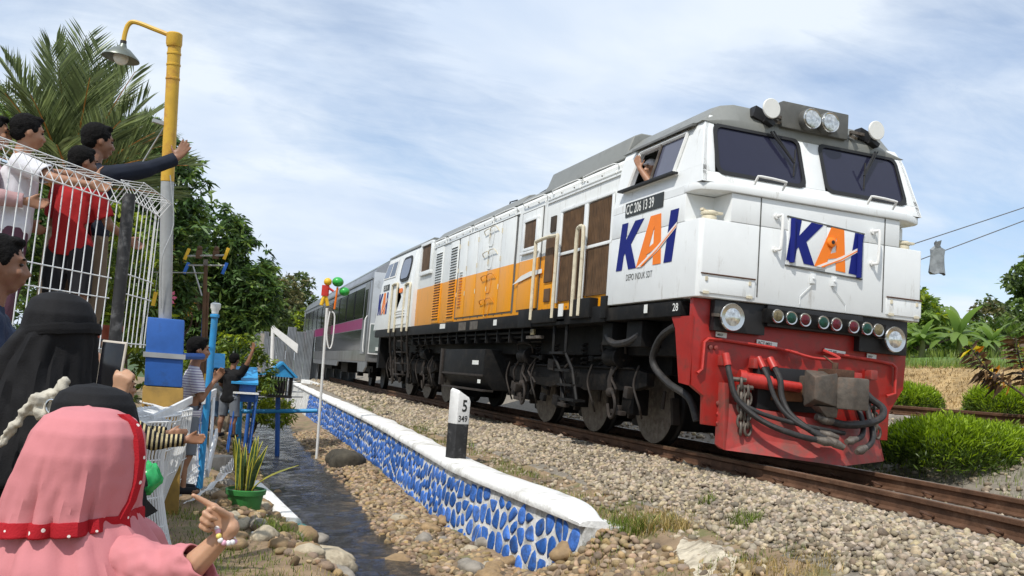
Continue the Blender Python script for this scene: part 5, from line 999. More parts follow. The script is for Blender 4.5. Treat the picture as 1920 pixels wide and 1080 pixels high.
MB().tube([(fx_+.12, fy_, fz_-.1), (fx_+.1, fy_, fz_-.5), (fx_+.16, fy_, fz_-.78), (fx_+.22, fy_, fz_-.7), (fx_+.22, fy_, fz_-.2), (fx_+.16, fy_, fz_-.1)], .014, 6, 3).build('white_loop', 'paint_white', wpz, True)
# blue letterbox-like houses
bh = thing('blue_hut', 'small bright blue box hut with sloping lid on thin legs behind the boy', 'hut', (-4.95, 6.5, -.6))
MB().bb(-5.06, -4.80, 6.4, 6.7, -.02, .25).build('box', 'blue_paint', bh, bevel=.008); MB().hexa(P3((-5.16, 6.30, .24), (-4.78, 6.30, .24), (-4.78, 6.80, .46), (-5.16, 6.80, .46), (-5.16, 6.30, .27), (-4.78, 6.30, .27), (-4.78, 6.80, .49), (-5.16, 6.80, .49))).build('lid', 'blue_light', bh); MB().bb(-5.12, -4.76, 6.28, 6.5, .10, .125).build('shelf', 'coping_white', bh)
for x, y in ((-5.1, 6.32), (-4.8, 6.34), (-5.1, 6.7), (-4.8, 6.7)): MB().cyl((x, y, -.75), (x+.03, y, .1), .014, n=6).build('leg', 'blue_paint', bh)
b2 = thing('blue_hut', 'blue sloped lid box standing behind the waving boy', 'hut', (-5.35, 8.2, -.5)); MB().hexa(P3((-5.7, 8.0, .40), (-5.2, 8.0, .40), (-5.2, 8.5, .62), (-5.7, 8.5, .62), (-5.7, 8.0, .43), (-5.2, 8.0, .43), (-5.2, 8.5, .66), (-5.7, 8.5, .66))).build('lid', 'blue_light', b2); MB().bb(-5.62, -5.28, 8.1, 8.45, -.5, .42).build('box', 'blue_paint', b2)
# kilometre post on the coping
mat('post_white', (.72, .72, .71), .8, var=.08, scale=8, bump=.4, bscale=40); mat('post_dark', (.018, .018, .019), .7, var=.4, scale=10, dirt=(.12, .12, .12), damt=.2, dscale=14)
km = thing('kilometre_post', 'small white and black kilometre post standing on the wall coping', 'marker post', (-2.74, 2.84, -.345))
kx, ky = -2.735, 2.83; kb = [(-.085, -.10), (.075, -.10), (.095, -.07), (.095, .10), (-.085, .10), (-.10, .07), (-.10, -.07)]; R20 = Matrix.Rotation(rad(14), 3, 'Z')
def kr(z, s=1., slope=0): return [Vector((kx, ky, z+slope*-p.x))+p for p in (R20 @ Vector((x*s, y*s, 0)) for x, y in kb)]
MB().loft([kr(-.42), kr(.055)]).build('dark_base', 'post_dark', km, bevel=.006); MB().loft([kr(.056, 1.02), kr(.38, 1.02, .55), kr(.415, .85, .55)]).build('white_top', 'post_white', km, bevel=.006)
e1 = R20 @ Vector((1, 0, 0)); n1_ = R20 @ Vector((0, -1, 0)); ko = Vector((kx, ky, 0))+n1_*.1025
text('numeral', '5', 'plate_black', km, .19, ko+e1*-.035+Vector((0, 0, .205)), e1, (0, 0, 1), bold=.02, sx=.8); text('numeral', '349', 'plate_black', km, .10, ko+e1*-.075+Vector((0, 0, .085)), e1, (0, 0, 1), bold=.015, sx=.85)
# white kerb on the left bank
kp = [(-4.86, 4.4), (-4.76, 3.6), (-4.74, 2.9), (-4.70, 2.2), (-4.68, 1.75)]
m = MB(); m.loft([[Vector((x+a, y, float(gz(x-.1, y))+z)) for a, z in ((-.09, -.3), (-.085, .06), (-.06, .085), (.06, .08), (.09, .05), (.12, -.35))] for x, y in kp]); tag(m.build('drain_kerb', 'coping_white', None, smooth=50), 'short white painted kerb between the plant pot and the stream', 'kerb')
for i, (x, y, w_, lab) in enumerate(((-5.32, 4.8, .25, 'low concrete step near the lower end of the bent fence'), (-5.2, 5.6, .35, 'wide pale concrete step below the waving boy'), (-5.42, 3.9, .2, 'small concrete block at the corner of the bent fence'))): tag(MB().box((x, y, float(gz(x, y))+.05), (w_*1.6, w_, .16), (0, 0, .2+i*.3)).build('concrete_step', 'concrete', None, bevel=.012), lab, 'step')
# snake plant in a green pot
mat('pot_green', (.035, .19, .045), .45, var=.12, scale=8, dirt=(.06, .10, .05), damt=.2); 
sp_ = thing('potted_plant', 'snake plant with yellow edged leaves in a green plastic pot', 'potted plant', (-5.21, .82, -.71))
px_, py_, pz_ = -5.215, .82, -.72
MB().lathe([(0, 0), (.115, 0), (.125, .01), (.150, .20), (.168, .205), (.172, .245), (.155, .25), (.148, .22), (0, .215)], (px_, py_, pz_), n=30).build('pot', 'pot_green', sp_, 50); MB().lathe([(0, 0), (.147, 0), (.147, .012), (0, .014)], (px_, py_, pz_+.215), n=20).build('soil', 'soil', sp_)
mat('leaf_edge', (.46, .42, .045), .45, var=.15, scale=12); ml = mat('leaf_snake', (.035, .075, .025), .4, var=.6, scale=22, dirt=(.12, .17, .07), damt=.4, dscale=16, dstretch=(1, 1, 3))
def snake_leaf(a, r0, H, lean, w_, tw):
    c = Vector((px_+r0*math.cos(a), py_+r0*math.sin(a), pz_+.22)); d = Vector((math.cos(a), math.sin(a), 0))*lean; mI = MB(); L_, R_, Le, Re = [], [], [], []
    for j in range(9):
        t = j/8; p = c+d*(t**1.7)+Vector((0, 0, H*t*(1-.15*lean*t))); ww = w_*(.55+.9*t-1.45*t**3.2)*.5+.001; s = Vector((math.cos(tw+t*.5), math.sin(tw+t*.5), 0)); cup = Vector((-s.y, s.x, 0))*ww*.35
        L_.append(p-s*ww*.72+cup*.5); R_.append(p+s*ww*.72+cup*.5); Le.append(p-s*ww+cup); Re.append(p+s*ww+cup); 
        L_[-1], R_[-1] = L_[-1], R_[-1]
    V = []; 
    for j in range(9): V += [Le[j], L_[j], (L_[j]+R_[j])/2-Vector((-math.sin(tw), math.cos(tw), 0))*.004, R_[j], Re[j]]
    F_ = [(j*5+k, j*5+k+1, (j+1)*5+k+1, (j+1)*5+k) for j in range(8) for k in range(4)]
    o = mI.add(V, F_).build('leaf', 'leaf_snake', sp_, True, fixn=False); o.data.materials.append(MAT['leaf_edge'])
    for i_, p in enumerate(o.data.polygons): p.material_index = 1 if i_ % 4 in (0, 3) else 0
    md = o.modifiers.new('thick', 'SOLIDIFY'); md.thickness = .004
for i in range(15): snake_leaf(i*2.4, .03+.07*((i*7) % 5)/5, random.uniform(.32, .52), random.uniform(.02, .12), random.uniform(.045, .06), random.uniform(0, 3))
snake_leaf(-.15, .06, .26, .36, .085, 1.2)
# litter
mat('teal_plastic', (.02, .42, .36), .3, var=.2); mat('green_plastic', (.03, .42, .12), .25, var=.3, scale=15)
def crumple(name, c, r, m, label, cat, seed):
    V, F_ = ico(3); V = np.array([np.array(v)*(1+.5*mnoise.noise(Vector(v)*2.2+Vector((seed, 0, 0)))) for v in V])*np.array(r)+np.array(c); return tag(link(name, npmesh(name, V, F_), m, None, True), label, cat)
crumple('plastic_scrap', (-4.62, 1.7, float(gz(-4.62, 1.7))+.10), (.07, .05, .02), 'teal_plastic', 'teal plastic scrap lying on the rocks by the stream', 'litter', 3)
crumple('plastic_bag', (-5.93, -2.2, .0), (.06, .05, .075), 'green_plastic', 'translucent green plastic bag caught on the fence beside the pink hijab', 'bag', 9)
for i in range(6): crumple('paper_scrap', (random.uniform(-5.4, -4.9), random.uniform(-.6, .6), -.62), (.025, .02, .008), 'letter_white', ['small white paper scrap on the grass nearest the pointing hand', 'white paper crumb beside the river rocks', 'white litter flake on the near left bank', 'tiny white scrap below the green pot', 'white crumb near the fallen fence wire', 'white flake between grass and rocks'][i], 'litter', i)
for s_ in SC.objects:
    if s_.name.startswith('paper_scrap'):
        c = s_.data.vertices[0].co; s_.location.z = float(gz(c.x, c.y))+.64
# overhead cables with a torn bag, right of the locomotive
mat('cable_grey', (.10, .10, .10), .6, .3); mat('bag_grey', (.22, .24, .25), .45, var=.35, scale=9)
for (a, b, lab) in (((1.2, 5.2, 1.64), (9.31, 1.87, 5.25), 'upper thin steel cable running up to the right behind the locomotive'), ((1.9, 4.93, 1.49), (9.4, 1.9, 5.22), 'lower thin steel cable with a torn bag hanging on it')):
    m = MB(); a = Vector(a); b = Vector(b); m.tube([a+(b-a)*t/12-Vector((0, 0, .25*math.sin(math.pi*t/12)*.15)) for t in range(13)], .008, 5); tag(m.build('steel_cable', 'cable_grey'), lab, 'cable')
pb = thing('torn_bag', 'torn grey plastic bag hanging from the cable beside the cab', 'bag', (5.18, 3.5, 2.8)); m = MB(); rr_ = []
for j, (z, w_) in enumerate(((3.30, .05), (3.22, .03), (3.17, .12), (3.05, .15), (2.9, .13), (2.78, .16))): rr_.append([Vector((5.19+w_*math.cos(a)+.03*math.sin(j*2+a*3), 3.5+.05*math.sin(a)*(1+.5*math.sin(j+a*2)), z+.02*math.sin(a*3+j))) for a in np.linspace(0, 5.76, 12)])
m.loft(rr_, False).build('bag_film', 'bag_grey', pb, True)
# corrugated sheet fence far left, white barrier board, pavement
mat('zinc', (.36, .385, .41), .45, .5, var=.2, scale=2, dirt=(.20, .19, .18), damt=.3, dscale=1.5, dstretch=(2, 2, .5))
cf_ = thing('corrugated_fence', 'grey corrugated sheet metal fence beside the far end of the train', 'fence', (-2.3, 30, 0))
for i in range(16):
    x0 = -4.4+i*.36; y0 = 31.6-(x0+4.4)*.25-(.5 if i > 9 else 0)*(i-9)*-.6; h = 1.65+.25*math.sin(i*2.1)*.4+(.25 if i > 6 else 0); V = []
    for k in range(13):
        x = x0+.35*k/12; V += [(x, y0-.09*k/12+.022*math.cos(k*math.pi), -.2), (x, y0-.09*k/12+.022*math.cos(k*math.pi), h+.02*math.sin(i))]
    o = MB().add(V, [(2*k, 2*k+2, 2*k+3, 2*k+1) for k in range(12)]).build('sheet', 'zinc', cf_, fixn=False); o.modifiers.new('thick', 'SOLIDIFY').thickness = .006
MB().bb(-3.06, -2.90, 29.9, 30.06, -.3, 1.6).build('end_post', 'concrete', cf_)
bb_ = thing('barrier_board', 'white post with slanting white board before the corrugated fence', 'barrier', (-2.7, 27, -.3)); MB().cyl((-2.70, 27.05, -.3), (-2.86, 26.98, 1.85), .07, n=8).build('post', 'paint_white', bb_); MB().hexa(P3((-2.85, 26.9, 1.84), (-1.9, 26.7, 1.22), (-1.9, 26.75, 1.22), (-2.85, 26.95, 1.84), (-2.82, 26.9, 1.58), (-1.9, 26.7, .88), (-1.9, 26.75, .88), (-2.82, 26.95, 1.58))).build('board', 'paint_white', bb_)
m = MB(); m.bb(-1.15, -.75, 24.5, 31, -.5, -.17); tag(m.build('pavement', 'coping_white'), kind='structure')

# ================================================================ vegetation
mat('bark', (.085, .06, .04), .9, var=.35, scale=8, bump=.8, bscale=25); mat('bark_grey', (.14, .12, .09), .9, var=.3, scale=8, bump=.8, bscale=25)
leafmat('leaf_dark', (.034, .075, .022), .5, .25, (.075, .135, .038)); leafmat('leaf_mid', (.068, .125, .028), .5, .3, (.13, .19, .04)); leafmat('leaf_bright', (.13, .20, .02), .45, .4, (.27, .32, .035)); leafmat('leaf_palm', (.10, .135, .06), .4, .35, (.19, .23, .10)); leafmat('leaf_far', (.065, .105, .036), .5, .3, (.12, .16, .055)); leafmat('leaf_olive', (.10, .105, .038), .4, .3, (.18, .16, .07)); leafmat('leaf_banana', (.10, .18, .04), .4, .45, (.19, .27, .07))
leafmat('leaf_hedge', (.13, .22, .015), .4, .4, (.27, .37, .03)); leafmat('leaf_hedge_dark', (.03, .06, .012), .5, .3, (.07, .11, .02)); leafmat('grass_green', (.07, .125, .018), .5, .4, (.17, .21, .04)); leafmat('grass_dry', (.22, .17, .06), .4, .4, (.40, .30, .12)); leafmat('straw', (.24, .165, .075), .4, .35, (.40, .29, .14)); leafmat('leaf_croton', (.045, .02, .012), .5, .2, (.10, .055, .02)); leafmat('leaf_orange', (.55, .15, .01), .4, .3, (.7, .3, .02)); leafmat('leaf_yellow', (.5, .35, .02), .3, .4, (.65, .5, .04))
def leaves(name, P, D, Ln, Wd, m, parent=None, droop=.0, midx=None, mats=None):
    """P base points, D unit directions, each leaf a folded 6-vertex blade"""
    n = len(P); side = np.cross(D, RNG.normal(size=(n, 3))); side /= np.linalg.norm(side, axis=1)[:, None]+1e-9; nrm = np.cross(side, D)
    Ln = Ln[:, None]; Wd = Wd[:, None]; dz = np.zeros((n, 3)); dz[:, 2] = -1
    mid = P+D*Ln*.5+dz*droop*Ln*.18; tip = P+D*Ln+dz*droop*Ln*.6
    V = np.stack([P, mid-side*Wd*.5+nrm*Wd*.12, mid+side*Wd*.5+nrm*Wd*.12, tip], 1); F = np.array([[0, 1, 3, 2]])
    me = npmesh(name, V.reshape(-1, 3), (F[None]+(np.arange(n)*4)[:, None, None]).reshape(-1, 4), mats or [m], midx); return link(name, me, None, parent)
def whorls(C, k, spread=1.1):
    n = len(C); P = np.repeat(C, k, 0); D = RNG.normal(size=(n*k, 3)); D[:, 2] = D[:, 2]*.6+.1; D /= np.linalg.norm(D, axis=1)[:, None]; return P, D
def crown_pts(lobes, n, hollow=.45, gaps=.15, fr=1.4):
    vol = np.array([a[3]*a[4]*a[5] for a in lobes])**.67; pr = vol/vol.sum(); out_ = []
    while len(out_) < n:
        a = lobes[RNG.choice(len(lobes), p=pr)]; d = RNG.normal(size=3); d /= np.linalg.norm(d); r = RNG.uniform(hollow, 1)**.6
        p = np.array(a[:3])+d*r*np.array(a[3:6])*(1+.22*mnoise.noise(Vector(d)*2.1+Vector(a[:3])))
        if mnoise.noise(Vector(p)*fr) < -.5+gaps*1.2: continue
        out_.append(p)
    return np.array(out_)
def tree(name, label, base, lobes, n, k, ln, wd, m, trunk=.12, bark='bark', group=None, cat='tree', hollow=.45, gaps=.15, droop=.6, fr=1.4, limbs=9, mats=None, mixf=None):
    t = thing(name, label, cat, base, group); top = np.mean([a[:3] for a in lobes], 0); b = MB(); B = Vector(base); Tp = Vector(top); fk = B+(Tp-B)*.5
    b.tube([B-Vector((0, 0, .1)), B+(fk-B)*.5+Vector((.05, .03, 0)), fk], [trunk, trunk*.65], 9, 3)
    C = crown_pts(lobes, n, hollow, gaps, fr)
    for i in range(limbs):
        q = Vector(C[RNG.integers(len(C))]); md = fk+(q-fk)*.5+Vector((RNG.normal()*.1, RNG.normal()*.1, .12)); b.tube([B+(fk-B)*random.uniform(.6, 1), md, q], [trunk*.5, trunk*.08], 6, 4)
    b.build('trunk', bark, t, True); P, D = whorls(C, k); nn = len(P)
    if mats: mi_ = (RNG.random(n) < mixf).astype(int); mi_ = np.repeat(mi_, k)
    else: mi_ = None
    leaves('crown', P+RNG.normal(size=P.shape)*.02, D, RNG.uniform(.7, 1.25, nn)*ln, RNG.uniform(.8, 1.2, nn)*wd, m, t, droop, mi_, mats); return t
# mango-like trees on the left
tree('broadleaf_tree', 'tall dark leafy tree rising behind the lamp post', (-6.7, 6.6, -.6), [(-6.9, 6.6, 3.0, .95, .8, 1.0), (-6.35, 6.4, 2.85, .65, .6, .75), (-6.75, 6.4, 3.55, .45, .45, .5), (-6.15, 6.2, 2.2, .5, .5, .7), (-7.5, 6.8, 2.3, .9, .8, .9), (-6.5, 6.5, 1.5, .75, .7, .8), (-7.3, 6.8, 1.3, .8, .7, .8)], 1900, 11, .155, .042, None, .13, mats=['leaf_dark', 'leaf_mid'], mixf=.42, gaps=.22)
tree('broadleaf_tree', 'dense glossy dark green tree right of the wind toy', (-5.3, 11.2, -.6), [(-5.6, 11.0, 2.7, .85, .8, .85), (-4.95, 10.8, 2.3, .65, .6, .75), (-4.7, 10.6, 1.7, .5, .5, .65), (-5.5, 11.1, 1.8, .9, .8, .9), (-6.3, 11.2, 2.3, .8, .7, 1.1), (-5.1, 10.9, 1.2, .6, .6, .55), (-6.0, 11.2, 1.2, .8, .7, .6)], 2000, 11, .185, .05, None, .15, mats=['leaf_dark', 'leaf_mid'], mixf=.3, gaps=.18)
tree('broadleaf_tree', 'light green feathery tree at the upper left behind the palm', (-8.9, 9.0, -.6), [(-9.2, 8.8, 4.1, .9, .8, .7), (-8.6, 8.6, 3.7, .6, .6, .6), (-8.8, 8.8, 2.7, 1.1, .9, .9), (-8.2, 8.6, 2.2, .9, .8, .9)], 900, 11, .15, .035, 'leaf_mid', .12, gaps=.25)
tree('leafy_shrub', 'bright green shrub in front of the dark tree by the fence', (-6.75, 4.6, -.6), [(-6.85, 4.6, 1.9, .55, .5, .6), (-6.5, 4.4, 1.35, .45, .45, .6), (-7.0, 4.6, 1.1, .6, .5, .7), (-6.55, 4.5, .6, .5, .5, .7)], 620, 9, .11, .04, None, .05, cat='shrub', mats=['leaf_bright', 'leaf_mid'], mixf=.45, gaps=.2)
tree('leafy_shrub', 'shrub with orange flowers behind the short fence panel', (-6.25, 7.2, -.6), [(-6.3, 7.2, 1.9, .45, .4, .4), (-6.2, 7.1, 1.3, .4, .4, .4)], 260, 8, .10, .04, None, .05, cat='shrub', mats=['leaf_bright', 'leaf_orange'], mixf=.4)
tree('leafy_shrub', 'low sunlit shrub below the dark tree near the waving hand', (-5.0, 9.2, -.6), [(-5.0, 9.2, .62, .55, .4, .45), (-4.6, 9.3, .35, .4, .35, .4), (-5.5, 9.4, .3, .5, .4, .5)], 420, 8, .12, .04, None, .04, cat='shrub', mats=['leaf_bright', 'leaf_mid'], mixf=.5)
tree('leafy_shrub', 'small green shrub under the lantern beside the stream', (-4.45, 11.8, -1.0), [(-4.4, 11.8, -.3, .45, .4, .45), (-3.9, 12.2, -.5, .4, .4, .35)], 240, 8, .12, .04, 'leaf_bright', .03, cat='shrub')
# far trees
for (lab, b, lobes, nn, m_) in (
  ('loose olive tree far off between the dark tree and the train', (-1.2, 50, -.5), [(-1.4, 50, 4.2, 1.6, 1.3, 1.5), (-.4, 50, 4.9, 1.1, 1, 1.1), (-.6, 50, 2.6, 1.8, 1.4, 1.6)], 520, ['leaf_olive', 'leaf_far']),
  ('taller far tree with a tufted top left of the train', (1.0, 56, -.5), [(1.2, 56, 5.8, 1.0, 1, 1.0), (.6, 56, 4.2, 1.5, 1.3, 1.4), (1.8, 56, 3.6, 1.4, 1.2, 1.6), (.5, 56, 2.4, 1.7, 1.3, 1.3)], 560, ['leaf_far', 'leaf_olive']),
  ('bright green bush far off above the corrugated fence', (.6, 44, -.3), [(.6, 44, 2.8, 1.2, 1, .8), (1.6, 44, 2.5, 1.0, 1, .9), (-.4, 44, 2.1, 1.2, 1, 1.0)], 420, ['leaf_bright', 'leaf_far']),
  ('dark far tree behind the glossy tree', (-3.6, 34, -.5), [(-3.6, 34, 3.6, 1.6, 1.3, 1.4), (-4.6, 34, 2.6, 1.8, 1.4, 1.6), (-2.6, 34, 2.2, 1.3, 1.2, 1.3)], 620, ['leaf_far', 'leaf_mid']),
  ('low far tree over the carriage roof', (4.5, 75, 0), [(4.0, 75, 5.6, 1.8, 1.5, 1.4), (6.2, 75, 4.8, 2.2, 1.5, 1.6), (2.4, 75, 4.4, 1.8, 1.5, 1.5)], 460, ['leaf_far', 'leaf_mid']),
  ('broad dark tree behind the children at far left', (-12, 20, -.5), [(-12, 20, 3.4, 2.4, 1.8, 2.0), (-9.8, 20, 2.6, 1.8, 1.5, 2.0), (-14.5, 20, 3.0, 2.2, 1.6, 2.2)], 900, ['leaf_dark', 'leaf_mid']),
  ('dark leafy tree behind the wind toy posts', (-7.6, 15.5, -.5), [(-7.4, 15.5, 2.2, 1.5, 1.2, 1.8), (-5.8, 15.5, 1.6, 1.5, 1.2, 1.6), (-8.8, 15.6, 2.2, 1.4, 1.2, 2.0)], 900, ['leaf_dark', 'leaf_mid'])):
    tree('far_tree', lab, b, lobes, nn, 10, .34 if b[1] > 30 else .22, .12 if b[1] > 30 else .06, None, .2, mats=m_, mixf=.4, gaps=.1, group='trees behind the stream', droop=.3, fr=.6)
# trees and plants on the right
tree('broadleaf_tree', 'big leafy tree at the right edge above the paddy', (31, 22.3, 3.4), [(30.4, 22, 7.0, 1.6, 1.4, 1.1), (32.5, 22, 7.6, 2.2, 1.8, 1.5), (30.0, 22.2, 5.4, 1.5, 1.3, 1.2), (32, 22, 5.2, 2.2, 1.6, 1.6), (29.6, 22.3, 4.4, 1.3, 1.0, .8)], 800, 10, .34, .16, None, .22, mats=['leaf_mid', 'leaf_far'], mixf=.4, fr=.8)
tree('broadleaf_tree', 'small round tree left of the big right hand tree', (26.0, 20.6, 3.3), [(25.9, 20.6, 4.6, .8, .8, .9), (26.6, 20.6, 4.0, .9, .8, .7)], 240, 10, .28, .10, None, .1, mats=['leaf_olive', 'leaf_far'], mixf=.5, fr=.8)
tree('leafy_shrub', 'light green bush behind the banana plants', (19.5, 17, 2.6), [(18.6, 16.6, 3.5, 1.0, .8, .7), (19.8, 16.4, 3.2, 1.0, .8, .6), (17.2, 17.0, 3.1, 1.0, .8, .6), (20.8, 16.4, 3.0, .9, .8, .5), (18.2, 16.5, 4.2, .35, .35, .5)], 460, 9, .34, .17, None, .1, cat='shrub', mats=['leaf_banana', 'leaf_mid'], mixf=.35, fr=.8)
tree('leafy_shrub', 'low green bush at the foot of the right hand trees', (28, 19.5, 3.3), [(27.4, 19.8, 3.9, 1.2, .8, .6), (29.2, 19.2, 3.8, 1.3, .8, .7)], 260, 9, .28, .12, 'leaf_mid', .08, cat='shrub', fr=.8)
tree('leafy_shrub', 'pale green mixed bush in which the banana plants stand', (14.2, 12.6, 1.9), [(13.2, 12.8, 2.7, .8, .6, .55), (14.4, 12.4, 3.0, .8, .6, .6), (15.6, 12.0, 2.6, .8, .6, .5), (12.2, 13.0, 2.6, .8, .6, .5), (14.0, 12.6, 3.6, .35, .3, .5)], 420, 9, .24, .10, None, .06, cat='shrub', mats=['leaf_banana', 'leaf_bright'], mixf=.3, fr=.9)
def frond(parent, c, az, el, L_, m, nl=26, lw=.018, ll=.35, curve=.6, name='frond', rm='stem_green', vang=.75):
    d = Vector((math.cos(az)*math.cos(el), math.sin(az)*math.cos(el), math.sin(el))); P = []; p = Vector(c); st = L_/12
    for i in range(13):
        P.append(p.copy()); p = p+d*st; d = (d+Vector((0, 0, -curve*st))).normalized()
    r = MB(); r.tube(P, [.016, .003], 5); base = r.mesh('r'); lp_, ld_, ll_ = [], [], []
    for i in range(nl):
        t = .12+.88*i/nl; k = t*12; j = min(int(k), 11); q = P[j].lerp(P[j+1], k-j); tg = (P[j+1]-P[j]).normalized(); s = tg.cross(Vector((0, 0, 1)));
        s = s.normalized() if s.length > .05 else Vector((math.sin(az), -math.cos(az), 0)); upv = s.cross(tg)
        for sg in (-1, 1):
            dd = (tg*vang+s*sg*.8+upv*(.35+.15*random.random())).normalized(); lp_.append(q); ld_.append(dd); ll_.append(ll*(.55+.6*math.sin(math.pi*min(t*1.05, 1))**.6)*random.uniform(.85, 1.1))
    o = leaves(name, np.array([tuple(v) for v in lp_]), np.array([tuple(v) for v in ld_]), np.array(ll_), np.full(len(ll_), lw), m, parent, .25)
    r.build('rachis', rm, o, True)
mat('stem_green', (.12, .13, .035), .6, var=.2); mat('stem_orange', (.42, .17, .03), .6, var=.3)
pm = thing('palm_tree', 'spiky palm with upright fronds behind the children', 'palm', (-7.15, 2.8, -.6))
MB().tube([(-7.1, 2.85, -.7), (-7.15, 2.8, 1.0), (-7.15, 2.8, 2.2)], [.16, .12], 12, 4).build('trunk', 'bark', pm, True)
for i in range(44):
    az = i*2.399; k = i/44; el = 1.44-1.02*k+random.uniform(-.12, .12); frond(pm, (-7.12+.05*math.cos(az), 2.78+.05*math.sin(az), 2.28-.1*k), az, el, random.uniform(1.25, 1.6)*(1-.35*k), 'leaf_palm', 40, .024, .50, .22+.35*k, vang=1.25, rm='stem_orange' if k > .4 else 'stem_green')
for i in range(26):
    a = random.uniform(0, 6.28); MB().tube([(-7.12+.06*math.cos(a), 2.76+.06*math.sin(a), 2.05), (-7.12+.22*math.cos(a), 2.76+.22*math.sin(a), 2.30), (-7.12+.4*math.cos(a), 2.76+.4*math.sin(a), 2.36+random.uniform(-.1, .12))], [.03, .008], 5, 3).build('frond_base', 'stem_orange', pm, True)
def banana(x, y, z, H, label, n=15):
    t = thing('banana_plant', label, 'banana plant', (x, y, z), 'banana plants across the paddy'); MB().tube([(x, y, z-.1), (x+.05, y, z+H*.3), (x, y, z+H*.42)], [.09, .05], 9, 3).build('pseudostem', 'stem_green', t, True)
    for i in range(n):
        az = i*2.4+x; el = random.uniform(.25, 1.35); L_ = H*random.uniform(.55, .85); d = Vector((math.cos(az)*math.cos(el), math.sin(az)*math.cos(el), math.sin(el))); p = Vector((x, y, z+H*.40)); V = []; K = 10
        for j in range(K+1):
            tt = j/K; w_ = L_*.11*math.sin(math.pi*min(1, .08+tt*.92))**.6*(0 if j == K else 1)+.004; s = d.cross(Vector((0, 0, 1))).normalized(); u_ = s.cross(d)
            V += [p-s*w_-Vector((0, 0, w_*.35)), p, p+s*w_-Vector((0, 0, w_*.35))]; p = p+d*(L_/K); d = (d+Vector((0, 0, -.17))).normalized()
        o = MB().add(V, [(3*j+k, 3*j+k+1, 3*j+4+k, 3*j+3+k) for j in range(K) for k in (0, 1)]).build('leaf', 'leaf_banana', t, True, fixn=False)
for x, y, H, lab in ((12.9, 11.4, 1.15, 'banana plant nearest the cab, half hidden by it'), (13.9, 11.1, 1.5, 'tallest banana plant in the middle of the clump'), (14.9, 10.9, 1.0, 'short banana plant at the right end of the clump'), (13.3, 12.4, 1.4, 'banana plant at the back of the clump'), (15.6, 11.4, .8, 'drooping young banana plant beside the open paddy')): banana(x, y, float(gz(x, y)), H, lab)
for x, y, r, lab in ((27.4, 18.3, 1.5, 'bushy palm standing before the right hand trees'), (16.6, 12.2, 1.0, 'low feathery palm right of the banana plants')):
    t = thing('palm_clump', lab, 'palm', (x, y, float(gz(x, y))))
    MB().tube([(x, y, float(gz(x, y))-.1), (x, y, float(gz(x, y))+.35)], .12, 8).build('trunk', 'bark', t, True)
    for i in range(16): frond(t, (x, y, float(gz(x, y))+.3), i*2.4, random.uniform(.5, 1.3), r*random.uniform(.8, 1.2), 'leaf_mid', 18, .06, r*.3, .5)
# hedges
def hedge(label, c, r, n, seed=0):
    c = Vector(c); t = thing('clipped_bush', label, 'bush', (c.x, c.y, c.z)); n0 = n; d = RNG.normal(size=(n, 3)); d[:, 2] = np.abs(d[:, 2]); d /= np.linalg.norm(d, axis=1)[:, None]
    q = np.sign(d)*np.abs(d)**.7; P = q*np.array(r)*RNG.uniform(.72, 1.0, n)[:, None]; P[:, 2] = np.maximum(P[:, 2], .02)
    jn = np.array([mnoise.noise(Vector(p)*3+Vector((seed, 0, 0))) for p in P]); P *= (1+.10*jn)[:, None]; P += np.array([c.x, c.y, c.z+r[2]*.12])
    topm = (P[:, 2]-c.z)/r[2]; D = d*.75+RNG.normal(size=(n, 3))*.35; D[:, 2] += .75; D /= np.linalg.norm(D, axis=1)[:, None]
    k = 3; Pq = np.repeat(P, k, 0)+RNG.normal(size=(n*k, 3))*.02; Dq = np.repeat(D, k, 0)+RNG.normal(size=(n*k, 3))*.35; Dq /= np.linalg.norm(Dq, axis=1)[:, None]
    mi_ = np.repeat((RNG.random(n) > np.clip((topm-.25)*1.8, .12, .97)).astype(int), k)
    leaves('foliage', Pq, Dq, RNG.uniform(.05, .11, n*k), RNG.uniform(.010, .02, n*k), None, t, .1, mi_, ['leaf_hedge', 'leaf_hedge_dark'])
    st = MB()
    for i in range(22):
        a = random.uniform(0, 6.28); rr = random.uniform(.1, .75); st.tube([(c.x+.25*rr*r[0]*math.cos(a), c.y+.25*rr*r[1]*math.sin(a), c.z-.12), (c.x+rr*r[0]*math.cos(a), c.y+rr*r[1]*math.sin(a), c.z+r[2]*.8)], [.012, .004], 5, 2)
    st.build('stems', 'bark', t, True)
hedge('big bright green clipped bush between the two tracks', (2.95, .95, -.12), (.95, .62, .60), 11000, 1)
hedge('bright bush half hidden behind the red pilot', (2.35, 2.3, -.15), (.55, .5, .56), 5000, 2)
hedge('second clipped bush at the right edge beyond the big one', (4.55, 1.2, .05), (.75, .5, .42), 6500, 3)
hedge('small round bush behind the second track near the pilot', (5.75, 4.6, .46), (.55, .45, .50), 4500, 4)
hedge('wide flat bush behind the second track at the right', (7.1, 3.75, .50), (.75, .5, .52), 6500, 5)
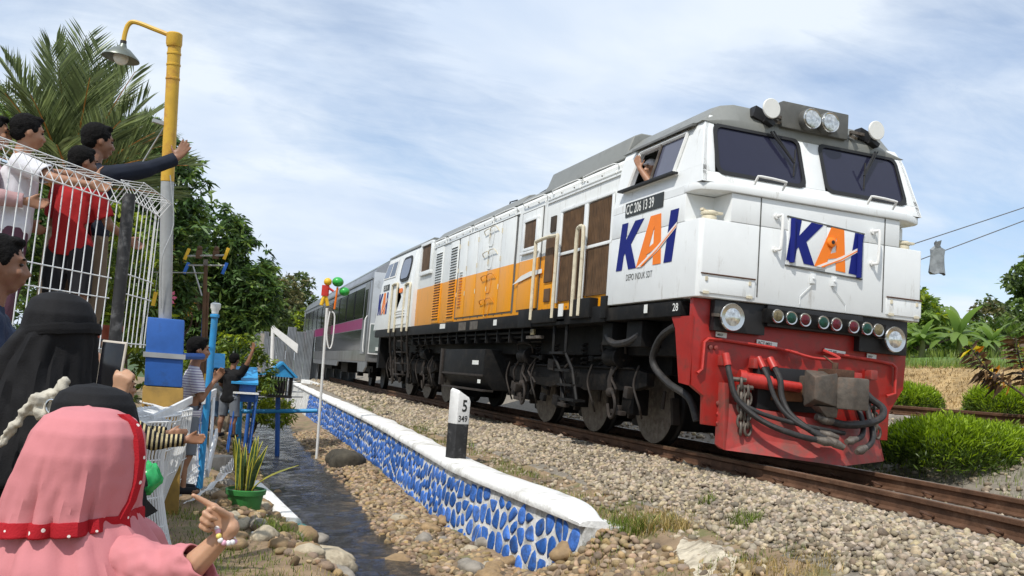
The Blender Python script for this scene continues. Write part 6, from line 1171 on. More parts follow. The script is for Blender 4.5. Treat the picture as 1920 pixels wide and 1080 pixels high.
# croton
CRO = [(4.5, .95, .1), (4.2, .99, .78), (3.85, 1.09, 1.05), (3.61, 1.16, 1.2), (3.40, 1.21, 1.45)]
ct = thing('croton_plant', 'leaning dark red and yellow leaved plant at the right edge', 'plant', (4.6, .2, .1))
for (P, nl) in ((CRO, 84), ([(4.5, .95, .2), (4.2, .98, .9), (4.0, 1.0, 1.3), (3.92, 1.01, 1.62)], 70)):
    b_ = MB(); b_.tube(P, [.018, .008], 6, 5).build('stem', 'bark', ct, True); lp_, ld_ = [], []
    for i in range(nl):
        t = .45+.55*i/nl; k = t*(len(P)-1); j = min(int(k), len(P)-2); q = Vector(P[j]).lerp(Vector(P[j+1]), k-j); tg = (Vector(P[j+1])-Vector(P[j])).normalized(); a = i*2.4; u_, v_, _ = frame(tg); dd = (u_*math.cos(a)+v_*math.sin(a)+tg*.5).normalized(); lp_.append(tuple(q)); ld_.append(tuple(dd))
    o = leaves('leaf_whorl', np.array(lp_), np.array(ld_), RNG.uniform(.16, .27, nl), RNG.uniform(.045, .065, nl), None, ct, .7, RNG.choice([0]*9+[1, 2], nl), ['leaf_croton', 'leaf_orange', 'leaf_yellow'])
# grass, straw and weeds
def strip(n, f, y0, y1, h0, h1, m, name, label, w_=.006, lean=.5, thin=None):
    y = RNG.uniform(y0, y1, n); x = f(y, RNG.random(n)); k = np.ones(n, bool)
    if thin is not None: k = np.array([mnoise.noise(Vector((a*thin, b*thin, 1.3))) for a, b in zip(x, y)]) > RNG.uniform(-.15, .35, n)
    x = x[k]; y = y[k]; P = np.stack([x, y, gz(x, y)-.005], 1); return tag(blades(name, P, RNG.uniform(h0, h1, len(P)), np.full(len(P), w_), m, lean), label, 'grass', kind='stuff')
strip(9000, lambda y, r: xw(y)+.40+r*.45, -1.6, 16, .03, .10, 'grass_green', 'grass', 'thin green grass behind the white coping', .005, .8, 1.6)
strip(9000, lambda y, r: -3.0+r*1.1, -3.3, .5, .02, .09, 'grass_dry', 'dry_grass', 'dry grass at the foot of the ballast by the wall end', .004, .9, 1.5)
strip(5000, lambda y, r: -2.9+r*1.0, -3.3, .2, .03, .08, 'grass_green', 'grass', 'green tufts at the foot of the ballast by the wall end', .005, .8, 2.2)
strip(16000, lambda y, r: xs(y)-.55-r*1.6, -2, 8, .015, .06, 'grass_green', 'grass', 'short grass on the left bank around the pot', .005, .9, 1.1)
strip(9000, lambda y, r: xs(y)-.55-r*1.6, -2, 8, .015, .05, 'grass_dry', 'dry_grass', 'dry grass on the left bank around the pot', .004, 1., 1.4)
strip(4000, lambda y, r: 1.7+r*1.9, -2.5, 4, .04, .16, 'grass_green', 'grass', 'weeds between the two tracks', .007, .6, 1.2)
strip(17000, lambda y, r: xc(y)+6.5+r*3.0, -2, 16, .04, .14, 'straw', 'straw', 'dry straw covering the bank beyond the second track', .016, 1.6)
strip(10000, lambda y, r: xc(y)+9.4+r*3.0, 2, 24, .10, .28, 'grass_green', 'paddy_grass', 'green grass along the top of the straw bank', .016, .5)
strip(9000, lambda y, r: xc(y)+12.4+r*14, 4, 34, .15, .40, 'grass_green', 'paddy_grass', 'young green rice in the far paddy', .03, .4)
def weed(x, y, r, n, m, label):
    a = RNG.uniform(0, 6.28, n); q = r*np.sqrt(RNG.random(n)); P = np.stack([x+q*np.cos(a), y+q*np.sin(a), gz(x+q*np.cos(a), y+q*np.sin(a))], 1)
    t = thing('weed_tuft', label, 'weed', (x, y, float(gz(x, y)))); blades('blades', P, RNG.uniform(.05, .15, n), np.full(n, .007), m, .9, parent=t)
weed(-1.83, -1.55, .12, 260, 'grass_green', 'bright green weed tuft beside the broken slab'); weed(-2.45, -1.0, .2, 320, 'grass_green', 'green weed tuft at the tip of the white coping'); weed(-1.7, -.85, .07, 90, 'grass_green', 'tiny green weed standing in the ballast'); weed(-2.3, -1.15, .22, 300, 'grass_dry', 'brownish weed tuft behind the broken slab'); weed(-5.0, -.35, .22, 380, 'grass_green', 'grass tuft among the rocks at the bottom left')
# ================================================================ people
mat('skin', (.33, .165, .095), .5, var=.12, scale=20, sss=.08); mat('skin_dark', (.235, .11, .062), .5, var=.12, scale=20, sss=.08); mat('skin_light', (.46, .26, .16), .5, var=.1, scale=20, sss=.08)
mat('hair_black', (.006, .0055, .0055), .85, spec=.15, var=.4, scale=60, bump=.8, bscale=140); mat('eye_dark', (.012, .010, .010), .2); mat('lip', (.26, .085, .06), .5)
def cloth(name, col, rough=.85, var=.1, bump=.25): return mat(name, col, rough, var=var, scale=9, bump=bump, bscale=260, spec=.25)
cloth('cloth_pink', (.52, .195, .21), var=.05, bump=.06); cloth('cloth_black', (.0085, .0085, .010), .8, .2); cloth('cloth_navy', (.010, .014, .026), .8, .2); cloth('cloth_red', (.30, .012, .014)); cloth('cloth_white', (.62, .62, .66)); cloth('cloth_khaki', (.17, .125, .085)); cloth('cloth_grey', (.16, .175, .20)); cloth('cloth_dark', (.018, .018, .022)); cloth('cloth_blue_navy', (.018, .030, .060)); cloth('cloth_plum', (.10, .045, .065)); cloth('cloth_rose', (.42, .26, .26)); cloth('cloth_purple', (.36, .12, .46)); cloth('cloth_denim', (.10, .17, .27)); cloth('cloth_lightgrey', (.36, .37, .38)); cloth('knot_beige', (.47, .44, .37), var=.3)
def stripes(name, c1, c2, freq, axis=2, duty=.5, off=0.):
    m = cloth(name, c1); nt = m.node_tree; n = nt.nodes; l = nt.links; tc_ = n.new('ShaderNodeTexCoord'); s_ = n.new('ShaderNodeSeparateXYZ'); l.new(tc_.outputs['Object'], s_.inputs[0])
    a = n.new('ShaderNodeMath'); a.operation = 'MULTIPLY'; a.inputs[1].default_value = freq; l.new(s_.outputs[axis], a.inputs[0]); f = n.new('ShaderNodeMath'); f.operation = 'FRACT'; l.new(a.outputs[0], f.inputs[0]); g = n.new('ShaderNodeMath'); g.operation = 'LESS_THAN'; g.inputs[1].default_value = duty; l.new(f.outputs[0], g.inputs[0])
    x = n.new('ShaderNodeMix'); x.data_type = 'RGBA'; x.inputs[6].default_value = (*c1, 1); x.inputs[7].default_value = (*c2, 1); l.new(g.outputs[0], x.inputs[0]); l.new(x.outputs[2], n['Principled BSDF'].inputs['Base Color']); return m
stripes('cloth_striped', (.66, .65, .68), (.20, .15, .30), 46, 2, .28); stripes('cloth_bee', (.55, .45, .25), (.012, .012, .014), 42, 0, .55)
mdot = cloth('trim_red', (.36, .010, .018)); n = mdot.node_tree.nodes; l = mdot.node_tree.links; tq = n.new('ShaderNodeTexCoord'); vq = n.new('ShaderNodeTexVoronoi'); vq.inputs['Scale'].default_value = 42; vq.inputs['Randomness'].default_value = .35; l.new(tq.outputs['Object'], vq.inputs[0]); lq = n.new('ShaderNodeMath'); lq.operation = 'LESS_THAN'; lq.inputs[1].default_value = .17; l.new(vq.outputs['Distance'], lq.inputs[0]); xq = n.new('ShaderNodeMix'); xq.data_type = 'RGBA'; xq.inputs[6].default_value = (.36, .010, .018, 1); xq.inputs[7].default_value = (.75, .70, .66, 1); l.new(lq.outputs[0], xq.inputs[0]); l.new(xq.outputs[2], n['Principled BSDF'].inputs['Base Color'])
def sphere_cone(m, a, ra, b, rb, n=10): m.ell(a, ra, n=n, m=7); m.ell(b, rb, n=n, m=7); m.cyl(a, b, ra, rb, n=n)
def blob(name, B, vox, m, parent, smooth=3, cuts=(), fold=0., fscale=14., fst=(1, 1, 1), thick=0.):
    me = B.mesh('tmp'); bm = bmesh.new(); bm.from_mesh(me); bmesh.ops.recalc_face_normals(bm, faces=bm.faces); bm.to_mesh(me); bm.free()
    t = bpy.data.objects.new('tmp', me); COL.objects.link(t); r = t.modifiers.new('r', 'REMESH'); r.mode = 'VOXEL'; r.voxel_size = vox
    if smooth: s = t.modifiers.new('s', 'SMOOTH'); s.factor = .5; s.iterations = smooth
    bpy.context.view_layer.update(); dg = bpy.context.evaluated_depsgraph_get(); new = bpy.data.meshes.new_from_object(t.evaluated_get(dg)); bpy.data.objects.remove(t); bpy.data.meshes.remove(me)
    if fold:
        k = len(new.vertices); co = np.zeros(k*3, np.float32); no = np.zeros(k*3, np.float32); new.vertices.foreach_get('co', co); new.vertices.foreach_get('normal', no); co = co.reshape(-1, 3); no = no.reshape(-1, 3)
        d = np.array([mnoise.fractal(Vector((p[0]*fscale*fst[0], p[1]*fscale*fst[1], p[2]*fscale*fst[2])), 1, 2, 2) for p in co]); co = co+no*(d*fold)[:, None]; new.vertices.foreach_set('co', co.ravel())
    if cuts:
        bm = bmesh.new(); bm.from_mesh(new)
        for p, nn, rd in cuts:
            p = Vector(p); nn = Vector(nn).normalized(); bmesh.ops.delete(bm, geom=[v for v in bm.verts if (v.co-p).dot(nn) > 0 and (v.co-p).length < rd], context='VERTS')
        for _ in range(6):
            bv = [v for v in bm.verts if v.is_boundary]; q_ = {v: sum((e.other_vert(v).co for e in v.link_edges if e.is_boundary), Vector())/max(1, sum(e.is_boundary for e in v.link_edges)) for v in bv}
            for v in bv: v.co = v.co.lerp(q_[v], .5)
        bm.to_mesh(new); bm.free()
    new.materials.clear(); o = link(name, new, m, parent, True)
    if thick: md = o.modifiers.new('thick', 'SOLIDIFY'); md.thickness = thick
    return o
def hand(B, wrist, d, acr, pn, s, pose, fr=.058):
    """d finger direction, acr towards the thumb side, pn palm-facing normal (fingers curl to it)"""
    wrist = Vector(wrist); d = Vector(d).normalized(); acr = Vector(acr); acr = (acr-d*acr.dot(d)).normalized(); pn = Vector(pn); pn = (pn-d*pn.dot(d)-acr*pn.dot(acr)).normalized(); K = []
    for i, (ln, fw_) in enumerate(((.43, .48), (.48, .50), (.44, .48), (.35, .44))):
        kn = wrist+d*(fw_*s)+acr*((1.5-i)*.118*s); sphere_cone(B, wrist+acr*((1.5-i)*.05*s), .095*s, kn, .078*s); K.append(kn)
        c = {'open': (.06, .10, .08), 'relax': (.35, .45, .35), 'grip': (1.0, 1.1, .8), 'point': (.05, .08, .05) if i == 0 else (1.25, 1.5, .9)}[pose]; th = 0; p = kn; spread = (1.5-i)*.10 if pose == 'open' else (1.5-i)*.02
        for j, (fr_, cc) in enumerate(zip((.44, .31, .25), c)):
            th += cc; dd = (d*math.cos(th)+pn*math.sin(th)+acr*spread).normalized(); q = p+dd*(ln*s*fr_); sphere_cone(B, p, fr*s*(1.12-.12*j), q, fr*s*(1.0-.13*j), 8); p = q
    b = wrist+d*.14*s+acr*.16*s; td = {'open': d*.55+acr*.9, 'relax': d*.8+acr*.55+pn*.3, 'grip': d*.55+acr*.25+pn*.9, 'point': d*.75+acr*.2+pn*.6}[pose].normalized(); q = b+td*.24*s; e = q+(td+d*.35+pn*(.1 if pose == 'open' else .35)).normalized()*.20*s
    sphere_cone(B, wrist+d*.08*s+acr*.06*s, .095*s, b, .085*s); sphere_cone(B, b, .075*s, q, .066*s, 8); sphere_cone(B, q, .066*s, e, .05*s, 8)
def person(label, loc, az, H, skin, hair, top, bottom, armL, armR, hh=.158, sleeve=.5, leg=1., vox=.0078, head_yaw=0., head_tilt=0., top_long=.0, group=None, bottom_len=1., cap=None, lean=0., shoes='cloth_dark', legspread=.06, fold=.007, skinny=1., fing=.066):
    """az: facing angle (world, from +x). arms: (upper dir, fore dir, pose) in (right, forward, up)"""
    F_ = Vector((math.cos(az), math.sin(az), 0)); R_ = Vector((math.sin(az), -math.cos(az), 0)); U_ = (Vector((0, 0, 1))+F_*lean).normalized(); O_ = Vector(loc)
    def W(r, f, u): return O_+R_*(r*H)+F_*(f*H)+U_*(u*H)
    def Dv(v): return (R_*v[0]+F_*v[1]+Vector((0, 0, 1))*v[2]).normalized()
    t = thing('person', label, 'person', loc, group); B = MB(); k = skinny
    zs = 1-hh-.05; zh = .47*leg+.0; hw_ = .058*k; sw = .112*k
    # torso (slim, under the clothes), neck, head
    sphere_cone(B, W(-hw_*.6, 0, zh+.02), .062*H*k, W(hw_*.6, 0, zh+.02), .062*H*k); sphere_cone(B, W(0, 0, zh+.04), .068*H*k, W(0, .0, zs-.09), .074*H*k); sphere_cone(B, W(-sw*.7, 0, zs-.035), .042*H*k, W(sw*.7, 0, zs-.035), .042*H*k); sphere_cone(B, W(0, -.005, zs-.02), .036*H, W(0, .006, zs+.07), .034*H)
    hy = az+head_yaw; HF = Vector((math.cos(hy), math.sin(hy), 0)); HR = Vector((math.sin(hy), -math.cos(hy), 0)); HU = (Vector((0, 0, 1))+HF*head_tilt).normalized(); HF = (HF-HU*HF.dot(HU)).normalized(); hc = W(0, .012, 1-hh*.5); h = hh*H
    RM = Matrix((HR, HF, HU)).transposed()
    def Hd(r, f, u): return hc+HR*(r*h)+HF*(f*h)+HU*(u*h)
    B.ell(Hd(0, -.04, .10), (.335*h, .40*h, .40*h), RM, 20, 13); B.ell(Hd(0, .08, -.10), (.285*h, .315*h, .33*h), RM, 18, 11); B.ell(Hd(0, .20, -.36), (.16*h, .14*h, .115*h), RM, 12, 8)      # skull, face, chin
    sphere_cone(B, Hd(0, .385, .03), .028*h, Hd(0, .455, -.13), .052*h, 8); B.ell(Hd(.05, .415, -.145), .04*h); B.ell(Hd(-.05, .415, -.145), .04*h)                                  # nose
    B.ell(Hd(0, .385, -.255), (.095*h, .045*h, .03*h), RM); B.ell(Hd(0, .37, -.30), (.08*h, .045*h, .03*h), RM); B.ell(Hd(0, .345, .11), (.22*h, .06*h, .04*h), RM)                  # lips, brow
    for s in (-1, 1): B.ell(Hd(s*.325, -.03, -.05), (.035*h, .075*h, .125*h), RM); B.ell(Hd(s*.17, .30, -.12), (.09*h, .08*h, .08*h), RM)                                              # ears, cheeks
    # legs
    feet = []
    for s in (-1, 1):
        hp_ = W(s*hw_, 0, zh); kn = W(s*(hw_+legspread*.4), .015, zh*.52); an = W(s*(hw_+legspread*.6), 0, .045); sphere_cone(B, hp_, .058*H*k, kn, .037*H*k); sphere_cone(B, kn, .036*H*k, W(s*(hw_+legspread*.45), -.012, zh*.36), .036*H*k); sphere_cone(B, W(s*(hw_+legspread*.45), -.012, zh*.36), .036*H*k, an, .021*H*k); sphere_cone(B, W(s*(hw_+legspread*.6), -.02, .022), .022*H, W(s*(hw_+legspread*.7), .085, .018), .018*H); feet.append((hp_, kn, an, s))
    # arms
    arms = []
    for s, a in ((-1, armL), (1, armR)):
        sh_ = W(s*sw, 0, zs-.03); el = sh_+Dv(a[0])*(.165*H); wr = el+Dv(a[1])*(.145*H); sphere_cone(B, sh_, .034*H*k, el, .026*H*k); sphere_cone(B, el, .027*H*k, wr, .018*H*k)
        fd = Dv(a[1] if len(a) < 4 else a[3]); acr = Dv(a[4]) if len(a) > 4 else Vector((0, 0, 1)); pn = fd.cross(acr)*s*(1 if len(a) < 6 else a[5]); hand(B, wr, fd, acr, pn, .105*H, a[2], fing); arms.append((sh_, el, wr))
    blob('body', B, vox, skin, t, 2)
    for s in (-1, 1):
        e = MB().ell(Hd(s*.145, .335, .02), (.055*h, .035*h, .028*h), RM, 10, 7).build('eye', 'eye_dark', t, True); MB().ell(Hd(s*.145, .365, .115), (.085*h, .03*h, .018*h), RM, 10, 6).build('eyebrow', 'hair_black', t, True)
    if hair:
        m = MB(); m.ell(Hd(0, -.075, .155), (.365*h, .41*h, .385*h), RM, 22, 13)
        m.ell(Hd(0, -.20, -.04), (.30*h, .25*h, .24*h), RM, 18, 10); m.ell(Hd(0, .18, .40), (.24*h, .18*h, .10*h), RM, 14, 8)
        for s in (-1, 1): m.ell(Hd(s*.30, .07, .12), (.05*h, .10*h, .15*h), RM)
        blob('hair', m, .0075, hair, t, 1, fold=.004, fscale=80)
    if cap: m = MB(); m.ell(Hd(0, -.04, .24), (.375*h, .43*h, .31*h), RM, 22, 13); m.ell(Hd(0, .38, .18), (.27*h, .22*h, .03*h), RM, 18, 8); blob('cap', m, .008, cap, t, 2)
    # shirt
    S = MB(); g = .014*H/1.3+.006
    sphere_cone(S, W(-hw_*.75, 0, zh+.04-top_long), .068*H*k+g, W(hw_*.75, 0, zh+.04-top_long), .068*H*k+g); sphere_cone(S, W(-.02, 0, zh+.05-top_long), .066*H*k+g, W(-.032*k, 0, zs-.085), .062*H*k+g); sphere_cone(S, W(.02, 0, zh+.05-top_long), .066*H*k+g, W(.032*k, 0, zs-.085), .062*H*k+g); sphere_cone(S, W(0, 0, zh+.03-top_long), .072*H*k+g, W(0, 0, zs-.09), .078*H*k+g); sphere_cone(S, W(-sw*.8, 0, zs-.035), .040*H*k+g, W(sw*.8, 0, zs-.035), .040*H*k+g); sphere_cone(S, W(0, 0, zs-.03), .045*H, W(0, .0, zs+.005), .040*H)
    cuts = [(W(0, 0, zh-.015-top_long), -U_, .30*H)]
    for sh_, el, wr in arms:
        if sleeve <= .55:
            q = sh_.lerp(el, min(sleeve*1.6, .95)); sphere_cone(S, sh_, .036*H*k+g, q, .034*H*k+g*.9); cuts.append((sh_.lerp(el, sleeve*1.6), el-sh_, .11*H))
        else: sphere_cone(S, sh_, .036*H*k+g, el, .029*H*k+g*.8); sphere_cone(S, el, .029*H*k+g*.8, wr, .022*H*k+g*.6); cuts.append((el.lerp(wr, .97), wr-el, .05*H))
    blob('shirt', S, .0095, top, t, 2, cuts, fold, 11, (1, 1, .7), .004)
    if bottom:
        Pn = MB(); g2 = .012*H/1.3+.004; cuts = []
        sphere_cone(Pn, W(-hw_*.7, 0, zh+.02), .062*H*k+g2, W(hw_*.7, 0, zh+.02), .062*H*k+g2); sphere_cone(Pn, W(0, 0, zh+.02), .064*H*k+g2, W(0, 0, zh+.06), .064*H*k+g2)
        for hp_, kn, an, s in feet:
            sphere_cone(Pn, hp_, .060*H*k+g2, kn, .044*H*k+g2)
            if bottom_len > .6: sphere_cone(Pn, kn, .044*H*k+g2, an, .030*H*k+g2); cuts.append((an, an-kn, .09*H))
            else: e_ = kn+(an-kn)*.12; sphere_cone(Pn, kn, .046*H*k+g2, e_, .048*H*k+g2); cuts.append((kn+(an-kn)*.02, an-kn, .10*H))
        blob('trousers' if bottom_len > .6 else 'shorts', Pn, .0105, bottom, t, 2, cuts, fold, 11, (1, 1, .6), .004)
    for hp_, kn, an, s in feet: m = MB(); sphere_cone(m, an+Vector((0, 0, -.022*H))-F_*.025*H, .027*H, an+F_*.085*H-Vector((0, 0, .026*H)), .022*H); blob('shoe', m, .009, shoes, t, 1)
    return t
DN = (0, .1, -1)
GT = .643
# camera-right on the ground is about azimuth -20 deg, away is about 70 deg
person('boy in navy long sleeves and khaki trousers stretching one arm towards the train', (-6.49, -1.12, GT), rad(52), 1.40, 'skin_dark', 'hair_black', 'cloth_navy', 'cloth_khaki', ((-.3, .4, -1), (-.1, .7, -.8), 'relax'), ((.52, .75, .36), (.40, .70, .50), 'open', (.35, .35, .95), (-.5, -.3, .2)), sleeve=1., head_yaw=-.45, skinny=.9)
person('boy in a red shirt and dark shorts leaning on the fence, seen from behind', (-6.52, -1.42, GT), rad(62), 1.18, 'skin_dark', 'hair_black', 'cloth_red', 'cloth_dark', ((-.35, .3, -1), (.0, .8, -.3), 'relax'), ((.35, .3, -.9), (.2, .8, -.3), 'relax'), bottom_len=.5, head_yaw=-.5, top_long=.02, skinny=.9)
person('boy in a white T-shirt pointing along the fence with his bare arm', (-6.82, -1.50, GT), rad(10), 1.30, 'skin', 'hair_black', 'cloth_white', 'cloth_plum', ((-.2, .9, .12), (-.05, 1, .10), 'open', (0, 1, .12), (0, .1, 1)), ((.55, .8, -.35), (.2, .95, -.05), 'relax'), sleeve=.5, head_yaw=.25, top_long=.02, skinny=.9)
person('girl in a pale rose blouse at the left edge behind the fence', (-6.99, -1.50, GT), rad(0), 1.27, 'skin', 'hair_black', 'cloth_rose', 'cloth_plum', ((-.2, .3, -1), (.3, .8, -.4), 'relax'), ((.3, .35, -1), (-.2, .9, .0), 'relax'), sleeve=1., top_long=.06)
person('small boy in a white striped T-shirt beside the blue pillar', (-5.74, .92, -.53), rad(8), 1.32, 'skin', 'hair_black', 'cloth_striped', 'cloth_grey', ((-.5, -.15, -.85), (-.1, .35, -.9), 'relax'), ((.3, .25, -.9), (.0, .45, .8), 'relax'), hh=.165, bottom_len=.5, head_yaw=.1, skinny=.8)
person('boy in a black T-shirt and grey shorts waving one arm at the train', (-5.15, 6.42, -.54), rad(55), 1.22, 'skin_dark', 'hair_black', 'cloth_black', 'cloth_grey', ((-.4, .3, -.9), (-.1, .8, -.2), 'relax'), ((.42, .05, .80), (.28, .1, 1), 'open', (.05, .0, 1), (-1, .2, 0)), bottom_len=.5, vox=.0075, top_long=.05)
person('small child in a light grey jacket and blue shorts behind the waving boy', (-5.36, 6.92, -.52), rad(20), .95, 'skin_dark', 'hair_black', 'cloth_lightgrey', 'cloth_denim', ((-.3, .3, -1), (.0, .8, .2), 'relax'), ((.3, .4, -.8), (.1, .6, .8), 'relax'), hh=.20, bottom_len=.5, vox=.0075, sleeve=1.)
person('man in a navy T-shirt with short black hair at the left edge', (-6.56, -3.22, -.60), rad(6), 1.66, 'skin_dark', 'hair_black', 'cloth_blue_navy', 'cloth_dark', ((-.3, .2, -1), (0, .4, -.9), 'relax'), ((.3, .15, -1), (0, .4, -.9), 'relax'), hh=.14, vox=.009)
person('child in yellow and black striped sleeves resting both hands on the fence', (-6.15, -1.80, -.62), rad(25), 1.15, 'skin', 'hair_black', 'cloth_bee', 'cloth_dark', ((.35, .85, -.42), (.55, .8, .05), 'relax'), ((.45, .8, -.55), (.5, .85, .12), 'relax'), sleeve=1., vox=.007)
# driver leaning his arm out of the cab window
person('train driver in a white shirt and white cap waving from the cab window', (-1.12, 1.46, 1.70), rad(185), 1.50, 'skin', None, 'cloth_white', 'cloth_dark', ((-.42, .9, -.05), (.62, .25, .8), 'open', (.40, .1, 1), (-.4, -.2, .3)), ((.15, .0, -1), (0, .15, -1), 'relax'), fing=.085, skinny=1.1, hh=.14, sleeve=.5, vox=.0085, cap='cloth_white', leg=.85)

# ---- draped figures (women and girls in head coverings)
R0 = Vector((.936, -.353, 0)).normalized(); A0 = Vector((.353, .936, 0)).normalized()   # camera-right and away, level
def drape(name, rings, m, parent, nf=9, n=110, ph=0., rough=.004, thick=.004, close=True):
    """rings: (centre xyz, radius right, radius away, fold amplitude, tilt of ring along right)"""
    V = []; K = []
    fine = []
    for a, b in zip(rings[:-1], rings[1:]):
        for j in range(7): t = j/7; fine.append(tuple((Vector(a[0]).lerp(Vector(b[0]), t),))+tuple(a[i]+(b[i]-a[i])*t for i in range(1, 5)))
    fine.append((Vector(rings[-1][0]),)+tuple(rings[-1][1:]))
    for c, rr, ra, amp, tl in fine:
        rg = []
        for i in range(n):
            a = 2*math.pi*i/n; f = amp*1.1*mnoise.fractal(Vector((math.cos(a)*4.5, math.sin(a)*4.5, c.z*3+ph*7)), 1, 2, 3)+amp*(math.sin(nf*a+ph+c.z*6+1.5*mnoise.noise(Vector((c.z*8, ph, 0))))*.5+math.sin((nf*2+1)*a+1.7*ph-c.z*9)*.3+.4*mnoise.noise(Vector((math.cos(a)*2, math.sin(a)*2, c.z*7+ph)))); f += .0022*min(1, amp*400)*mnoise.fractal(Vector((math.cos(a)*rr*38, math.sin(a)*ra*38, c.z*22)), 1, 2, 3); x = math.cos(a)*(rr+f); y = math.sin(a)*(ra+f)
            rg.append(c+R0*x+A0*y+Vector((0, 0, tl*x+rough*mnoise.noise(Vector((x*20, y*20, c.z*20))))))
        K.append(rg)
    m_ = MB(); m_.loft(K, False); o = len(m_.v); top = sum(K[0], Vector())/n; m_.v.append(tuple(top+Vector((0, 0, .004)))); m_.f += [(o, (i+1) % n, i) for i in range(n)]
    ob = m_.build(name, m, parent, True, fixn=False); md = ob.modifiers.new('thick', 'SOLIDIFY'); md.thickness = thick; md.offset = -1; return ob
def head_body(t, c, face, h, skin, arms=(), vox=.005, base=None):
    """covered figure: one body mesh with head, neck, torso, legs and the given arms"""
    B = MB(); c = Vector(c); F_ = Vector(face).normalized(); U_ = Vector((0, 0, 1)); R_ = F_.cross(U_).normalized(); RM = Matrix((R_, F_, U_)).transposed(); Hd = lambda r, f, u: c+R_*(r*h)+F_*(f*h)+U_*(u*h)
    B.ell(Hd(0, -.04, .10), (.335*h, .40*h, .40*h), RM, 20, 13); B.ell(Hd(0, .08, -.10), (.285*h, .315*h, .33*h), RM, 18, 11); B.ell(Hd(0, .20, -.36), (.16*h, .14*h, .115*h), RM, 12, 8); sphere_cone(B, Hd(0, .385, .03), .028*h, Hd(0, .455, -.13), .052*h, 8); B.ell(Hd(0, .385, -.255), (.095*h, .045*h, .03*h), RM)
    for s in (-1, 1): B.ell(Hd(s*.17, .30, -.12), (.09*h, .08*h, .08*h), RM)
    gz_ = float(gz(c.x, c.y)) if base is None else base; nk = Hd(0, -.08, -.75); sphere_cone(B, Hd(0, -.05, -.3), .2*h, nk, .2*h); hip = Vector((nk.x, nk.y, gz_+(nk.z-gz_)*.55)); sphere_cone(B, nk-U_*.25*h, .38*h, hip, .42*h); sphere_cone(B, nk-U_*.22*h-R_*.34*h, .18*h, nk-U_*.22*h+R_*.34*h, .18*h)
    for s in (-1, 1): ft = Vector((hip.x, hip.y, gz_+.03))+R_*s*.4*h; sphere_cone(B, hip+R_*s*.3*h, .3*h, ft, .16*h); sphere_cone(B, ft, .14*h, ft+F_*.6*h, .11*h)
    for P, r0, r1 in arms:
        for a, b in zip(P[:-1], P[1:]): sphere_cone(B, a, r0, b, r1)
    return B, Hd
# girl in the pink hijab, close to the camera
FG = (R0*.80+A0*.60).normalized()
gp = thing('person', 'girl in a pink hijab with red dotted trim pointing with one hand, nearest the camera', 'person', (-6.0, -5.04, -.62))
hcx = Vector((-5.9898, -5.0477, 0.4197)); el_ = Vector((-5.7707, -5.2248, 0.2281)); wr_ = Vector((-5.6992, -5.2717, 0.3230)); sh_ = Vector((-5.9247, -5.0835, 0.2309))
B, Hd = head_body(gp, hcx+FG*.005, FG, .185, 'skin', base=-.62)
sphere_cone(B, sh_, .036, el_, .031); sphere_cone(B, el_, .028, wr_, .0165); kd = (Vector((-5.7394, -5.2718, 0.3617))-wr_).normalized()
sh2 = Vector((-5.9152, -4.9158, 0.2305)); el2 = Vector((-5.8428, -4.8938, 0.1785)); wr2 = Vector((-5.8279, -4.9122, 0.0990)); sphere_cone(B, sh2, .034, el2, .029); sphere_cone(B, el2, .028, wr2, .02); hand(B, wr2, (0, .2, -1), A0, -R0, .12, 'relax')
B2 = MB(); hd_ = (Vector((-5.7810, -5.2470, 0.3713))-Vector((-5.7127, -5.2702, 0.3557))).normalized()
hand(B, wr_, Vector((-5.7468, -5.2676, 0.3474))-wr_, up, (R0*-.15-A0).normalized(), .108, 'point', .056)
blob('body', B, .0031, 'skin_light', gp, 1)

drape('headscarf', [(Vector((-6.0012, -5.0550, 0.5272)), .010, .010, 0, 0), (Vector((-5.9975, -5.0558, 0.5218)), .055, .05, .000, 0), (Vector((-5.9937, -5.0555, 0.5063)), .088, .085, .001, 0), (Vector((-5.9928, -5.0529, 0.4782)), .105, .108, .002, 0), (Vector((-5.9965, -5.0467, 0.4327)), .115, .122, .004, .0), (Vector((-6.0032, -5.0382, 0.3757)), .124, .124, .008, .02), (Vector((-6.0116, -5.0297, 0.3241)), .128, .122, .013, .06), (Vector((-6.0136, -5.0257, 0.2935)), .131, .122, .016, .10)], 'cloth_pink', gp, 7, ph=1.)
drape('hem_trim', [(Vector((-6.0156, -5.0259, 0.3024)), .1375, .1285, .016, .10), (Vector((-6.0149, -5.0233, 0.2753)), .1405, .131, .017, .10)], 'trim_red', gp, 7, ph=1., thick=.003)
drape('cape', [(Vector((-6.0036, -5.0299, 0.2988)), .116, .104, .004, .1), (Vector((-5.9976, -5.0283, 0.2631)), .138, .122, .008, .08), (Vector((-5.9833, -5.0276, 0.2078)), .168, .150, .010, .0), (Vector((-5.9677, -5.0262, 0.1413)), .180, .17, .012, 0), (Vector((-5.9430, -5.0126, -0.0713)), .20, .19, .02, 0), (Vector((-5.9192, -4.9975, -0.2953)), .21, .21, .03, 0)], 'cloth_pink', gp, 8, ph=2.)
tp = [Vector((-5.9252, -5.0822, 0.5221))+A0*.0, Vector((-5.8996, -5.0893, 0.5015))+A0*-.0, Vector((-5.8856, -5.0910, 0.4699))+A0*-.01, Vector((-5.8793, -5.0892, 0.4309))+A0*-.01, Vector((-5.8788, -5.0846, 0.3857))+A0*-.015, Vector((-5.8841, -5.0784, 0.3458))+A0*-.02, Vector((-5.8952, -5.0705, 0.3099))+A0*-.03]
tp2 = [p+A0*.10+R0*.02 for p in tp]
m = MB()
V = []; 
for i, p in enumerate(tp): V += [p, p+R0*-.016+A0*-.012, p+R0*.003+A0*.01]
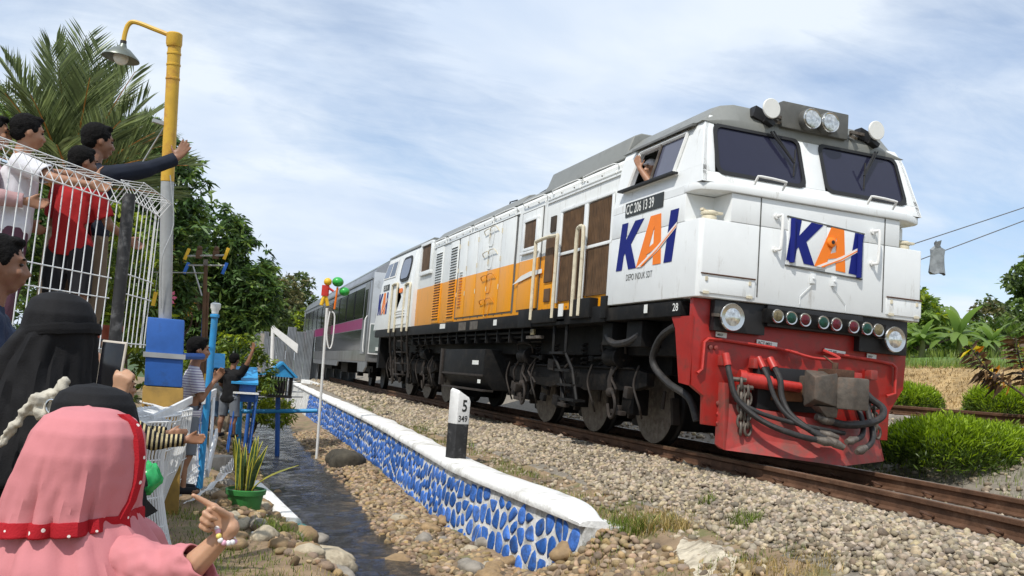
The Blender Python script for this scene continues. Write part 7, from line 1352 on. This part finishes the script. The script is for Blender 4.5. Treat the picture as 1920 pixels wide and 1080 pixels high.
m.loft([[p-R0*.016-A0*.010, p-R0*.003-A0*.010, p+R0*.003+A0*.006, p-R0*.010+A0*.004] for p in (q+R0*.007-A0*.012 for q in tp)]).build('face_trim', 'trim_red', gp, 60)
Sv = MB(); sphere_cone(Sv, Vector((-5.9847, -5.0404, 0.2326)), .060, sh_, .062); sphere_cone(Sv, sh_, .060, Vector((-5.8220, -5.1725, 0.2131)), .055); sphere_cone(Sv, Vector((-5.8220, -5.1725, 0.2131)), .055, Vector((-5.7449, -5.2417, 0.2484)), .040)
blob('sleeve', Sv, .0055, 'cloth_pink', gp, 3, [(Vector((-5.7515, -5.2400, 0.2542)), Vector((-5.6992, -5.2717, 0.3230))-Vector((-5.7707, -5.2248, 0.2281)), .07)], .010, 22, (1, 1, 1), .003)
Sv = MB(); sphere_cone(Sv, Vector((-5.9267, -4.9346, 0.2459)), .055, Vector((-5.8740, -4.9093, 0.2296)), .048); sphere_cone(Sv, Vector((-5.8740, -4.9093, 0.2296)), .048, Vector((-5.8441, -4.8947, 0.1907)), .040); blob('sleeve', Sv, .006, 'cloth_pink', gp, 3, [(Vector((-5.8458, -4.8946, 0.1955)), Vector((-5.8340, -4.9138, 0.1351))-Vector((-5.8661, -4.9135, 0.2424)), .07)], .008, 22, (1, 1, 1), .003)
bd_ = thing('bead_bracelet', 'beaded bracelet of white pink and yellow beads on the pointing wrist', 'bracelet', tuple(wr_)); mat('bead_white', (.72, .70, .70), .3); mat('bead_pink', (.65, .35, .45), .3); mat('bead_yellow', (.7, .6, .15), .3)
wc = wr_.lerp(el_, .14); wd_ = (el_-wr_).normalized(); u_, v_, _ = frame(wd_)
for i in range(18): a = 2*math.pi*i/18; MB().ell(wc+(u_*math.cos(a)+v_*math.sin(a))*.0235+wd_*.004*math.sin(a*3), .0058, n=8, m=6).build('bead', ['bead_white', 'bead_pink', 'bead_white', 'bead_yellow', 'bead_pink', 'bead_white'][i % 6], bd_, True)
# person in a black headscarf between the girl and the woman
k2 = thing('person', 'person in a dark headscarf just behind the pink hijab', 'person', (-6.03, -4.55, -.62)); B, Hd = head_body(k2, Vector((-6.0300, -4.5354, 0.4668)), FG, .15, 'skin', base=-.62); blob('body', B, .009, 'skin', k2, 2)
drape('headscarf', [(Vector((-6.0392, -4.5413, 0.5539)), .01, .01, 0, 0), (Vector((-6.0373, -4.5414, 0.5484)), .05, .045, .001, 0), (Vector((-6.0343, -4.5409, 0.5330)), .082, .075, .001, 0), (Vector((-6.0316, -4.5392, 0.5077)), .098, .092, .001, 0), (Vector((-6.0266, -4.5359, 0.4600)), .106, .10, .003, 0), (Vector((-6.0256, -4.5273, 0.3751)), .115, .11, .007, 0), (Vector((-6.0219, -4.5196, 0.2904)), .13, .13, .012, 0)], 'cloth_black', k2, 8, ph=.5); drape('robe', [(Vector((-6.0264, -4.5225, 0.3325)), .11, .10, .008, 0), (Vector((-6.0174, -4.5168, 0.2482)), .13, .13, .012, 0), (Vector((-5.9965, -4.5035, 0.0516)), .14, .14, .015, 0), (Vector((-5.9536, -4.4789, -0.3274)), .16, .16, .03, 0)], 'cloth_black', k2, 9)
MB().hexa([Vector((-5.9165, -4.2540, 0.2478)), Vector((-5.8485, -4.2721, 0.1850)), Vector((-5.8956, -4.2512, 0.1495)), Vector((-5.9196, -4.2410, 0.1364)), Vector((-5.9173, -4.2320, 0.2446)), Vector((-5.8488, -4.2502, 0.1814)), Vector((-5.8962, -4.2292, 0.1455)), Vector((-5.9204, -4.2189, 0.1324))]).build('scarf_end', 'cloth_black', k2)
# woman in black, phone in hand
wk = thing('person', 'woman in a black head covering and robe filming with a phone', 'person', (-6.2, -3.87, -.62))
ra = Vector((-6.0444, -3.9560, 0.3982)); rb = Vector((-6.0105, -4.0819, 0.4601)); rc_ = Vector((-5.9956, -4.1355, 0.5104))
B, Hd = head_body(wk, Vector((-6.2143, -3.8503, 0.6904)), FG, .185, 'skin_light', base=-.62, arms=(((Vector((-6.1264, -3.8753, 0.4227)), ra, rc_), .04, .024),)); hand(B, rc_, Vector((-5.9947, -4.1556, 0.5967))-rc_, Vector((-6.0422, -4.1362, 0.5763))-Vector((-5.9824, -4.1602, 0.5977)), Vector((-6.0411, -4.0741, 0.5917))-Vector((-5.9871, -4.1782, 0.5813)), .125, 'grip', .066); blob('body', B, .0065, 'skin_light', wk, 2)
drape('headscarf', [(Vector((-6.2352, -3.8569, 0.8242)), .012, .012, 0, 0), (Vector((-6.2328, -3.8571, 0.8173)), .055, .05, 0, 0), (Vector((-6.2287, -3.8561, 0.7944)), .085, .085, .001, 0), (Vector((-6.2242, -3.8533, 0.7520)), .103, .11, .001, 0), (Vector((-6.2248, -3.8470, 0.6949)), .112, .118, .003, 0), (Vector((-6.2395, -3.8362, 0.6438)), .132, .122, .008, -.05), (Vector((-6.2563, -3.8233, 0.5800)), .158, .13, .013, -.15), (Vector((-6.2621, -3.8136, 0.5082)), .178, .14, .017, -.2), (Vector((-6.2570, -3.8069, 0.4284)), .215, .16, .022, -.2), (Vector((-6.2609, -3.7960, 0.3389)), .255, .18, .026, -.12), (Vector((-6.2525, -3.7840, 0.1970)), .29, .2, .03, 0)], 'cloth_black', wk, 7, ph=.9)
drape('head_tie', [(Vector((-6.2167, -3.8519, 0.7134)), .1125, .1215, .001, .14), (Vector((-6.2148, -3.8507, 0.6957)), .1145, .1235, .001, .14), (Vector((-6.2133, -3.8497, 0.6816)), .1125, .1215, .001, .14)], 'cloth_black', wk, 7)
drape('robe', [(Vector((-6.2284, -3.8157, 0.4129)), .18, .14, .01, -.1), (Vector((-6.2163, -3.8013, 0.2356)), .24, .19, .025, 0), (Vector((-6.1777, -3.7834, -0.0644)), .27, .22, .03, 0), (Vector((-6.1224, -3.7567, -0.5057)), .29, .24, .04, 0), (Vector((-6.0999, -3.7424, -0.7178)), .30, .25, .04, 0)], 'cloth_black', wk, 9)
Sv = MB(); sphere_cone(Sv, Vector((-6.1439, -3.8697, 0.4301)), .075, ra, .055); sphere_cone(Sv, ra, .055, Vector((-5.9982, -4.1112, 0.4924)), .040); blob('sleeve', Sv, .009, 'cloth_black', wk, 2, fold=.008)
kn_ = thing('knotted_strap', 'beige cloth strap knotted across the black robe', 'strap', tuple(Vector((-6.2177, -4.0369, 0.4453))))
Sv = MB()
for a, b, r0, r1 in ((Vector((-6.2943, -4.0452, 0.3830)), Vector((-6.2573, -4.0649, 0.4416)), 0.01, 0.018), (Vector((-6.2573, -4.0649, 0.4416)), Vector((-6.2187, -4.0835, 0.4840)), 0.02, 0.026), (Vector((-6.2187, -4.0835, 0.4840)), Vector((-6.1807, -4.0994, 0.5034)), 0.026, 0.018), (Vector((-6.1807, -4.0994, 0.5034)), Vector((-6.1502, -4.1139, 0.5354)), 0.016, 0.014), (Vector((-6.2180, -4.0830, 0.4775)), Vector((-6.1773, -4.0972, 0.4710)), 0.022, 0.018), (Vector((-6.2438, -4.0717, 0.4591)), Vector((-6.1966, -4.0879, 0.4498)), 0.022, 0.02), (Vector((-6.2978, -4.0444, 0.3876)), Vector((-6.3207, -4.0312, 0.3415)), 0.01, 0.012)): sphere_cone(Sv, a, r0, b, r1)
blob('strap_cloth', Sv, .0055, 'knot_beige', kn_, 1, fold=.016, fscale=34)
MB().tube([Vector((-6.1860, -4.1148, 0.4650))+R0*(.0162*math.cos(a))+Vector((0, 0, .021*math.sin(a))) for a in np.linspace(0, 5.9, 16)], .0045, 7).build('ring', 'chrome', kn_, True)
mat('phone_black', (.006, .006, .008), .12, var=.1, spec=.45); mat('phone_frame', (.62, .55, .46), .35, .3)
ph_ = thing('smartphone', 'black smartphone with bronze frame held up by the woman in black', 'phone', tuple(Vector((-6.0316, -4.0776, 0.5925))))
Q = [Vector((-6.0696, -4.0515, 0.6790)), Vector((-5.9936, -4.1431, 0.6761)), Vector((-6.0018, -4.1446, 0.5170)), Vector((-6.0725, -4.0559, 0.5285))]; nn = (Q[1]-Q[0]).cross(Q[3]-Q[0]).normalized(); cen = sum(Q, Vector())/4
MB().prism([q-nn*.004 for q in Q], [q+nn*.004 for q in Q]).build('case', 'phone_frame', ph_, bevel=.0035, seg=3)
sgn = 1 if nn.y < 0 else -1
Qs = [cen+(q-cen)*.92 for q in Q]; MB().prism([q+nn*sgn*.0042 for q in Qs], [q+nn*sgn*.0052 for q in Qs]).build('screen', 'phone_black', ph_, bevel=.002)
# person in a purple scarf glimpsed behind the phone
pq = thing('person', 'person in a purple scarf glimpsed behind the phone', 'person', (-6.16, -3.3, -.62)); B, Hd = head_body(pq, Vector((-6.1709, -3.2840, 0.5464)), FG, .19, 'skin', base=-.62); blob('body', B, .010, 'skin', pq, 2)
drape('headscarf', [(Vector((-6.1927, -3.2859, 0.6395)), .01, .01, 0, 0), (Vector((-6.1911, -3.2849, 0.6248)), .04, .04, .001, 0), (Vector((-6.1872, -3.2824, 0.5872)), .055, .06, .001, 0), (Vector((-6.1794, -3.2774, 0.5141)), .075, .08, .004, 0), (Vector((-6.1733, -3.2696, 0.4198)), .11, .1, .01, 0), (Vector((-6.1600, -3.2612, 0.2945)), .14, .12, .015, 0)], 'cloth_purple', pq, 7); drape('robe', [(Vector((-6.1645, -3.2640, 0.3363)), .12, .11, .01, 0), (Vector((-6.1312, -3.2428, 0.0230)), .15, .13, .015, 0), (Vector((-6.0646, -3.2005, -0.6036)), .17, .15, .02, 0)], 'cloth_purple', pq, 7)
